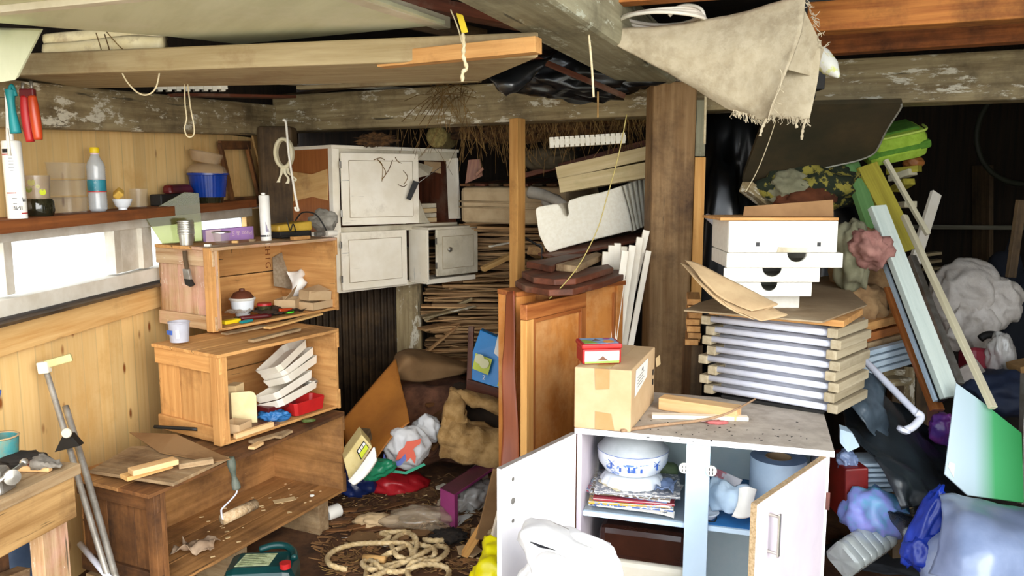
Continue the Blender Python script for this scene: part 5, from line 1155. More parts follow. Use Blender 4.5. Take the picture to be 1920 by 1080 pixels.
prism('shipping_label',[sp_(.12,.10),sp_(.62,.125),sp_(.66,.185),sp_(.16,.185)],so*.4,wht,cb,bevel=0)
text('label_print','AXI',sp_(.42,.168)+so*.6,nn,UP,.014,ink,cb); 
for k in range(4): bar('label_line',sp_(.22,.155-.01*k)+so*.6,sp_(.5-.05*(k%2),.158-.01*k)+so*.6,.0005,.0016,ink,cb,bevel=0)
for k in range(2): bar('printed_symbol',sp_(.9,.07+.035*k)+so,sp_(.9,.09+.035*k)+so,.001,.012,ink,cb,up=nn,bevel=0)
prism('box_flap_tab',[sp_(1.02,.155)+so*0,sp_(1.0,.125)+so*4,sp_(1.2,.118)+so*4,sp_(1.22,.152)],so,cardl,cb)
# tin
ztn=TH+H+.0025
t0=Z(1092,684,ztn);t1=Z(1165,682,ztn);t2=Z(1160,662,ztn)
tn=T('red_tin',t0.lerp(t1,.5),tl('red biscuit tin with a picture lid on the taped cardboard box','tin'))
td=(t1-t0).normalized(); tn_=V((-td.y,td.x,0)); W_=(t1-t0).length
lo=[t0,t1,t1+tn_*.10,t0+tn_*.10]
hexa('tin_body',lo,[p+UP*.05 for p in lo],red,tn,bevel=.006)
lo2=[p+UP*.05+(-td*.003 if i in(0,3) else td*.003)+(-tn_*.003 if i<2 else tn_*.003) for i,p in enumerate(lo)]
hexa('tin_lid',lo2,[p+UP*.016 for p in lo2],red,tn,bevel=.005)
z_=UP*.0665; f=lambda a,b,h=0:t0+td*W_*a+tn_*.10*b+z_+UP*h
prism('lid_picture',[f(.06,.06),f(.94,.06),f(.94,.94),f(.06,.94)],UP*.0006,mk('tin_picture_blue','#5b7fae','#7f9cbe',scale=30,dirt='#cbb07a',amt=.3,dsc=20,rough=.3),tn,bevel=0)
prism('picture_field',[f(.06,.06,.0007),f(.42,.06,.0007),f(.3,.5,.0007),f(.06,.7,.0007)],UP*.0003,plain('picture_green','#7f9a3a'),tn,bevel=0)
prism('picture_mount',[f(.3,.45,.001),f(.55,.5,.001),f(.5,.65,.001),f(.45,.8,.001),f(.4,.62,.001)],UP*.0003,plain('picture_brown','#6d4430'),tn,bevel=0)
lathe('picture_biscuit',f(.72,.3,.001),[(.0001,.0006),(.018,.0005),(.018,0)],gold,tn,axis=UP); lathe('picture_badge',f(.75,.8,.001),[(.0001,.0006),(.012,.0005),(.012,0)],mag,tn,axis=UP)
fr_=lambda a,z:t0+td*W_*a+UP*z-tn_*.0012
prism('front_label',[fr_(.06,.004),fr_(.94,.004),fr_(.94,.043),fr_(.06,.043)],-tn_*.0004,wht,tn,bevel=0)
prism('front_field',[fr_(.06,.004)-tn_*.0006,fr_(.94,.004)-tn_*.0006,fr_(.94,.012)-tn_*.0006,fr_(.06,.010)-tn_*.0006],-tn_*.0003,plain('field_green','#8aa54a'),tn,bevel=0)
prism('front_mount',[fr_(.35,.012)-tn_*.0006,fr_(.68,.012)-tn_*.0006,fr_(.58,.02)-tn_*.0006,fr_(.52,.028)-tn_*.0006,fr_(.46,.021)-tn_*.0006],-tn_*.0003,MC['picture_brown'],tn,bevel=0)
# wood blocks, slat, twig
bar('timber_block',Z(1240,764,TH+.001),Z(1385,786,TH+.001),.06,.042,cratel,tag=tl('pale planed timber block on the worktop behind the white batten','block'),c='b')
bar('white_batten',Z(1222,783,TH+.001),Z(1402,788,TH+.001),.03,.014,wpaint,tag=tl('white painted batten on the worktop before the timber block','batten'),c='b')
tube('bent_twig',[Z(1165,808,TH+.006),Z(1230,798,TH+.008),Z(1300,790,TH+.01),Z(1350,780,TH+.03),Z(1385,765,TH+.05),Z(1416,748,TH+.06)],lambda t:.006-.003*t,mk('dry_bark','#a38466','#8a6c50',rough=.95,bump=.4,scale=30),tag=tl('long bent dry twig lying across the worktop','twig'))
blob('red_shred',Z(1345,792,TH+.006),(.03,.012,.006),mk('pinkish_shred','#c77a78','#a9534f',rough=.9),tag=tl('crumpled reddish shred on the worktop under the twig','shred'),amp=.7,sub=3,fq=4)
blob('pale_shred',Z(1322,788,TH+.005),(.025,.01,.004),plain('pale_shred','#d8b5ad'),tag=tl('pale shred beside the reddish one on the worktop','shred'),amp=.7,sub=3,fq=5)
g=[]
for i in range(50):
    q=Z(rr.uniform(1190,1540),rr.uniform(785,828),TH+.0005); g.append(boxg(q,q+V((rr.uniform(-.006,.006),rr.uniform(.001,.006),0)),.003,.0015))
multi('worktop_grit',g,blackm,kind='stuff'); bpy.data.objects['worktop_grit']['label']='dark grit scattered over the worktop'; bpy.data.objects['worktop_grit']['category']='grit'
# ================================================================ frame stack
FA=Z(1326,744,TH+.001);FB=Z(1562,781,TH+.001); fd=(FB-FA); fd.z=0; fL=fd.length; fd.normalize(); fn=V((-fd.y,fd.x,0)); fn=(fn+fd*.15).normalized()
G='slatted frames stacked on the white cabinet'
ord_=['lowest','second','third','fourth','fifth','sixth','seventh','topmost']
fz=TH+.018; step=(1.155-.895)/7
railm=mk('grey_beige_rail','#b5a78c','#9a8b6e',dirt='#75664c',amt=.35,rnd=.1,**WD)
bar('stack_underboard',FA+fn*.12+fd*.03,FB+fn*.12-fd*.05,.22,.012,blackm,tag=tl('dark board under the stack of white-rod frames','board'),c='b')
for i in range(8):
    z=fz+i*.036; o=(-1)**i*.012
    A=V((FA.x,FA.y,z))+fd*(.0+o+.006*(i%3)); B=V((FB.x,FB.y,z))+fd*(.0+o*.5)
    t=T('rod_frame',A.lerp(B,.5),('%s frame of white rods between wooden rails, counted from the worktop'%ord_[i],'frame',G))
    bar('rail',A+UP*.016-fn*.02,A+UP*.016+fn*.25,.035,.031,railm,t,bevel=.003); bar('rail',B+UP*.016-fn*.03,B+UP*.016+fn*.25,.035,.031,railm,t,bevel=.003)
    for k in range(5): tube('rod',[A+UP*.021+fn*(-.008+.06*k)+fd*.012,B+UP*.013+fn*(-.008+.06*k)-fd*.01],.0115,metalw,t,seg=10,straight=True)
ft=fz+8*.036+.001
# hardboard on top and wooden frame under it
A=V((FA.x,FA.y,ft))-fd*.02;B=V((FB.x,FB.y,ft))+fd*.0
bar('flat_frame_board',A+fn*.14,B+fn*.14,.30,.022,crate,tag=tl('orange-brown wooden tray bottom lying on the frame stack','board'),c='b')
for i in range(6):
    q=Z(1312,610,1.1); q=V((FA.x,FA.y,0))+fn*.33+fd*(-.03)
    pass
zf=ft+.0235
hb=[Z(1282,584,zf),Z(1310,570,zf),Z(1420,540,zf),Z(1560,518,zf),Z(1626,574,zf),Z(1542,606,zf)]
prism('fibreboard_sheet',hb,UP*.006,fbrd,tag=tl('brown fibreboard sheet under the stack of white foam trays','board'))
# stacked foam trays
zt2=zf+.0065
def ftray(px0,px1,Y,z0,z1,dep,lab,hollow=True,notch=None,skew=.35,m=foamb,nm='foam_tray'):
    A=P(px0,500,Y);B=P(px1,500,Y+.0); A.z=B.z=z0; d=(B-A).normalized(); n=(V((-d.y,d.x,0))+d*skew).normalized(); h=z1-z0
    t=T(nm,A.lerp(B,.5)+n*dep/2,lab); u=lambda p,z:V((p.x,p.y,z))
    if notch:
        a,b=notch; L_=(B-A).length; sa=A+d*L_*a; sb=A+d*L_*b; r=L_*(b-a)/2; cc=sa.lerp(sb,.5)
        pts=[u(A,z0),u(B,z0),u(B,z1),u(sb,z1)]+[u(cc+d*(r*math.cos(th)),z1-h*.62*math.sin(th)) for th in [math.pi*j/10 for j in range(1,10)]]+[u(sa,z1),u(A,z1)]
        prism('front_wall',pts,n*.016,m,t,bevel=.002)
    else: prism('front_wall',[u(A,z0),u(B,z0),u(B,z1),u(A,z1)],n*.016,m,t,bevel=.004)
    prism('side_wall',[u(A+n*.0165,z0),u(A+n*dep,z0),u(A+n*dep,z1),u(A+n*.0165,z1)],d*.016,m,t,bevel=.003)
    prism('side_wall',[u(B+n*.0165,z0),u(B+n*dep,z0),u(B+n*dep,z1),u(B+n*.0165,z1)],-d*.016,m,t,bevel=.003)
    prism('back_wall',[u(A+n*dep,z0),u(B+n*dep,z0),u(B+n*dep,z1),u(A+n*dep,z1)],-n*.015,m,t,bevel=.003)
    prism('bottom',[u(A+n*.017+d*.017,z0+.001),u(B+n*.017-d*.017,z0+.001),u(B+n*(dep-.016)-d*.017,z0+.001),u(A+n*(dep-.016)+d*.017,z0+.001)],UP*.01,m,t)
    return t,A,B,d,n
Yt=2.72
def zy(py,Y): return P(1450,py,Y).z
zz=[zt2,zy(556,Yt)-.0,zy(529,Yt),zy(502,Yt),zy(474,Yt),zy(414,Yt)]
ftray(1385,1502,Yt+.06,zz[0],zz[1]-.001,.22,tl('lowest plain white foam tray on the fibreboard','tray'),skew=.3)
ftray(1352,1524,Yt,zz[1],zz[2]-.001,.26,tl('second foam tray from the bottom with a half-round notch left of centre','tray'),notch=(.44,.62))
ftray(1357,1538,Yt,zz[2],zz[3]-.001,.26,tl('middle foam tray with a half-round notch, below the wider tray','tray'),notch=(.40,.60))
ftray(1362,1580,Yt,zz[3],zz[4]-.001,.26,tl('widest foam tray, just under the foam box','tray'),notch=(.52,.69),skew=.05)
t,A,B,d,n=ftray(1364,1568,Yt+.0,zz[4],zz[5],.28,tl('tall white foam box with two small square holes, topmost in the stack','box'),skew=.05,nm='foam_box')
for s in (.27,.83):
    q=A+(B-A)*s; prism('square_hole',[V((q.x,q.y,zz[4]+.022))-n*.001-d*.006,V((q.x,q.y,zz[4]+.022))-n*.001+d*.006,V((q.x,q.y,zz[4]+.036))-n*.001+d*.006,V((q.x,q.y,zz[4]+.036))-n*.001-d*.006],-n*.0005,ink,t,bevel=0)
q=A+(B-A)*.58; prism('moulded_handle',[V((q.x,q.y,zz[4]+.002))-d*.05-n*.001,V((q.x,q.y,zz[4]+.002))+d*.05-n*.001,V((q.x,q.y,zz[4]+.016))+d*.055-n*.001,V((q.x,q.y,zz[4]+.02))-d*.045-n*.001],-n*.002,wpaintd,t)
u=lambda p,z:V((p.x,p.y,z))
prism('brown_board',[u(A-d*.03,zz[5]+.001),u(B,zz[5]+.001),u(B+n*.25,zz[5]+.001),u(A+n*.22-d*.05,zz[5]+.001)],UP*.01,crate,tag=tl('splintered orange-brown board lying on top of the foam box','board'))
prism('cardboard_flap',[u(A+d*.07+n*.10,zz[5]+.012),u(B+n*.05,zz[5]+.012),u(B+n*.05-d*.005,zz[5]+.07),u(A+d*.075+n*.10,zz[5]+.045)],n*.004,cardd,tag=tl('upright brown cardboard flap behind the foam box top','cardboard'))
# kraft paper bags
gp=[[(1275,492,2.75),(1300,500,2.72),(1350,525,2.66),(1440,572,2.6)],[(1290,508,2.68),(1315,535,2.62),(1350,560,2.58),(1448,578,2.56)],[(1300,520,2.66),(1330,552,2.6),(1365,575,2.55),(1400,590,2.53)]]
pb_=T('kraft_bags',P(1380,580,2.6),tl('sheaf of folded kraft paper bags leaning on the foam trays','bags'))
for k in range(4):
    rows=[[P(a+k*9-(6 if k==2 else 0),b+k*4.5-(10 if k==1 else 0),Y+.016-k*.010) for a,b,Y in r] for r in gp]
    grid('paper_bag',rows,kraft,pb_,thick=.0015,amp=.004,fq=6,seed=k)
for i in range(7):
    q=V((FA.x,FA.y,0))+fn*.36-fd*.015
    z=1.02+.026*i; bar('brick_slip' if False else 'wood_offcut',P(1292+((i*7)%4),300,2.95)*0+V((P(1296+(i*5)%7,600,3.02).x,3.0,z)),V((P(1318+(i*3)%6,600,3.02).x,3.2,z)),.05,.022,crate,tag=('small red-brown offcut end, one of the pile beside the thick post','offcut','offcut ends piled beside the thick post'))
bar('offcut_support',V((P(1306,700,3.02).x,3.1,0)),V((P(1306,700,3.02).x,3.1,1.005)),.045,.16,greyd,tag=tl('weathered upright board end between thick post and frame stack','board'),up=V((0,1,0)))
# ================================================================ wardrobe block behind the box
wA=P(968,546,3.15);wB=P(1168,522,3.52); wz=1.195
wA.z=wB.z=0; wd=(wB-wA).normalized(); wn=V((-wd.y,wd.x,0)); wL=(wB-wA).length
wp=lambda s,z,o=0:V((wA.x+wd.x*s+wn.x*o,wA.y+wd.y*s+wn.y*o,z))
wr_=T('wardrobe_carcass',wp(wL/2,0,.15),tl('brown wooden wardrobe carcass standing behind the taped cardboard box','wardrobe'))
def wbx(nm,s0,s1,o0,o1,z0,z1,m,p=None,**k): return hexa(nm,[wp(s0,z0,o0),wp(s1,z0,o0),wp(s1,z0,o1),wp(s0,z0,o1)],[wp(s0,z1,o0),wp(s1,z1,o0),wp(s1,z1,o1),wp(s0,z1,o1)],m,p or wr_,**k)
wbx('side_panel',0,.10,.0,.02,0,wz-.02,honey); wbx('side_panel',.0,.02,.021,.12,0,wz-.02,honey); wbx('side_panel',wL-.02,wL,.021,.12,0,wz-.02,redw); wbx('back_panel',.10,wL,.012,.02,0,wz-.02,honey)
wbx('top_board',-.005,wL+.01,-.01,.12,wz-.02,wz,redw); wbx('front_post',wL-.04,wL,-.005,.011,0,wz-.02,honey); wbx('panel_moulding',wL-.055,wL-.045,-.002,.011,.1,wz-.05,redw)
# curled veneer sheet at left
vA=P(944,560,3.12)
grid('veneer_sheet',[[P(950,548,3.2),P(946,640,3.15),P(941,700,3.1),P(943,800,3.05),P(938,900,3.0),P(948,1000,2.95)],[P(964,545,3.14),P(966,640,3.1),P(966,700,3.08),P(972,800,3.02),P(975,900,3.0),P(975,1000,2.95)]],redp,tag=tl('brown veneer strip curling off at the left of the wardrobe','veneer'),thick=.006)
# loose door panel in front
e0=P(988,580,2.96);e1=P(1100,545,3.3);e0.z=e1.z=0; ed=(e1-e0).normalized(); en=V((-ed.y,ed.x,0)); eL=(e1-e0).length
ep=lambda s,z,o=0:V((e0.x+ed.x*s+en.x*o,e0.y+ed.y*s+en.y*o,z))
do=T('loose_wardrobe_leaf',ep(eL/2,0),tl('loose panelled wardrobe door leaning in front of the wardrobe carcass','door'))
zt3=P(988,572,2.96).z
def ebx(nm,s0,s1,o0,o1,z0,z1,m): return hexa(nm,[ep(s0,z0,o0),ep(s1,z0,o0),ep(s1,z0,o1),ep(s0,z0,o1)],[ep(s0,z1,o0),ep(s1,z1,o0),ep(s1,z1,o1),ep(s0,z1,o1)],m,do)
ebx('stile',0,.045,0,.03,0,zt3-.06,blondw); ebx('top_rail',0,eL,0,.032,zt3-.059,zt3,redw); ebx('stile',eL-.04,eL,0,.03,0,zt3-.06,redw); ebx('panel',.046,eL-.041,.012,.02,.1,zt3-.06,honey); ebx('bottom_rail',.046,eL-.041,0,.03,0,.1,redw)
ebx('moulding',.046,.058,.0,.0115,.1,zt3-.06,redw); ebx('moulding',.059,eL-.041,.0,.0115,zt3-.075,zt3-.06,redw)
# curved dark arms on top
armp=lambda a,b,Y:P(a,b,Y)
def arc(nm,pts,zs_,th,w,m,lab):
    """curved flat piece, pts outline in (px,py) on height z"""
    o=prism(nm,[Z(a,b,zs_) for a,b in pts],UP*th,m,tag=lab,bevel=.004); return o
arc('curved_board',[(966,538),(985,548),(1030,556),(1075,554),(1130,540),(1188,518),(1180,508),(1120,520),(1075,530),(1020,530),(985,526)],wz+.001,.026,0,darkw,tl('lowest dark curved seat board on the wardrobe','board'))
arc('curved_board',[(978,520),(1000,532),(1040,536),(1080,534),(1150,512),(1140,505),(1085,516),(1035,518),(1000,514)],wz+.028,.026,0,darkw,tl('second dark curved board, lying on the lowest one','board'))
arc('wood_offcut',[(987,502),(1035,512),(1045,505),(1110,485),(1100,478),(1030,495)],wz+.055,.028,0,darkw,tl('reddish-ended offcut at the left on top of the curved boards','offcut'))
arc('wood_offcut',[(1042,508),(1082,512),(1130,488),(1118,482),(1080,498)],wz+.055,.03,0,crateg,tl('square weathered offcut right on top of the curved boards','offcut'))
# white shutter slats leaning right of wardrobe
G='white painted slats leaning between wardrobe and thick post'
for i,(a,b,w) in enumerate((((1212,432),(1150,700),.03),((1200,445),(1168,660),.03),((1216,470),(1180,660),.025),((1186,460),(1160,640),.03),((1172,470),(1150,640),.03))):
    A_=P(*a,3.66-.03*i);B_=P(*b,3.62-.03*i); B_=A_+(B_-A_)*((A_.z-.01)/(A_.z-B_.z)); bar('shutter_lath',A_,B_,.018,w,wpaint,tag=('white painted slat leaning right of the wardrobe, behind the box','slat',G),up=V((1,0,.2)))
for i,(x,y0_,y1_) in enumerate(((1136,472,500),(1147,460,498),(1158,456,500),(1170,462,505))):
    bar('shutter_lath_end',P(x,y0_,3.72),P(x-3,y1_+10,3.72),.03,.025,wpaint,tag=('short broken white slat end behind the curved boards','slat','broken white slat ends behind the curved boards'),up=V((0,1,0)))
# ================================================================ floor things, middle
def fl(px,py,z=0.004): return Z(px,py,z)
rr=random.Random(8)
# curled hardboard
t=T('curled_hardboard',fl(700,880),tl('bent orange hardboard sheet curling over on the floor beside the crates','sheet'))
grid('sheet',[[P(640,790,4.15),P(700,720,4.3),P(742,672,4.45)],[P(650,840,4.0),P(710,770,4.15),P(752,720,4.3)],[P(668,870,3.9),P(722,800,4.0),P(762,760,4.1)],[P(698,872,3.85),P(735,820,3.9),P(768,792,3.95)]],hardb,t,thick=.005)
grid('curled_end',[[P(735,690,4.45),P(745,662,4.6),P(785,655,4.75),P(880,682,4.8)],[P(745,700,4.4),P(765,672,4.4),P(800,678,4.5),P(878,690,4.6)],[P(748,712,4.5),P(770,715,4.45),P(800,715,4.5),P(872,700,4.6)]],hardd,t,thick=.005)
# furry roll (stiff insulation) with slot
t=T('insulation_pad',fl(885,870),tl('furry brown insulation pad with a slot, leaning behind the wardrobe veneer','insulation'))
pts=[(848,728),(862,724),(940,752),(945,800),(945,868),(905,872),(870,866),(822,852),(826,810),(834,765)]
Yp=lambda a,b:3.95+ (872-b)*.0016
o=prism('slot_shade_backing',[P(a,b,Yp(a,b)+.09) for a,b in pts],V((0,.05,.02)),slotshade:=mk('dark_slot_backing','#20160d','#2f2114',rough=1),t,bevel=.02)  # dark backing puts the slot's shade into the colour
grid('pad_lower',[[P(834,776,4.08),P(880,794,4.08),P(945,815,4.1)],[P(826,800,4.0),P(880,815,3.97),P(946,828,4.0)],[P(824,830,3.98),P(880,840,3.94),P(946,845,3.97)],[P(826,852,4.0),P(880,866,3.97),P(944,868,4.0)]],sheep,t,thick=.05,amp=.03,fq=16)
grid('pad_upper',[[P(846,730,4.16),P(890,742,4.16),P(946,758,4.18)],[P(844,738,4.1),P(890,750,4.08),P(946,765,4.1)],[P(872,746,4.1),P(895,758,4.09),P(946,773,4.12)]],sheep,t,thick=.04,amp=.02,fq=16)
grid('pad_edge',[[P(846,732,4.1),P(838,765,4.06),P(830,800,4.02)],[P(862,740,4.07),P(860,770,4.03),P(858,800,3.99)],[P(868,752,4.09),P(868,772,4.06),P(872,795,4.02)]],sheep,t,thick=.04,amp=.02,fq=16)
# dark chair frame with blue packet
t=T('chair_corner',P(885,720,4.25),tl('dark wooden frame corner behind the furry pad, blue packet set in it','frame'))
bar('upright',P(884,612,4.35),P(880,722,4.25),.03,.03,darkw,t); bar('lower_rail',P(876,720,4.25),P(962,745,4.2),.03,.06,darkw,t)
t=T('blue_packet',P(915,680,4.2),tl('bright blue printed packet standing in the dark frame','packet'))
fpk=[P(900,618,4.30),P(950,640,4.25),P(950,735,4.2),P(936,728,4.2),P(884,712,4.24),P(886,660,4.27)]
prism('packet',fpk,V((.01,.05,0)),cyanp,t,bevel=.004)
eb=(P(950,680,4.2)-P(886,660,4.24)).normalized(); off=V((0,-.012,0))
sq=[P(892,661,4.24),P(923,673,4.215),P(915,702,4.2),P(886,690,4.225)]
prism('yellow_square',[p+off for p in sq],V((0,-.002,0)),lime,t,bevel=0)
for a,b in ((899,672),(908,681)): lathe('pale_disc',P(a,b,4.2)+off,[(.0001,.001),(.026,.001),(.026,0)],mk('pale_disc','#e3dfb0') if a==899 else MC['pale_disc'],t,axis=V((0,-1,.05)),seg=20)
prism('yellow_corner',[p+off for p in (P(940,700,4.2),P(952,690,4.2),P(952,728,4.18),P(932,722,4.2))],V((0,-.002,0)),lime,t,bevel=0)
text('packet_number','2',P(907,707,4.19)+off,V((1,.1,-.2)),V((.1,0,1)),.035,wht,t)
grid('torn_white_edge',[[P(942,582,4.1),P(945,600,4.1),P(940,650,4.1),P(930,668,4.1)],[P(943,582,4.09),P(949,610,4.08),P(946,645,4.08),P(936,655,4.08)]],wht,tag=tl('white torn paper strip hanging left of the veneer edge','paper'),thick=.002) if False else prism('torn_paper',[P(943,585,4.0),P(950,640,4.0),P(943,648,4.0),P(936,671,4.0),P(926,662,4.0)],V((0,.003,0)),wht,tag=tl('white torn paper strip hanging left of the veneer edge','paper'))
# teal box behind, rubble
bar('teal_box',P(812,745,4.7),P(850,735,4.7),.10,.07,tealp,tag=tl('small teal box on the rubble behind the furry pad','box'))
G='stones in the rubble heap behind the hardboard'
for i in range(26):
    px=rr.uniform(770,850);py=rr.uniform(705,840); Y=4.15+(840-py)*.0055; q=P(px,py,Y); q.z=max(.03,q.z-.05); 
    s=rr.uniform(.04,.09)
    blob('rubble_stone',q,(s,s*.8,s*.6),brick,tag=('rough brown stone in the rubble heap behind the bent hardboard','stone',G),amp=.5,fq=1.5,seed=i,sub=2,ridge=False,sm=False,rot=i,)
t=blob('rubble_heap',P(835,800,4.75),(.45,.35,.30),brick,tag=('earth and rubble heap behind the bent hardboard','heap'),amp=.3,fq=3,ridge=False,floor=0); t['kind']='stuff'
for i,(a,b,w,Y) in enumerate((((800,800),(835,775),.09,4.2),((806,842),(850,800),.05,4.15),((800,760),(838,752),.03,4.5))):
    bar('broken_plank',P(*a,Y),P(*b,Y+.1),w,.02,crated,tag=tl(('broken brown plank leaning on the rubble, upper','broken brown plank on the rubble, lower','thin broken plank deep in the rubble')[i],'plank'))
# carrier bag with flower
cbg=T('carrier_bag',fl(765,880),tl('white carrier bag with a red and blue flower print on the floor','bag'))
bc=P(762,838,3.95)
blob('bag_body',bc,(.115,.10,.105),whtbag,cbg,amp=.22,fq=2,seed=4,floor=0.005,sub=5)
def patch(nm,pts,Yc,m,par,bulge=.0):
    # a print lying just in front of the bag body
    return prism(nm,[P(a,b,Yc) for a,b in pts],V((0,-.003,0)),m,par,bevel=0)
Yf=3.835
patch('flower_petal',[(742,862),(748,846),(758,838),(762,828),(776,826),(790,822),(788,832),(778,838),(772,848),(762,858)],Yf,plain('coral_print','#d9644e'),cbg)
patch('flower_petal',[(762,846),(775,842),(780,856),(778,870),(770,858),(762,866)],Yf,MC['coral_print'],cbg)
patch('blue_swirl',[(720,850),(724,860),(736,866),(748,864),(760,850),(762,860),(752,872),(738,874),(724,870),(718,860)],Yf,plain('blue_violet_print','#6a78c0'),cbg)
patch('green_line',[(730,880),(760,884),(795,868),(798,872),(762,889),(730,885)],Yf-.004,plain('green_print','#3c9a7a'),cbg)
blob('white_bag_fold',P(800,805,4.1),(.07,.06,.07),whtbag,tag=tl('crumpled whitish bag behind the flower carrier bag','bag'),amp=.4,seed=2)
# coloured heap: blue, red, green
blob('blue_bag',V((fl(668,925).x,fl(668,925).y+.03,.06)),(.11,.10,.09),bluef2:=plain('navy_blue_film','#1c2f6e','#14224f',r=.35,bump=.1),tag=tl('navy blue plastic bag under the lowest crate end','bag'),amp=.35,floor=.004,seed=6)
blob('red_bag',V((fl(735,915).x,fl(735,915).y+.02,.035)),(.16,.12,.07),plain('bright_red_film','#b5222a','#8f151c',r=.35,bump=.1),tag=tl('bright red plastic bag flattened on the floor','bag'),amp=.35,floor=.004,seed=8,tilt=.1)
blob('green_bag',P(705,880,3.72),(.085,.05,.045),green,tag=tl('green plastic bag between tray and carrier bag','bag'),amp=.35,seed=10,tilt=-.3)
# tilted cream box and tray
t=T('cream_device_box',P(670,860,3.55),tl('cream box with a yellow-green label standing tilted by the crate end','box'))
a_,b_,c_,d_=P(644,862,3.62),P(678,815,3.62),P(698,838,3.58),P(656,905,3.55)
prism('box_body',[a_,b_,c_,d_],V((-.03,.10,.01)),mk('yellowed_cream_plastic','#dcc98f','#ccb779',rough=.5),t,bevel=.004)
def lerp4(s,t_): return a_.lerp(b_,s).lerp(d_.lerp(c_,s),t_)
o=V((.004,-.006,.0)); 
prism('label',[lerp4(.55,.28)+o,lerp4(.92,.28)+o,lerp4(.92,.78)+o,lerp4(.55,.78)+o],V((.001,-.002,0)),ink,t,bevel=0)
o=o*1.5
for s0_,s1_,t0_,t1_,m in ((.58,.9,.5,.75,lime),(.58,.68,.31,.46,wht),(.7,.79,.31,.46,creamp),(.81,.9,.31,.46,wht)): prism('label_field',[lerp4(s0_,t0_)+o,lerp4(s1_,t0_)+o,lerp4(s1_,t1_)+o,lerp4(s0_,t1_)+o],V((.001,-.002,0)),m,t,bevel=0)
grid('white_tray_lid',[[P(654,902,3.5),P(672,880,3.5),P(702,838,3.5)],[P(662,908,3.48),P(682,892,3.48),P(706,858,3.48)],[P(668,906,3.52),P(690,886,3.52),P(705,864,3.52)]],wht,tag=tl('white rounded plastic lid leaning under the cream box','lid'),thick=.012)
bar('brown_board_stub',P(662,845,3.72),P(688,812,3.85),.05,.06,greyd,tag=tl('dark board stub behind the cream box','board'))
# cylinder
a_=fl(620,962,.03); lathe('white_canister',fl(612,965,.034),[(.0001,0),(.033,0),(.034,.004),(.034,.07),(.03,.075),(.0001,.075)],wht,tag=tl('small white plastic canister lying on the floor by the lowest crate','canister'),axis=V((.65,.65,.05)))
# magenta box
t=T('magenta_box',fl(870,945),tl('open magenta and white box lying on its side, clear film inside','box'))
m0=fl(828,972,.004);m1=fl(850,990,.004)
A=fl(852,992,.004);B=fl(940,925,.004); n=V((-.1,.0,0)); dx=(B-A)
A2_=fl(826,978,.004); side=(A2_-A); hgt=.17
for nm,pts,m in (('end_panel',[A,A2_,A2_+UP*hgt,A+UP*(hgt)],mag),('top_panel',[A+UP*hgt,A2_+UP*hgt,A2_+UP*hgt+dx,A+UP*hgt+dx],magd),('back_panel',[A2_,A2_+dx,A2_+dx+UP*hgt,A2_+UP*hgt],wht),('bottom_panel',[A,B,B+side,A2_],wht)):
    nn3=(pts[1]-pts[0]).cross(pts[2]-pts[1]).normalized()*.003; prism(nm,pts,nn3,m,t,bevel=0)
prism('edge_panel',[A+UP*.05,A+UP*hgt,A+dx+UP*hgt,A+dx+UP*(hgt-.012),A+UP*(hgt-.012)+dx*.06,A+dx*.06+UP*.0,A],V((.002,-.002,0)),mag,t,bevel=0)
blob('clear_film',A+dx*.55+side*.45+UP*.06,(.15,.06,.055),clearp2:=mk('shiny_film','#d8d3cc','#c4beb6',rough=.15,bump=.2,clear=.35,spec=.9,scale=14),tag=tl('crumpled clear film lying in the magenta box','film'),amp=.5,fq=3,rot=math.atan2(dx.y,dx.x),floor=.008,seed=12)
# beige bag and debris
blob('clear_beige_bag',V((fl(790,985).x,fl(790,985).y,.04)),(.17,.08,.05),clearg,tag=tl('dusty translucent plastic bag on the floor in front of the red bag','bag'),amp=.35,floor=.004,seed=14,rot=.1)
blob('clear_beige_bag',V((fl(838,965).x,fl(838,965).y,.05)),(.05,.05,.06),clearg,tag=tl('small upright clear bag beside the magenta box','bag'),amp=.35,floor=.004,seed=15)
blob('paper_bag_wad',V((fl(705,985).x,fl(705,985).y,.03)),(.09,.05,.03),kraft,tag=tl('crushed brown paper bag left of the translucent bag','bag'),amp=.5,floor=.004,seed=16)
blob('black_fur_brush',V((fl(842,1015).x,fl(842,1015).y,.03)),(.07,.04,.03),mk('black_bristle','#1a1511','#2b221a',rough=1,bump=1,scale=60),tag=tl('black bristly brush head at the right of the rope coils','brush'),amp=.5,fq=4,seed=17,floor=.003)
for i,(px,py,w,m,lab) in enumerate(((735,1005,.12,cardd,'flat cardboard piece under the rope coils'),(680,1010,.10,hardd,'grey-brown cardboard piece left of the rope'),(880,1035,.09,kraft,'kraft paper piece at the foot of the leaning planks'),(905,1000,.09,kraft,'brown paper scrap by the leaning planks'),(790,1000,.06,cardd,'small cardboard piece behind the rope'),(775,905,.05,kraft,'paper piece beyond the red bag'),(830,915,.06,wpaintd,'pale scrap near the furry pad foot'))):
    q=fl(px,py,.006+.0015*i); a=rr.uniform(0,3); prism('floor_cardboard',[q+V((math.cos(a+k)*w*rr.uniform(.6,1),math.sin(a+k)*w*.8,rr.uniform(0,.008))) for k in (0,1.3,2.6,3.7,5)],UP*.003,m,tag=tl(lab,'cardboard'))
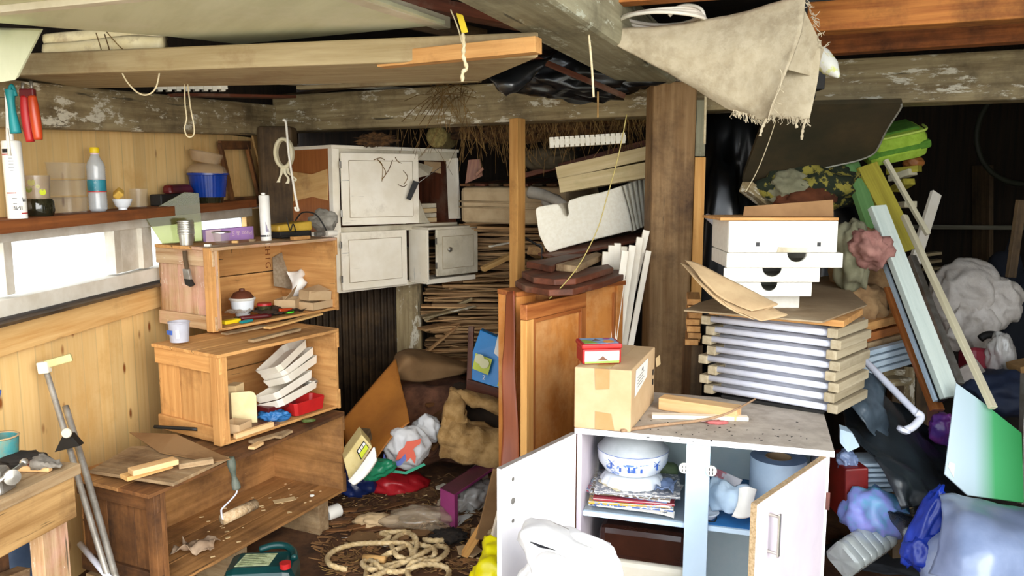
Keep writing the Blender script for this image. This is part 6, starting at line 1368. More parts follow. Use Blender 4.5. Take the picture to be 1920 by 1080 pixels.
# floor litter (uncountable)
g=[];g2=[];g3=[]
for i in range(800):
    px=rr.uniform(600,945);py=rr.uniform(890,1075); q=fl(px,py,.004); a=rr.uniform(0,6.28); L_=rr.uniform(.015,.07)
    g.append(boxg(q,q+V((math.cos(a)*L_,math.sin(a)*L_,rr.uniform(0,.01))),rr.uniform(.003,.014),.003))
for i in range(260):
    px=rr.uniform(610,940);py=rr.uniform(930,1075); q=fl(px,py,.006); a=rr.uniform(0,6.28); L_=rr.uniform(.02,.09)
    g2.append(tubeg([q,q+V((math.cos(a)*L_,math.sin(a)*L_,rr.uniform(0,.02)))],.0012,3))
for i in range(90):
    px=rr.uniform(600,930);py=rr.uniform(900,1060); q=fl(px,py,.006); g3.append(boxg(q,q+V((rr.uniform(-.02,.02),rr.uniform(-.01,.01),.002)),rr.uniform(.003,.012),.003))
for nm,gg,m,lab in (('bark_litter',g,mk('bark_litter','#9a7046','#4d321c',rough=.95),'bark and wood litter strewn over the earth floor'),('straw_litter',g2,straw,'loose straw stalks strewn over the floor'),('paper_litter',g3,cardl,'pale paper flecks strewn over the floor')):
    o=multi(nm,gg,m,kind='stuff'); o['label']=lab; o['category']='litter'
G='bark slabs between crate and rope'
for i in range(16):
    q=fl(rr.uniform(610,720),rr.uniform(955,1000),.008); a=rr.uniform(-.3,.6); d_=V((math.cos(a),math.sin(a),0))*rr.uniform(.05,.11)
    bar('bark_slab',q-d_,q+d_+UP*rr.uniform(0,.02),rr.uniform(.02,.05),.008,crated,tag=('dark bark slab on the floor between the lowest crate and the rope','bark',G))
# screws
for i in range(7):
    q=fl(640+i*9+(i%3)*14,1008+((i*13)%24),.008); a=rr.uniform(0,3); tube('screw',[q,q+V((math.cos(a)*.04,math.sin(a)*.04,.0))],.0022,alu,tag=('loose silver screw on the cardboard left of the rope','screw','loose screws'),straight=True)
# rope
def rp(px,py,z=.014): return fl(px,py,z)
path=[(650,1068),(622,1060),(614,1046),(632,1030),(670,1020),(720,1018),(762,1020),(772,1034),(768,1048),(745,1042),(735,1022),(745,1006),(762,1000),(778,1006),(782,1022),(778,1040),(800,1048),(815,1040),(812,1028),(790,1022),(770,1020),(745,1030),(725,1040),(700,1058),(688,1072),(690,1084),(712,1076),(740,1062),(770,1052),(812,1052),(834,1040),(838,1028),(820,1024),(795,1036),(770,1050),(745,1056),(720,1062),(700,1068),(688,1064),(680,1056),(690,1050),(705,1056),(715,1066),(735,1072),(760,1070),(785,1060),(812,1058),(836,1064),(842,1076),(830,1088),(790,1092),(768,1082),(765,1066),(775,1054),(800,1048)]
zz=[]
for i,(a,b) in enumerate(path): zz.append(rp(a,b,.014+.012*((i*7)%4)/1.5))
tube('rope_coil',zz,.0112,rope_m,tag=tl('thick twisted hemp rope lying in loose coils on the floor','rope'),n=10,seg=14,lob=3,amp=.16,twist=70)
tube('rope_coil',[rp(a,b,.016+.01*(i%2)) for i,(a,b) in enumerate([(712,1020),(730,1006),(715,1000),(730,998),(765,998),(778,1010),(775,1022)])],.0112,rope_m,tag=tl('second short rope loop at the back of the coils','rope'),n=10,seg=14,lob=3,amp=.16,twist=70)
tube('rope_end',[rp(795,1012),(rp(815,1014,.03)),rp(840,1012,.015)],.012,rope_m,tag=tl('rope end running to the black brush head','rope'),n=8,seg=14,lob=3,amp=.16,twist=70)
tube('wood_peg',[fl(683,1045,.02),fl(722,1050,.03)],.016,pineb,tag=tl('short wooden peg lying inside the rope loop','peg'),straight=True)
# leaning planks beside white door
def lean(a,Ya,b,Yb,w,h,m,lab,nm='leaning_plank',cat='plank'): return bar(nm,P(*a,Ya),P(*b,Yb),w,h,m,tag=tl(lab,cat),up=V((.3,-1,.2)))
lean((871,1040),3.3,(925,955),3.2,.03,.03,blondw,'pale square batten leaning left of the open white door, foremost')
lean((905,1010),3.2,(938,880),3.05,.06,.012,hardd,'curved grey strip leaning behind the pale batten')
lean((925,1015),3.1,(942,950),3.0,.03,.02,wpaint,'white chipped strip beside the yellow bag')
lean((918,1000),3.15,(938,990),3.1,.02,.02,pale,'short pale strip crossing the chipped one')
# yellow bag
yb_=T('yellow_bag',fl(915,1080,.0),tl('bright yellow plastic bag on the floor by the open white door','bag'))
grid('bag_film',[[P(880,1090,2.75),P(892,1060,2.8),P(905,1030,2.85),P(915,1012,2.9)],[P(905,1095,2.68),P(912,1062,2.72),P(922,1035,2.78),P(930,1012,2.85)],[P(935,1095,2.66),P(938,1065,2.7),P(942,1035,2.76),P(942,1014,2.84)],[P(960,1095,2.75),P(960,1060,2.8),P(958,1035,2.85),P(955,1020,2.9)]],yelf,yb_,amp=.04,fq=9,thick=.002)
blob('bag_belly',P(925,1100,2.8),(.10,.08,.08),yelf,yb_,amp=.3,seed=20)
text('bag_letters','RG',P(941,1045,2.66),V((.1,0,1)),V((-1,0,.1)),.04,ink,yb_)
# white bag in front of the cabinet
wb=T('white_sack',P(1070,1080,1.95),tl('full white plastic sack standing in front of the open cabinet','sack'))
blob('sack_body',P(1075,1098,1.98)+V((0,0,-.06)),(.15,.13,.20),whtbag,wb,amp=.18,fq=1.6,seed=22,sub=5)
grid('sack_lip',[[P(968,1010,1.9),P(975,985,1.95),P(1000,974,2.0),P(1050,985,2.0),P(1090,1010,2.0)],[P(985,1035,1.85),P(985,1005,1.85),P(1010,990,1.88),P(1060,1012,1.9),P(1110,1028,1.9)],[P(1000,1090,1.82),P(1000,1050,1.82),P(1030,1030,1.83),P(1075,1045,1.84),P(1130,1050,1.86)]],whtbag,wb,amp=.012,fq=10,thick=.002)
prism('sack_slit',[P(986,1012,1.842),P(1010,1020,1.832),P(1043,1032,1.835),P(1012,1026,1.826)],V((0,-.002,0)),ink,wb,bevel=0)
text('sack_print','SAC',P(1145,1058,1.80),V((.6,0,-1)),V((1,0,.6)),.02,plain('faint_grey_print','#b4b2b2'),wb)
# jerrycan
j=T('green_jerrycan',fl(490,1085,0),tl('dark green jerrycan with a pale label and red cap at the bottom edge','can'))
jx=V((.995,.1,0)).normalized(); jy=V((-jx.y,jx.x,0)); jc=Z(490,1082,.14); 
bar('can_body',jc-jx*.125+UP*-.07,jc+jx*.135-UP*.07,.20,.28,jerry,j,up=UP,bevel=.04)
q=jc+UP*.0705
f=lambda a,b:q+jx*a+jy*b
prism('can_label',[f(-.085,-.05),f(.04,-.05),f(.055,.045),f(-.065,.05)],UP*.001,mk('sage_label','#b5bf96','#8f9a72',lo=.45,hi=.6,scale=50,rough=.5,bump=0),j,bevel=0)
for k in range(6): bar('label_line',f(-.07,-.035+.014*k)+UP*.0012,f(.03-.01*(k%3),-.035+.014*k)+UP*.0012,.003,.0006,plain('dark_green_print','#3f4c30'),j,bevel=0)
tube('can_handle',[f(-.02,.085),f(.03,.09)+UP*.012,f(.08,.085)+UP*.01,f(.115,.05),f(.125,.0)],.014,jerry,j); lathe('red_cap',f(.105,-.075)-UP*.0,[(.02,0),(.021,.02),(.0001,.02)],red,j)
# ================================================================ workbench, tubes at left
BZ_=.75
bn=T('workbench',Z(60,960,BZ_),tl('rough wooden workbench at the lower left corner','workbench'))
b0=Z(-60,965,BZ_);b1=Z(152,868,BZ_); bd=(b1-b0);bd.z=0;bL=bd.length;bd.normalize();bnn=V((-bd.y,bd.x,0))
bpp=lambda s,z,o=0:b0+bd*s+bnn*o+UP*(z-BZ_)
hexa('benchtop',[bpp(-.2,BZ_-.035),bpp(bL,BZ_-.035),bpp(bL,BZ_-.035,.26),bpp(-.2,BZ_-.035,.26)],[bpp(-.2,BZ_),bpp(bL,BZ_),bpp(bL,BZ_,.26),bpp(-.2,BZ_,.26)],crateg,bn,bevel=.004)
hexa('apron',[bpp(-.2,BZ_-.17,.01),bpp(bL-.02,BZ_-.17,.01),bpp(bL-.02,BZ_-.17,.04),bpp(-.2,BZ_-.17,.04)],[bpp(-.2,BZ_-.0355,.01),bpp(bL-.02,BZ_-.0355,.01),bpp(bL-.02,BZ_-.0355,.04),bpp(-.2,BZ_-.0355,.04)],blondg:=mk('worn_bench_wood','#b8925e','#8e683a',dirt='#5d4026',amt=.4,flake='#d9c9ac',fl=.68,**WD),bn,bevel=.004)
bar('leg',bpp(bL-.075,0,.07),bpp(bL-.075,BZ_-.036,.07),.10,.05,crateb,bn,up=bnn); bar('leg',bpp(bL-.15,0,.2),bpp(bL-.15,BZ_-.036,.2),.06,.04,crated,bn,up=bnn)
hexa('end_apron',[bpp(bL-.04,BZ_-.15,.045),bpp(bL-.02,BZ_-.15,.045),bpp(bL-.02,BZ_-.15,.25),bpp(bL-.04,BZ_-.15,.25)],[bpp(bL-.04,BZ_-.036,.045),bpp(bL-.02,BZ_-.036,.045),bpp(bL-.02,BZ_-.036,.25),bpp(bL-.04,BZ_-.036,.25)],crateg,bn)
bar('lower_rail',bpp(-.2,.5,.15),bpp(bL-.1,.42,.15),.05,.03,crateg,bn)
# things on it
q=Z(20,860,BZ_+.001)
t=T('bench_vice',Z(15,905,BZ_),tl('steel vice with a crank bar at the left end of the workbench','vice'))
q=Z(14,905,BZ_+.03); hexa('vice_body',[q+V((-.09,-.03,-.03)),q+V((.0,-.03,-.03)),q+V((.0,.05,-.03)),q+V((-.09,.05,-.03))],[q+V((-.08,-.02,.045)),q+V((-.01,-.02,.045)),q+V((-.01,.03,.045)),q+V((-.08,.03,.045))],metal,t,bevel=.01)
tube('crank_bar',[Z(-5,905,BZ_+.05),Z(45,868,BZ_+.07)],.006,alu,t,straight=True); blob('bar_knob',Z(45,867,BZ_+.07),(.012,.012,.012),alu,t,amp=0,sub=2); lathe('screw_head',Z(20,893,BZ_+.05),[(.0001,0),(.02,0),(.022,.02),(.0001,.025)],metal,t,axis=V((.7,-.7,.1)))
t=T('paint_tin',Z(10,868,BZ_),tl('turquoise paint-crusted tin on the workbench with brushes in it','tin')); q=bpp(bL-.30,BZ_+.001,.19)
q=Z(4,872,BZ_+.001)
lathe('tin',q,cup(.045,.052,.09,.002),mk('crusted_teal','#357f86','#4f8f88',dirt='#8a7a58',amt=.4,rough=.7,dsc=16),t); lathe('rim',q+UP*.09,[(.05,0),(.055,.003),(.05,.006)],kraft,t,cap=False)
tube('brush_handle',[q+V((-.02,0,.05)),q+V((.0,0,.2))],.007,MC['grey_green_handle'],t,straight=True); tube('brush_handle',[q+V((-.01,0,.17)),q+V((.008,0,.24))],.009,inkb,t)
grid('work_glove',[[Z(60,860,BZ_+.02),Z(85,856,BZ_+.03),Z(112,862,BZ_+.02)],[Z(58,870,BZ_+.03),Z(85,868,BZ_+.035),Z(116,872,BZ_+.015)],[Z(62,878,BZ_+.01),Z(88,876,BZ_+.02),Z(112,877,BZ_+.01)]],mk('grimy_glove','#9b948a','#6f675c',rough=1),tag=tl('grimy grey glove lying on the workbench','glove'),amp=.02,fq=20,thick=.008)
bar('white_batten',Z(35,882,BZ_+.002),Z(95,884,BZ_+.002),.02,.018,cratel,tag=tl('short white batten on the workbench front','batten'),c='b')
sbox('stained_block',Z(66,883,BZ_+.003)+UP*.02,.03,.03,.012,redd,tl('small rust-red block on the white batten on the bench','block'),.3)
blob('dark_rag_heap',Z(40,862,BZ_+.02),(.07,.05,.02),greasy:=mk('dark_heap','#2e261e','#1c1712',rough=.9),tag=tl('dark heap of oily bits behind the glove on the bench','rag'),amp=.5,floor=BZ_+.001)
# leaning poles
t=T('extension_pole',P(200,1085,2.6),tl('leaning metal pole with a cream plastic head against the pine wall','pole'))
tube('pole',[P(85,690,2.95),P(120,805,2.85),P(165,960,2.7),P(208,1100,2.6)],.011,mk('scratched_pole','#a9a49c','#8b867e',metal=.5,rough=.45,dirt='#6f675a',amt=.35,dsc=14),t)
q=P(83,690,2.93); bar('head_block',q-V((.02,0,0)),q+V((.02,.0,.005)),.03,.045,creamp,t,bevel=.005); bar('head_arm',q+V((.0,-.0,.012)),q+V((.09,.03,.035)),.02,.03,mk('cream_olive_plastic','#c9c28a','#b9b07a'),t,bevel=.005)
t=T('steel_tube',P(215,1085,2.55),tl('second leaning steel tube beside the pole with the cream head','tube'))
tube('tube',[P(123,762,2.95),P(165,900,2.8),P(222,1100,2.6)],.012,MC['scratched_pole'],t)
t=T('blue_grey_tube',P(190,1080,2.7),tl('short bluish tube slanting low beside the bench leg','tube')); tube('tube',[P(150,1020,2.75),P(205,1085,2.6)],.011,metalw,t,straight=True)
t=T('black_hood',P(126,830,2.8),tl('black cone with a pale disc clamped on the leaning tubes','clamp'))
prism('cone',[P(118,815,2.78),P(132,815,2.78),P(150,836,2.76),P(102,848,2.76)],V((0,.03,0)),blackm,t); lathe('disc',P(125,812,2.76),[(.0001,.006),(.016,.006),(.018,0),(.0001,0)],creamp,t,axis=V((0,-1,.1)))
# blue drum under the bench
lathe('blue_tube_drum',P(35,1190,2.5),[(.0001,0),(.1,0),(.1,.5),(.09,.51),(.0001,.51)],plain('slate_blue_plastic','#4a6280','#3a5070',r=.5),tag=tl('slate blue drum slanting under the workbench','drum'),axis=V((-.2,.2,1)))
# ================================================================ right side
# dark tabletop hung under the beam
def YT(a,b): return 3.35+(b-190)*.0028
tp=[(1440,198),(1692,192),(1688,205),(1662,245),(1645,280),(1632,292),(1605,302),(1560,312),(1500,325),(1430,342),(1402,346),(1392,342),(1394,330),(1430,232)]
tt=T('dark_tabletop',P(1540,260,3.5),tl('dark round-cornered tabletop hanging tilted under the right grey beam','tabletop'))
pp=[P(a,b,YT(a,b)) for a,b in tp]
prism('top_panel',pp,V((0,.01,.018)),tabt,tt,bevel=.001)
tube('pale_edge',[P(a,b,YT(a,b)-.002) for a,b in [(1690,195),(1688,205),(1662,245),(1645,280),(1632,292),(1605,302),(1560,312),(1500,325),(1430,342),(1402,347)]],.004,mk('pale_edge_band','#9a978a','#817e70'),tt,n=3)
bar('beam_block',P(1500,150,3.1),P(1540,152,3.1),.08,.07,blackm,tag=tl('black square box fixed under the right beam beside the felt cloth','box'))
tube('black_peg',[P(1524,172,3.1),P(1522,186,3.1)],.012,blackm,tag=tl('black peg under the square black box','peg'),straight=True)
# pointed white-yellow cone
t=T('nozzle_cone',P(1535,110,2.9),tl('white and lime pointed cone sticking out below the felt cloth fringe','cone')); lathe('cone',P(1533,100,2.85),[(.0001,0),(.03,0),(.034,.02),(.03,.07),(.006,.115),(.0001,.117)],mk('white_lime','#e9e9df','#d8dc7e',scale=14,lo=.5,hi=.55,rough=.4),t,axis=(P(1574,146,2.8)-P(1533,100,2.85)))
# cable coil
cc=T('cable_coil',Z(1230,45,2.285),tl('coil of white cable lying on top of the diagonal beam','cable'))
c0=P(1240,42,2.75)
for k in range(4): tube('turn',[c0+V((math.cos(a)*(.145-.008*k),math.sin(a)*(.16-.01*k),.006*k+.004*math.sin(a*2+k))) for a in [i*math.pi/8 for i in range(16)]],.006,trayw,cc,closed=True)
tube('loop',[P(1255,30,2.7),P(1270,14,2.7),P(1295,10,2.7),P(1315,18,2.7),P(1322,38,2.7)],.006,trayw,cc)
# felt cloth
fc=T('felt_cloth',P(1400,100,2.5),tl('big frayed grey felt cloth hanging from the diagonal beam','cloth'))
grid('front_fold',[[P(1108,58,2.75),P(1200,52,2.72),P(1300,42,2.68),P(1400,20,2.6),P(1512,-12,2.5)],[P(1150,82,2.72),P(1230,90,2.68),P(1320,92,2.62),P(1410,85,2.55),P(1502,55,2.47)],[P(1225,122,2.7),P(1290,130,2.65),P(1360,140,2.6),P(1425,140,2.53),P(1482,115,2.46)],[P(1300,165,2.68),P(1345,178,2.62),P(1390,188,2.57),P(1430,185,2.52),P(1462,165,2.47)],[P(1370,205,2.62),P(1395,214,2.59),P(1420,224,2.55),P(1434,222,2.52),P(1443,215,2.49)]],cloth,fc,amp=.008,fq=5,thick=.006)
grid('back_fold',[[P(1450,60,2.62),P(1480,60,2.6),P(1515,62,2.58),P(1540,80,2.56)],[P(1440,140,2.62),P(1465,145,2.6),P(1500,148,2.58),P(1534,145,2.56)],[P(1436,212,2.6),P(1460,220,2.6),P(1490,224,2.58),P(1518,222,2.56)]],cloth,fc,amp=.008,fq=5,thick=.005,seed=3)
prism('fold_wedge',[P(1500,0,2.5),P(1545,92,2.57),P(1530,145,2.58),P(1475,130,2.52)],V((0,.006,0)),cloth,fc)
g=[]
for i in range(170):
    k=rr.random()
    if k<.35: s=rr.random(); a=P(1375+62*s,206+16*s,2.55); d_=V((rr.uniform(-.3,.3),0,-1))
    elif k<.65: s=rr.random(); a=P(1440+78*s,214+8*s,2.57); d_=V((rr.uniform(-.4,.4),0,-1))
    else: s=rr.random(); a=P(1512-72*s,-5+225*s,2.49) if rr.random()<.5 else P(1512+32*s,0+95*s,2.55); d_=V((rr.uniform(.2,1),0,rr.uniform(-.8,.4)))
    L_=rr.uniform(.006,.03); d_=d_.normalized(); m_=V((rr.uniform(-.01,.01),rr.uniform(-.005,.005),rr.uniform(-.01,.01)))
    g.append(tubeg([a,a+d_*L_*.5+m_,a+d_*L_],.0012,3))
for a,b,c_,d_ in ((1438,222,1425,255),(1512,222,1503,262),(1496,222,1494,240)): g.append(tubeg(spline([P(a,b,2.53),P((a+c_)/2-2,(b+d_)/2,2.53),P(c_,d_,2.53)],5),.004,6,lob=2,amp=.3,twist=200))
g.append(tubeg(spline([P(1462,130,2.45),P(1466,140,2.45),P(1462,165,2.45),P(1448,195,2.45),P(1440,225,2.47)],5),.002,5))
multi('frayed_threads',g,cloth,fc,kind='stuff')
# black film left of centre, behind pale beam end
grid('black_film',[[P(908,125,3.0),P(960,122,3.02),P(1040,100,3.05)],[P(920,150,2.95),P(960,150,2.93),P(1015,128,3.0)],[P(945,178,2.97),P(952,180,2.95),P(985,158,2.97)]],black,tag=tl('glossy black plastic film hanging under the orange batten end','film'),amp=.025,fq=14,thick=.002)
blob('dark_gap_fill',P(1080,140,3.7),(.30,.1,.1),black,tag=tl('black plastic stuffed in the gap above the cross beam','film'),amp=.5,fq=4,seed=3)  # black lump stands in for the shade of the open gap
# cushion
cu=T('striped_cushion',P(1675,270,3.9),tl('lime green striped cushion squeezed under the dark tabletop','cushion'))
c0=P(1672,268,3.85); xa=V((.97,-.15,.22)).normalized(); za=V((-.25,-.25,.93)).normalized(); ya=za.cross(xa)
bar('cushion_body',c0-xa*.145,c0+xa*.135,.24,.15,cushg,cu,up=za,bevel=.05); bar('dark_stripe',c0-xa*.147-za*.005,c0+xa*.137-za*.005,.243,.04,cushd,cu,up=za,bevel=.012)
bar('top_face',c0-xa*.10+za*.068,c0+xa*.10+za*.068,.17,.02,cushd,cu,up=za,bevel=.008)
tube('cushion_piping',[c0+xa*a-ya*.105*s+za*.062 for a,s in ((-.13,1),(-.05,1.08),(.08,1.08),(.125,.9),(.135,.2))],.006,plain('lime_piping','#c6dc62'),cu)
# bundle under tabletop
blob('patterned_bundle',P(1520,350,3.75),(.22,.12,.10),camo,tag=tl('bundle of yellow and black patterned fabric below the tabletop','fabric'),amp=.4,seed=31,fq=2.5)
blob('patterned_bundle',P(1480,352,3.7),(.10,.08,.07),sackg,tag=tl('grey cloth end beside the patterned bundle','fabric'),amp=.4,seed=32)
blob('brown_bundle',P(1510,372,3.66),(.12,.07,.05),plain('rust_fabric','#6d3a1c','#4b2612',r=.9,bump=.3),tag=tl('rust brown cloth under the patterned bundle','cloth'),amp=.4,seed=33)
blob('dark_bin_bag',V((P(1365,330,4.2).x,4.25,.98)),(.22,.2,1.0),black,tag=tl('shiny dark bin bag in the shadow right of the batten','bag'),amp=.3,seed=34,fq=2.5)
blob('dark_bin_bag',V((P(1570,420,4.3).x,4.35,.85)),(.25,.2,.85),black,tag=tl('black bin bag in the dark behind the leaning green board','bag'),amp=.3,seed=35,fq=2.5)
bar('grey_post_stub',P(1398,350,3.7),P(1445,385,3.8),.06,.05,grey,tag=tl('weathered timber stub left of the patterned bundle','timber'))
tube('white_tube',[P(1326,405,3.5),P(1390,462,3.3)],.014,metalw,tag=tl('white tube slanting behind the foam box, left','tube'),straight=True)
# sack bundle
sb=T('cloth_bundle',P(1628,520,3.2),tl('big bundle of pink, green and brown cloth beside the foam trays','cloth'))
blob('brown_cloth',P(1625,522,3.5),(.15,.12,.20),sackc,sb,amp=.35,seed=41,fq=2); blob('pink_cloth',P(1630,468,3.22),(.075,.08,.07),sackp,sb,amp=.5,seed=42,fq=2.4,tilt=.3); blob('green_cloth',P(1597,480,3.3),(.07,.09,.14),sackg,sb,amp=.4,seed=43); blob('tail_cloth',P(1615,572,3.36),(.10,.08,.09),sackc,sb,amp=.5,seed=44,tilt=.5)
# leaning boards
def ln(a,Ya,b,Yb,w,h,m,lab,cat='board',nm='leaning_board',up=V((.2,-1,0))):
    A_=P(*a,Ya);B_=P(*b,Yb)
    return bar(nm,A_,B_,w,h,m,tag=tl(lab,cat),up=up)
ln((1592,300),3.75,(1668,520),3.4,.075,.03,greenw,'green painted board leaning leftmost of the bundle')
ln((1625,310),3.7,(1705,470),3.55,.10,.02,yelw,'wide yellow-green board at the top of the leaning bundle')
ln((1644,388),3.3,(1782,745),2.9,.07,.03,mint,'long mint white board running down to the green panel')
ln((1660,300),3.75,(1740,440),3.6,.02,.02,creamw,'cream lath along the yellow-green board')
ln((1695,405),3.45,(1862,765),2.75,.026,.02,creamw,'long cream lath slanting down to the right of the bundle')
ln((1710,480),3.36,(1800,720),2.98,.03,.02,metal,'grey metal strip between the mint board and the cream lath','strip','metal_strip')
ln((1655,450),3.32,(1768,752),2.92,.02,.03,blackm,'black rubber strip along the mint board','strip','rubber_strip')
ln((1645,455),3.34,(1757,752),2.94,.022,.02,bluew,'narrow bluish white lath left of the black strip')
ln((1668,540),3.36,(1758,770),3.0,.055,.02,redw,'red-brown board edge behind the leaning bundle')
ln((1755,362),3.9,(1712,500),3.75,.055,.02,wpaint,'white painted board leaning the other way behind the bundle')
ln((1915,375),3.4,(1895,520),3.4,.04,.02,greyd,'tall upright board at the far right edge')
ln((1912,410),3.6,(1900,470),3.6,.04,.02,greyd,'dark upright board beside the pale one at the right edge')
for i,(a,b,m,lab) in enumerate((((1665,322),(1725,316),yelw,'yellowish slat under the cushion'),((1672,335),(1712,322),creamw,'pale slat below the yellowish one'),((1680,355),(1705,340),yelw,'broken short board under the cushion'),((1688,385),(1708,383),creamw,'pale small block by the leaning boards'))):
    bar('wood_offcut',P(*a,3.95),P(*b,3.85),.06,.03,m,tag=tl(lab,'slat'))
blob('orange_pouch',P(1712,305,4.0),(.05,.04,.03),plain('dusty_orange','#b9743a'),tag=tl('dusty orange pouch peeking under the cushion','pouch'),amp=.2)
# stacked timbers & white tubes right of frame stack
for i,(a,b,m,w,lab) in enumerate((((1612,612),(1700,590),crate,.035,'orange timber, topmost in the pile right of the frame stack'),((1612,632),(1702,608),redw,.035,'red-brown timber, second in the pile right of the frame stack'),((1615,648),(1712,622),crateg,.03,'weathered timber, third in the pile right of the frame stack'),((1612,655),(1690,638),crated,.03,'dark timber below the weathered one'))):
    bar('stacked_timber',P(*a,3.2),P(*b,3.5),.06,w,m,tag=tl(lab,'timber'))
for i in range(4):
    bar('white_profile',P(1600,668+i*13,3.05),P(1722,636+i*12,3.4),.03,.02,bluew,tag=(('topmost','second','third','lowest')[i]+' bluish white profile in the pile under the timbers','profile'))
for i,(x,lab) in enumerate(((1690,'left of the four dark stumps standing behind the white pole'),(1708,'second of the dark stumps behind the white pole'),(1728,'third dark stump, right of the bluish profiles'),(1745,'rightmost dark stump under the leaning boards'))):
    bar('dark_stump',V((P(x-6,820,3.3).x,3.25,0.0)),P(x-12+4*i,680+8*i,3.45),.05,.05,(greyd,grey,greyd,darkw)[i],tag=tl(lab,'stump'),up=V((0,1,0)))
bar('grey_beam_ends',P(1640,700,3.3),P(1680,700,3.4),.08,.05,grey,tag=tl('grey block end under the bluish profiles','block')); bar('grey_beam_ends',P(1650,715,3.2),P(1692,712,3.3),.08,.03,grey,tag=tl('lower grey block end under the bluish profiles','block'))
# white pole with T end
t=T('white_pole',P(1650,720,2.9),tl('white enamelled pole with an elbow foot lying across the black sheeting','pole'))
tube('pole',[P(1590,645,3.1),P(1640,695,2.95),P(1722,778,2.75)],.013,metalw,t); tube('elbow',[P(1718,774,2.75),P(1727,782,2.74),P(1712,800,2.72),P(1698,806,2.72)],.014,metalw,t); lathe('foot',P(1696,802,2.72),[(.0001,0),(.022,0),(.024,.012),(.014,.02),(.0001,.02)],metalw,t,axis=V((-.3,0,-1)))
# folded white-blue paper hanging by the fibreboard
prism('hanging_sheet',[P(1592,605,2.9),P(1622,598,2.9),P(1622,640,2.9),P(1607,665,2.9),P(1592,660,2.9)],V((.01,.03,0)),laminb,tag=tl('pale blue-white board corner hanging under the fibreboard','board'))
# black sheeting
grid('black_sheeting',[[P(1575,660,3.1),P(1620,700,3.1),P(1680,745,3.1),P(1740,790,3.1),P(1790,840,3.1)],[P(1578,760,2.9),P(1625,770,2.85),P(1690,800,2.85),P(1745,850,2.9),P(1800,880,2.95)],[P(1600,810,2.75),P(1640,840,2.68),P(1700,865,2.7),P(1760,890,2.8),P(1815,915,2.9)],[P(1655,880,2.6),P(1690,905,2.55),P(1730,915,2.6),P(1780,925,2.7),P(1830,940,2.85)],[P(1690,955,2.5),P(1710,950,2.5),P(1745,945,2.55),P(1790,945,2.65),P(1840,955,2.8)]],tarp,tag=tl('big sheet of black plastic draped down right of the white cabinet','sheeting'),amp=.05,fq=4.5,thick=.003)
grid('grey_blue_tarp',[[P(1590,670,2.98),P(1615,690,2.95),P(1650,715,2.95)],[P(1590,720,2.85),P(1625,750,2.82),P(1665,780,2.85)],[P(1595,760,2.8),P(1630,800,2.74),P(1675,830,2.78)]],mk('slate_film','#46525c','#2c353d',rough=.3,bump=.1),tag=tl('slate grey film fold over the upper black sheeting','film'),amp=.03,fq=7,thick=.002)
blob('magenta_bag',P(1768,805,3.05),(.05,.04,.06),plain('purple_film','#9a3f95','#5c3a8c',r=.3,bump=.1),tag=tl('purple plastic bag glimpsed above the black sheeting','bag'),amp=.4,seed=51)
# green panel
gp_=[P(1793,720,2.85),P(1916,812,2.75),P(1940,960,2.55),P(1815,925,2.55),P(1771,890,2.6)]
gA=P(1771,890,2.6);gB=P(1916,935,2.55);gC=P(1793,720,2.85)
nx=(gB-gA).normalized(); ny=(gC-gA); ny=(ny-nx*ny.dot(nx)).normalized()
def gpp(px,py):
    d=ray(px,py); n=nx.cross(ny); o=V((0,0,CZ)); t=(gA-o).dot(n)/d.dot(n); return o+d*t
pts=[gpp(1793,718),gpp(1840,752),gpp(1916,812),gpp(1920,942),gpp(1815,928),gpp(1771,888)]
M=Matrix((nx,ny,nx.cross(ny))).transposed().to_4x4(); M.translation=sum(pts,V())/6
gt=T('green_glare_sheet',gpp(1850,940),tl('smooth panel fading from white to green, leaning at the right','panel'))  # the white end is sky glare painted into the green panel's colour
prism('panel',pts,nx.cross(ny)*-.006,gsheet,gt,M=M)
no=nx.cross(ny); no=no if no.dot(V((0,-1,0)))>0 else -no
prism('barcode_sticker',[gpp(1777,876)+no*.002,gpp(1779,878-12)+no*.002,gpp(1790,882-12)+no*.002,gpp(1788,897)+no*.002],no*.0006,wht,gt,bevel=0)
# white sheeting ball
sh=T('white_sheeting',P(1825,560,3.9),tl('large ball of crumpled white plastic sheeting at the right','sheeting'))
blob('upper_wad',P(1812,552,3.9),(.17,.15,.16),plbag,sh,amp=.22,seed=61,fq=2.0,sub=5); blob('right_wad',P(1858,570,3.85),(.13,.12,.13),plbag,sh,amp=.28,seed=62,fq=2.2,sub=5); blob('lower_wad',P(1815,615,3.82),(.12,.11,.14),plbag,sh,amp=.28,seed=63,fq=2.2,sub=5)
tube('black_hoop',[P(1838,635,3.6),P(1850,628,3.6),P(1868,630,3.6),P(1872,645,3.6)],.018,blackm,tag=tl('black rounded handle under the white sheeting ball','handle'))
bar('red_canister',P(1838,720,3.5),P(1838,655,3.55),.15,.12,plain('dull_red_can','#8a2a36','#74202c'),tag=tl('dull red canister under the white sheeting','canister'),up=V((0,1,0)),bevel=.02)
blob('silver_film',P(1875,665,3.45),(.05,.05,.09),clearp2,tag=tl('shiny clear film hanging right of the red canister','film'),amp=.5,seed=64)
bar('beige_box',P(1800,690,3.35),P(1835,735,3.3),.12,.12,mk('greyish_box','#b9ada3','#a59a90',dirt='#7f94a8',amt=.3),tag=tl('greyish box behind the cream lath','box'))
blob('navy_cloth',P(1880,735,3.3),(.20,.14,.09),plain('dark_navy_cloth','#1d2942','#141c30',r=.7,bump=.2),tag=tl('dark navy cloth heap beside the green panel top','cloth'),amp=.3,seed=65)
blob('dark_heap_right',V((P(1925,600,3.8).x,3.95,.62)),(.14,.2,.62),plain('blackish_blue_cloth','#10141f','#0b0e16',r=.9),tag=tl('blackish clothes heap at the right edge behind the sheeting','clothes'),amp=.3,seed=66)
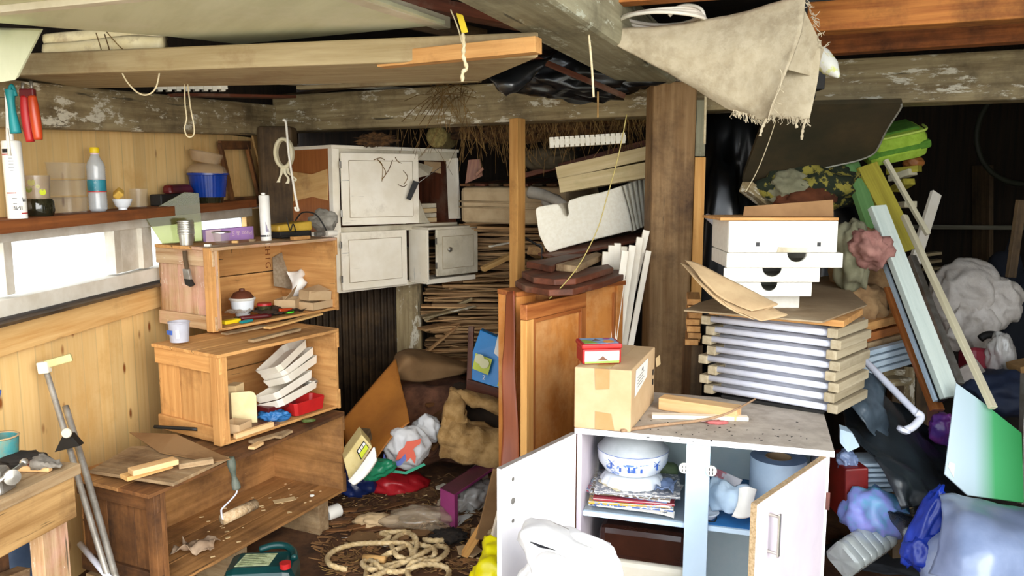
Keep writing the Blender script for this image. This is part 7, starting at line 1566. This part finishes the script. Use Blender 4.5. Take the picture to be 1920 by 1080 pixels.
bar('wicker_end',P(1900,690,3.3),P(1935,682,3.3),.1,.03,mk('tan_wicker','#a07c4e','#8a673c',rough=.9),tag=tl('tan wicker rim at the right edge','basket')); bar('dark_upright',P(1922,700,3.0),P(1916,945,2.9),.02,.03,metal,tag=tl('grey upright strip at the right edge beside the green panel','strip'),up=V((0,1,0)))
tube('hanging_hose',[P(1925,250,5.2)+V((math.cos(a)*.32,0,math.sin(a)*.32)) for a in [i*math.pi/6 for i in range(12)]],.018,mk('dull_green_hose','#2b2c1d','#232416'),closed=True,tag=tl('dark hose loop hanging on the black back wall at the right','hose'))
for i in range(3): bar('crate_slat',P(1733,478+i*14,4.3),P(1762,474+i*14,4.3),.05,.015,pale,tag=('pale slat of a stacked bundle behind the white sheeting','slat','pale slats left of the white sheeting'))
o=blob('dark_junk_heap',V((1.95+.25,4.1,.25)),(.55,.45,.75),plain('dark_junk','#17130f','#2a211a',r=1,bump=.6),tag=tl('dark unlit junk heap under the white sheeting ball','heap'),amp=.3,seed=81,floor=.004); o['kind']='stuff'  # blackish heap to carry the sheeting ball
# low right: items between cabinet and sheeting
q=fl(1590,930)
bar('red_box_dark',P(1585,960,2.75),P(1585,860,2.75),.08,.2,plain('deep_red_box','#7a1612','#5c0f0d'),tag=tl('deep red box standing right beside the white cabinet','box'),up=V((0,1,0)),bevel=.006)
prism('pale_blue_card',[P(1575,830,2.7),P(1575,805,2.75),P(1598,812,2.75),P(1612,838,2.7),P(1590,848,2.68)],V((.02,.06,0)),laminb,tag=tl('pale blue card jutting out beside the cabinet top','card'))
blob('grey_clear_bag',P(1588,862,2.72),(.035,.04,.03),clearb,tag=tl('small clear bag under the pale blue card','bag'),amp=.5,seed=71)
G='striped pillow slats'
t=T('striped_stack',P(1630,890,2.75),tl('stack of white slats with dark gaps under the black sheeting','slats'))
for i in range(6): bar('white_slat',P(1602,862+i*9.5,2.75),P(1670+i*4,860+i*9.5,2.75),.12,.011,bluew,t)
blob('lilac_blue_bag',P(1640,965,2.62),(.10,.09,.09),mk('lilac_blue_print','#7d8fd0','#5aa0c0',scale=12,lo=.45,hi=.55,rough=.4,dirt='#8d7ac0',amt=.4,bump=.1),tag=tl('lilac and light blue printed bag on the floor right of the cabinet','bag'),amp=.35,seed=72,floor=.004)
t=T('clear_bottle_jug',fl(1620,1035),tl('big clear square plastic bottle lying on the floor by the cabinet','bottle'))
j0,j1=P(1578,1052,2.5),P(1660,998,2.62); JL=(j1-j0).length
pr=[(.0001,0),(.045,0),(.053,.008)]
for k in range(5): pr+=[(.053,JL*(.12+.15*k)),(.049,JL*(.15+.15*k)),(.053,JL*(.18+.15*k))]
pr+=[(.053,JL*.88),(.04,JL*.97),(.0001,JL)]
lathe('bottle_body',j0,pr,mk('clear_pet_grey','#b3b9b6','#9fa5a2',rough=.12,bump=.05,clear=.4,spec=1,scale=10),t,axis=j1-j0,seg=40,flute=lambda th,i:min(1.22,1/max(abs(math.cos(th)),abs(math.sin(th)))))
grid('clear_dark_bag',[[P(1662,965,2.55),P(1700,950,2.6),P(1765,935,2.6)],[P(1690,1000,2.45),P(1730,985,2.45),P(1770,975,2.5)],[P(1720,1060,2.4),P(1745,1060,2.4),P(1775,1060,2.4)]],mk('smoky_film','#23282c','#181c20',rough=.2,bump=.1,clear=.3,spec=.8),tag=tl('smoky clear bag fold in front of the black sheeting','bag'),amp=.04,fq=7,thick=.002)
blob('royal_blue_bag',P(1735,985,2.4),(.035,.04,.13),bluef,tag=tl('royal blue plastic bag twisted upright beside the milky bag','bag'),amp=.35,seed=73,tilt=.35); blob('royal_blue_bag',P(1738,1035,2.38),(.07,.05,.06),bluef,tag=tl('royal blue bag bottom spreading on the floor','bag'),amp=.3,seed=74)
t=T('milky_bag',P(1850,1050,2.2),tl('large milky translucent plastic bag at the bottom right corner','bag'))
mlk=mk('milky_blue_film','#8795b4','#71809f',dirt='#a5aaad',amt=.35,rough=.28,bump=.08,scale=6,spec=.7,clear=.12)
grid('bag_front',[[P(1762,928,2.35),P(1800,922,2.4),P(1860,935,2.4),P(1940,955,2.4)],[P(1766,970,2.25),P(1810,965,2.2),P(1870,975,2.18),P(1950,985,2.2)],[P(1752,1030,2.2),P(1800,1030,2.1),P(1870,1030,2.08),P(1950,1035,2.1)],[P(1738,1075,2.2),P(1790,1085,2.08),P(1870,1090,2.04),P(1950,1095,2.08)]],mlk,t,amp=.022,fq=4,thick=.003)
blob('bag_bulk',P(1870,1060,2.35),(.24,.13,.16),mlk,t,amp=.07,seed=75)
blob('floor_cloth_dark',V((fl(1690,1040).x,fl(1690,1040).y,.01)),(.3,.2,.03),plain('dark_grey_cloth','#2a2c30','#1d1f23',r=.9,bump=.3),tag=tl('dark grey cloth spread on the floor at the lower right','cloth'),amp=.4,floor=.003,seed=76)
# ================================================================ light
w=bpy.data.worlds.new('sky'); sc.world=w; w.use_nodes=True
bg=w.node_tree.nodes['Background']; bg.inputs[0].default_value=(.86,.93,1.0,1); bg.inputs[1].default_value=3.8
s=bpy.data.lights.new('hazy_sun','SUN'); s.energy=3.6; s.angle=math.radians(50); s.color=(1,.95,.86)
so=bpy.data.objects.new('hazy_sun',s); col.objects.link(so)
d=V((-.55,1,-.27)).normalized(); so.rotation_euler=d.to_track_quat('-Z','Y').to_euler()
sc.view_settings.view_transform='Standard'; sc.view_settings.look='None'; sc.view_settings.gamma=1; sc.view_settings.use_curve_mapping=False
sc.view_settings.exposure=0.27
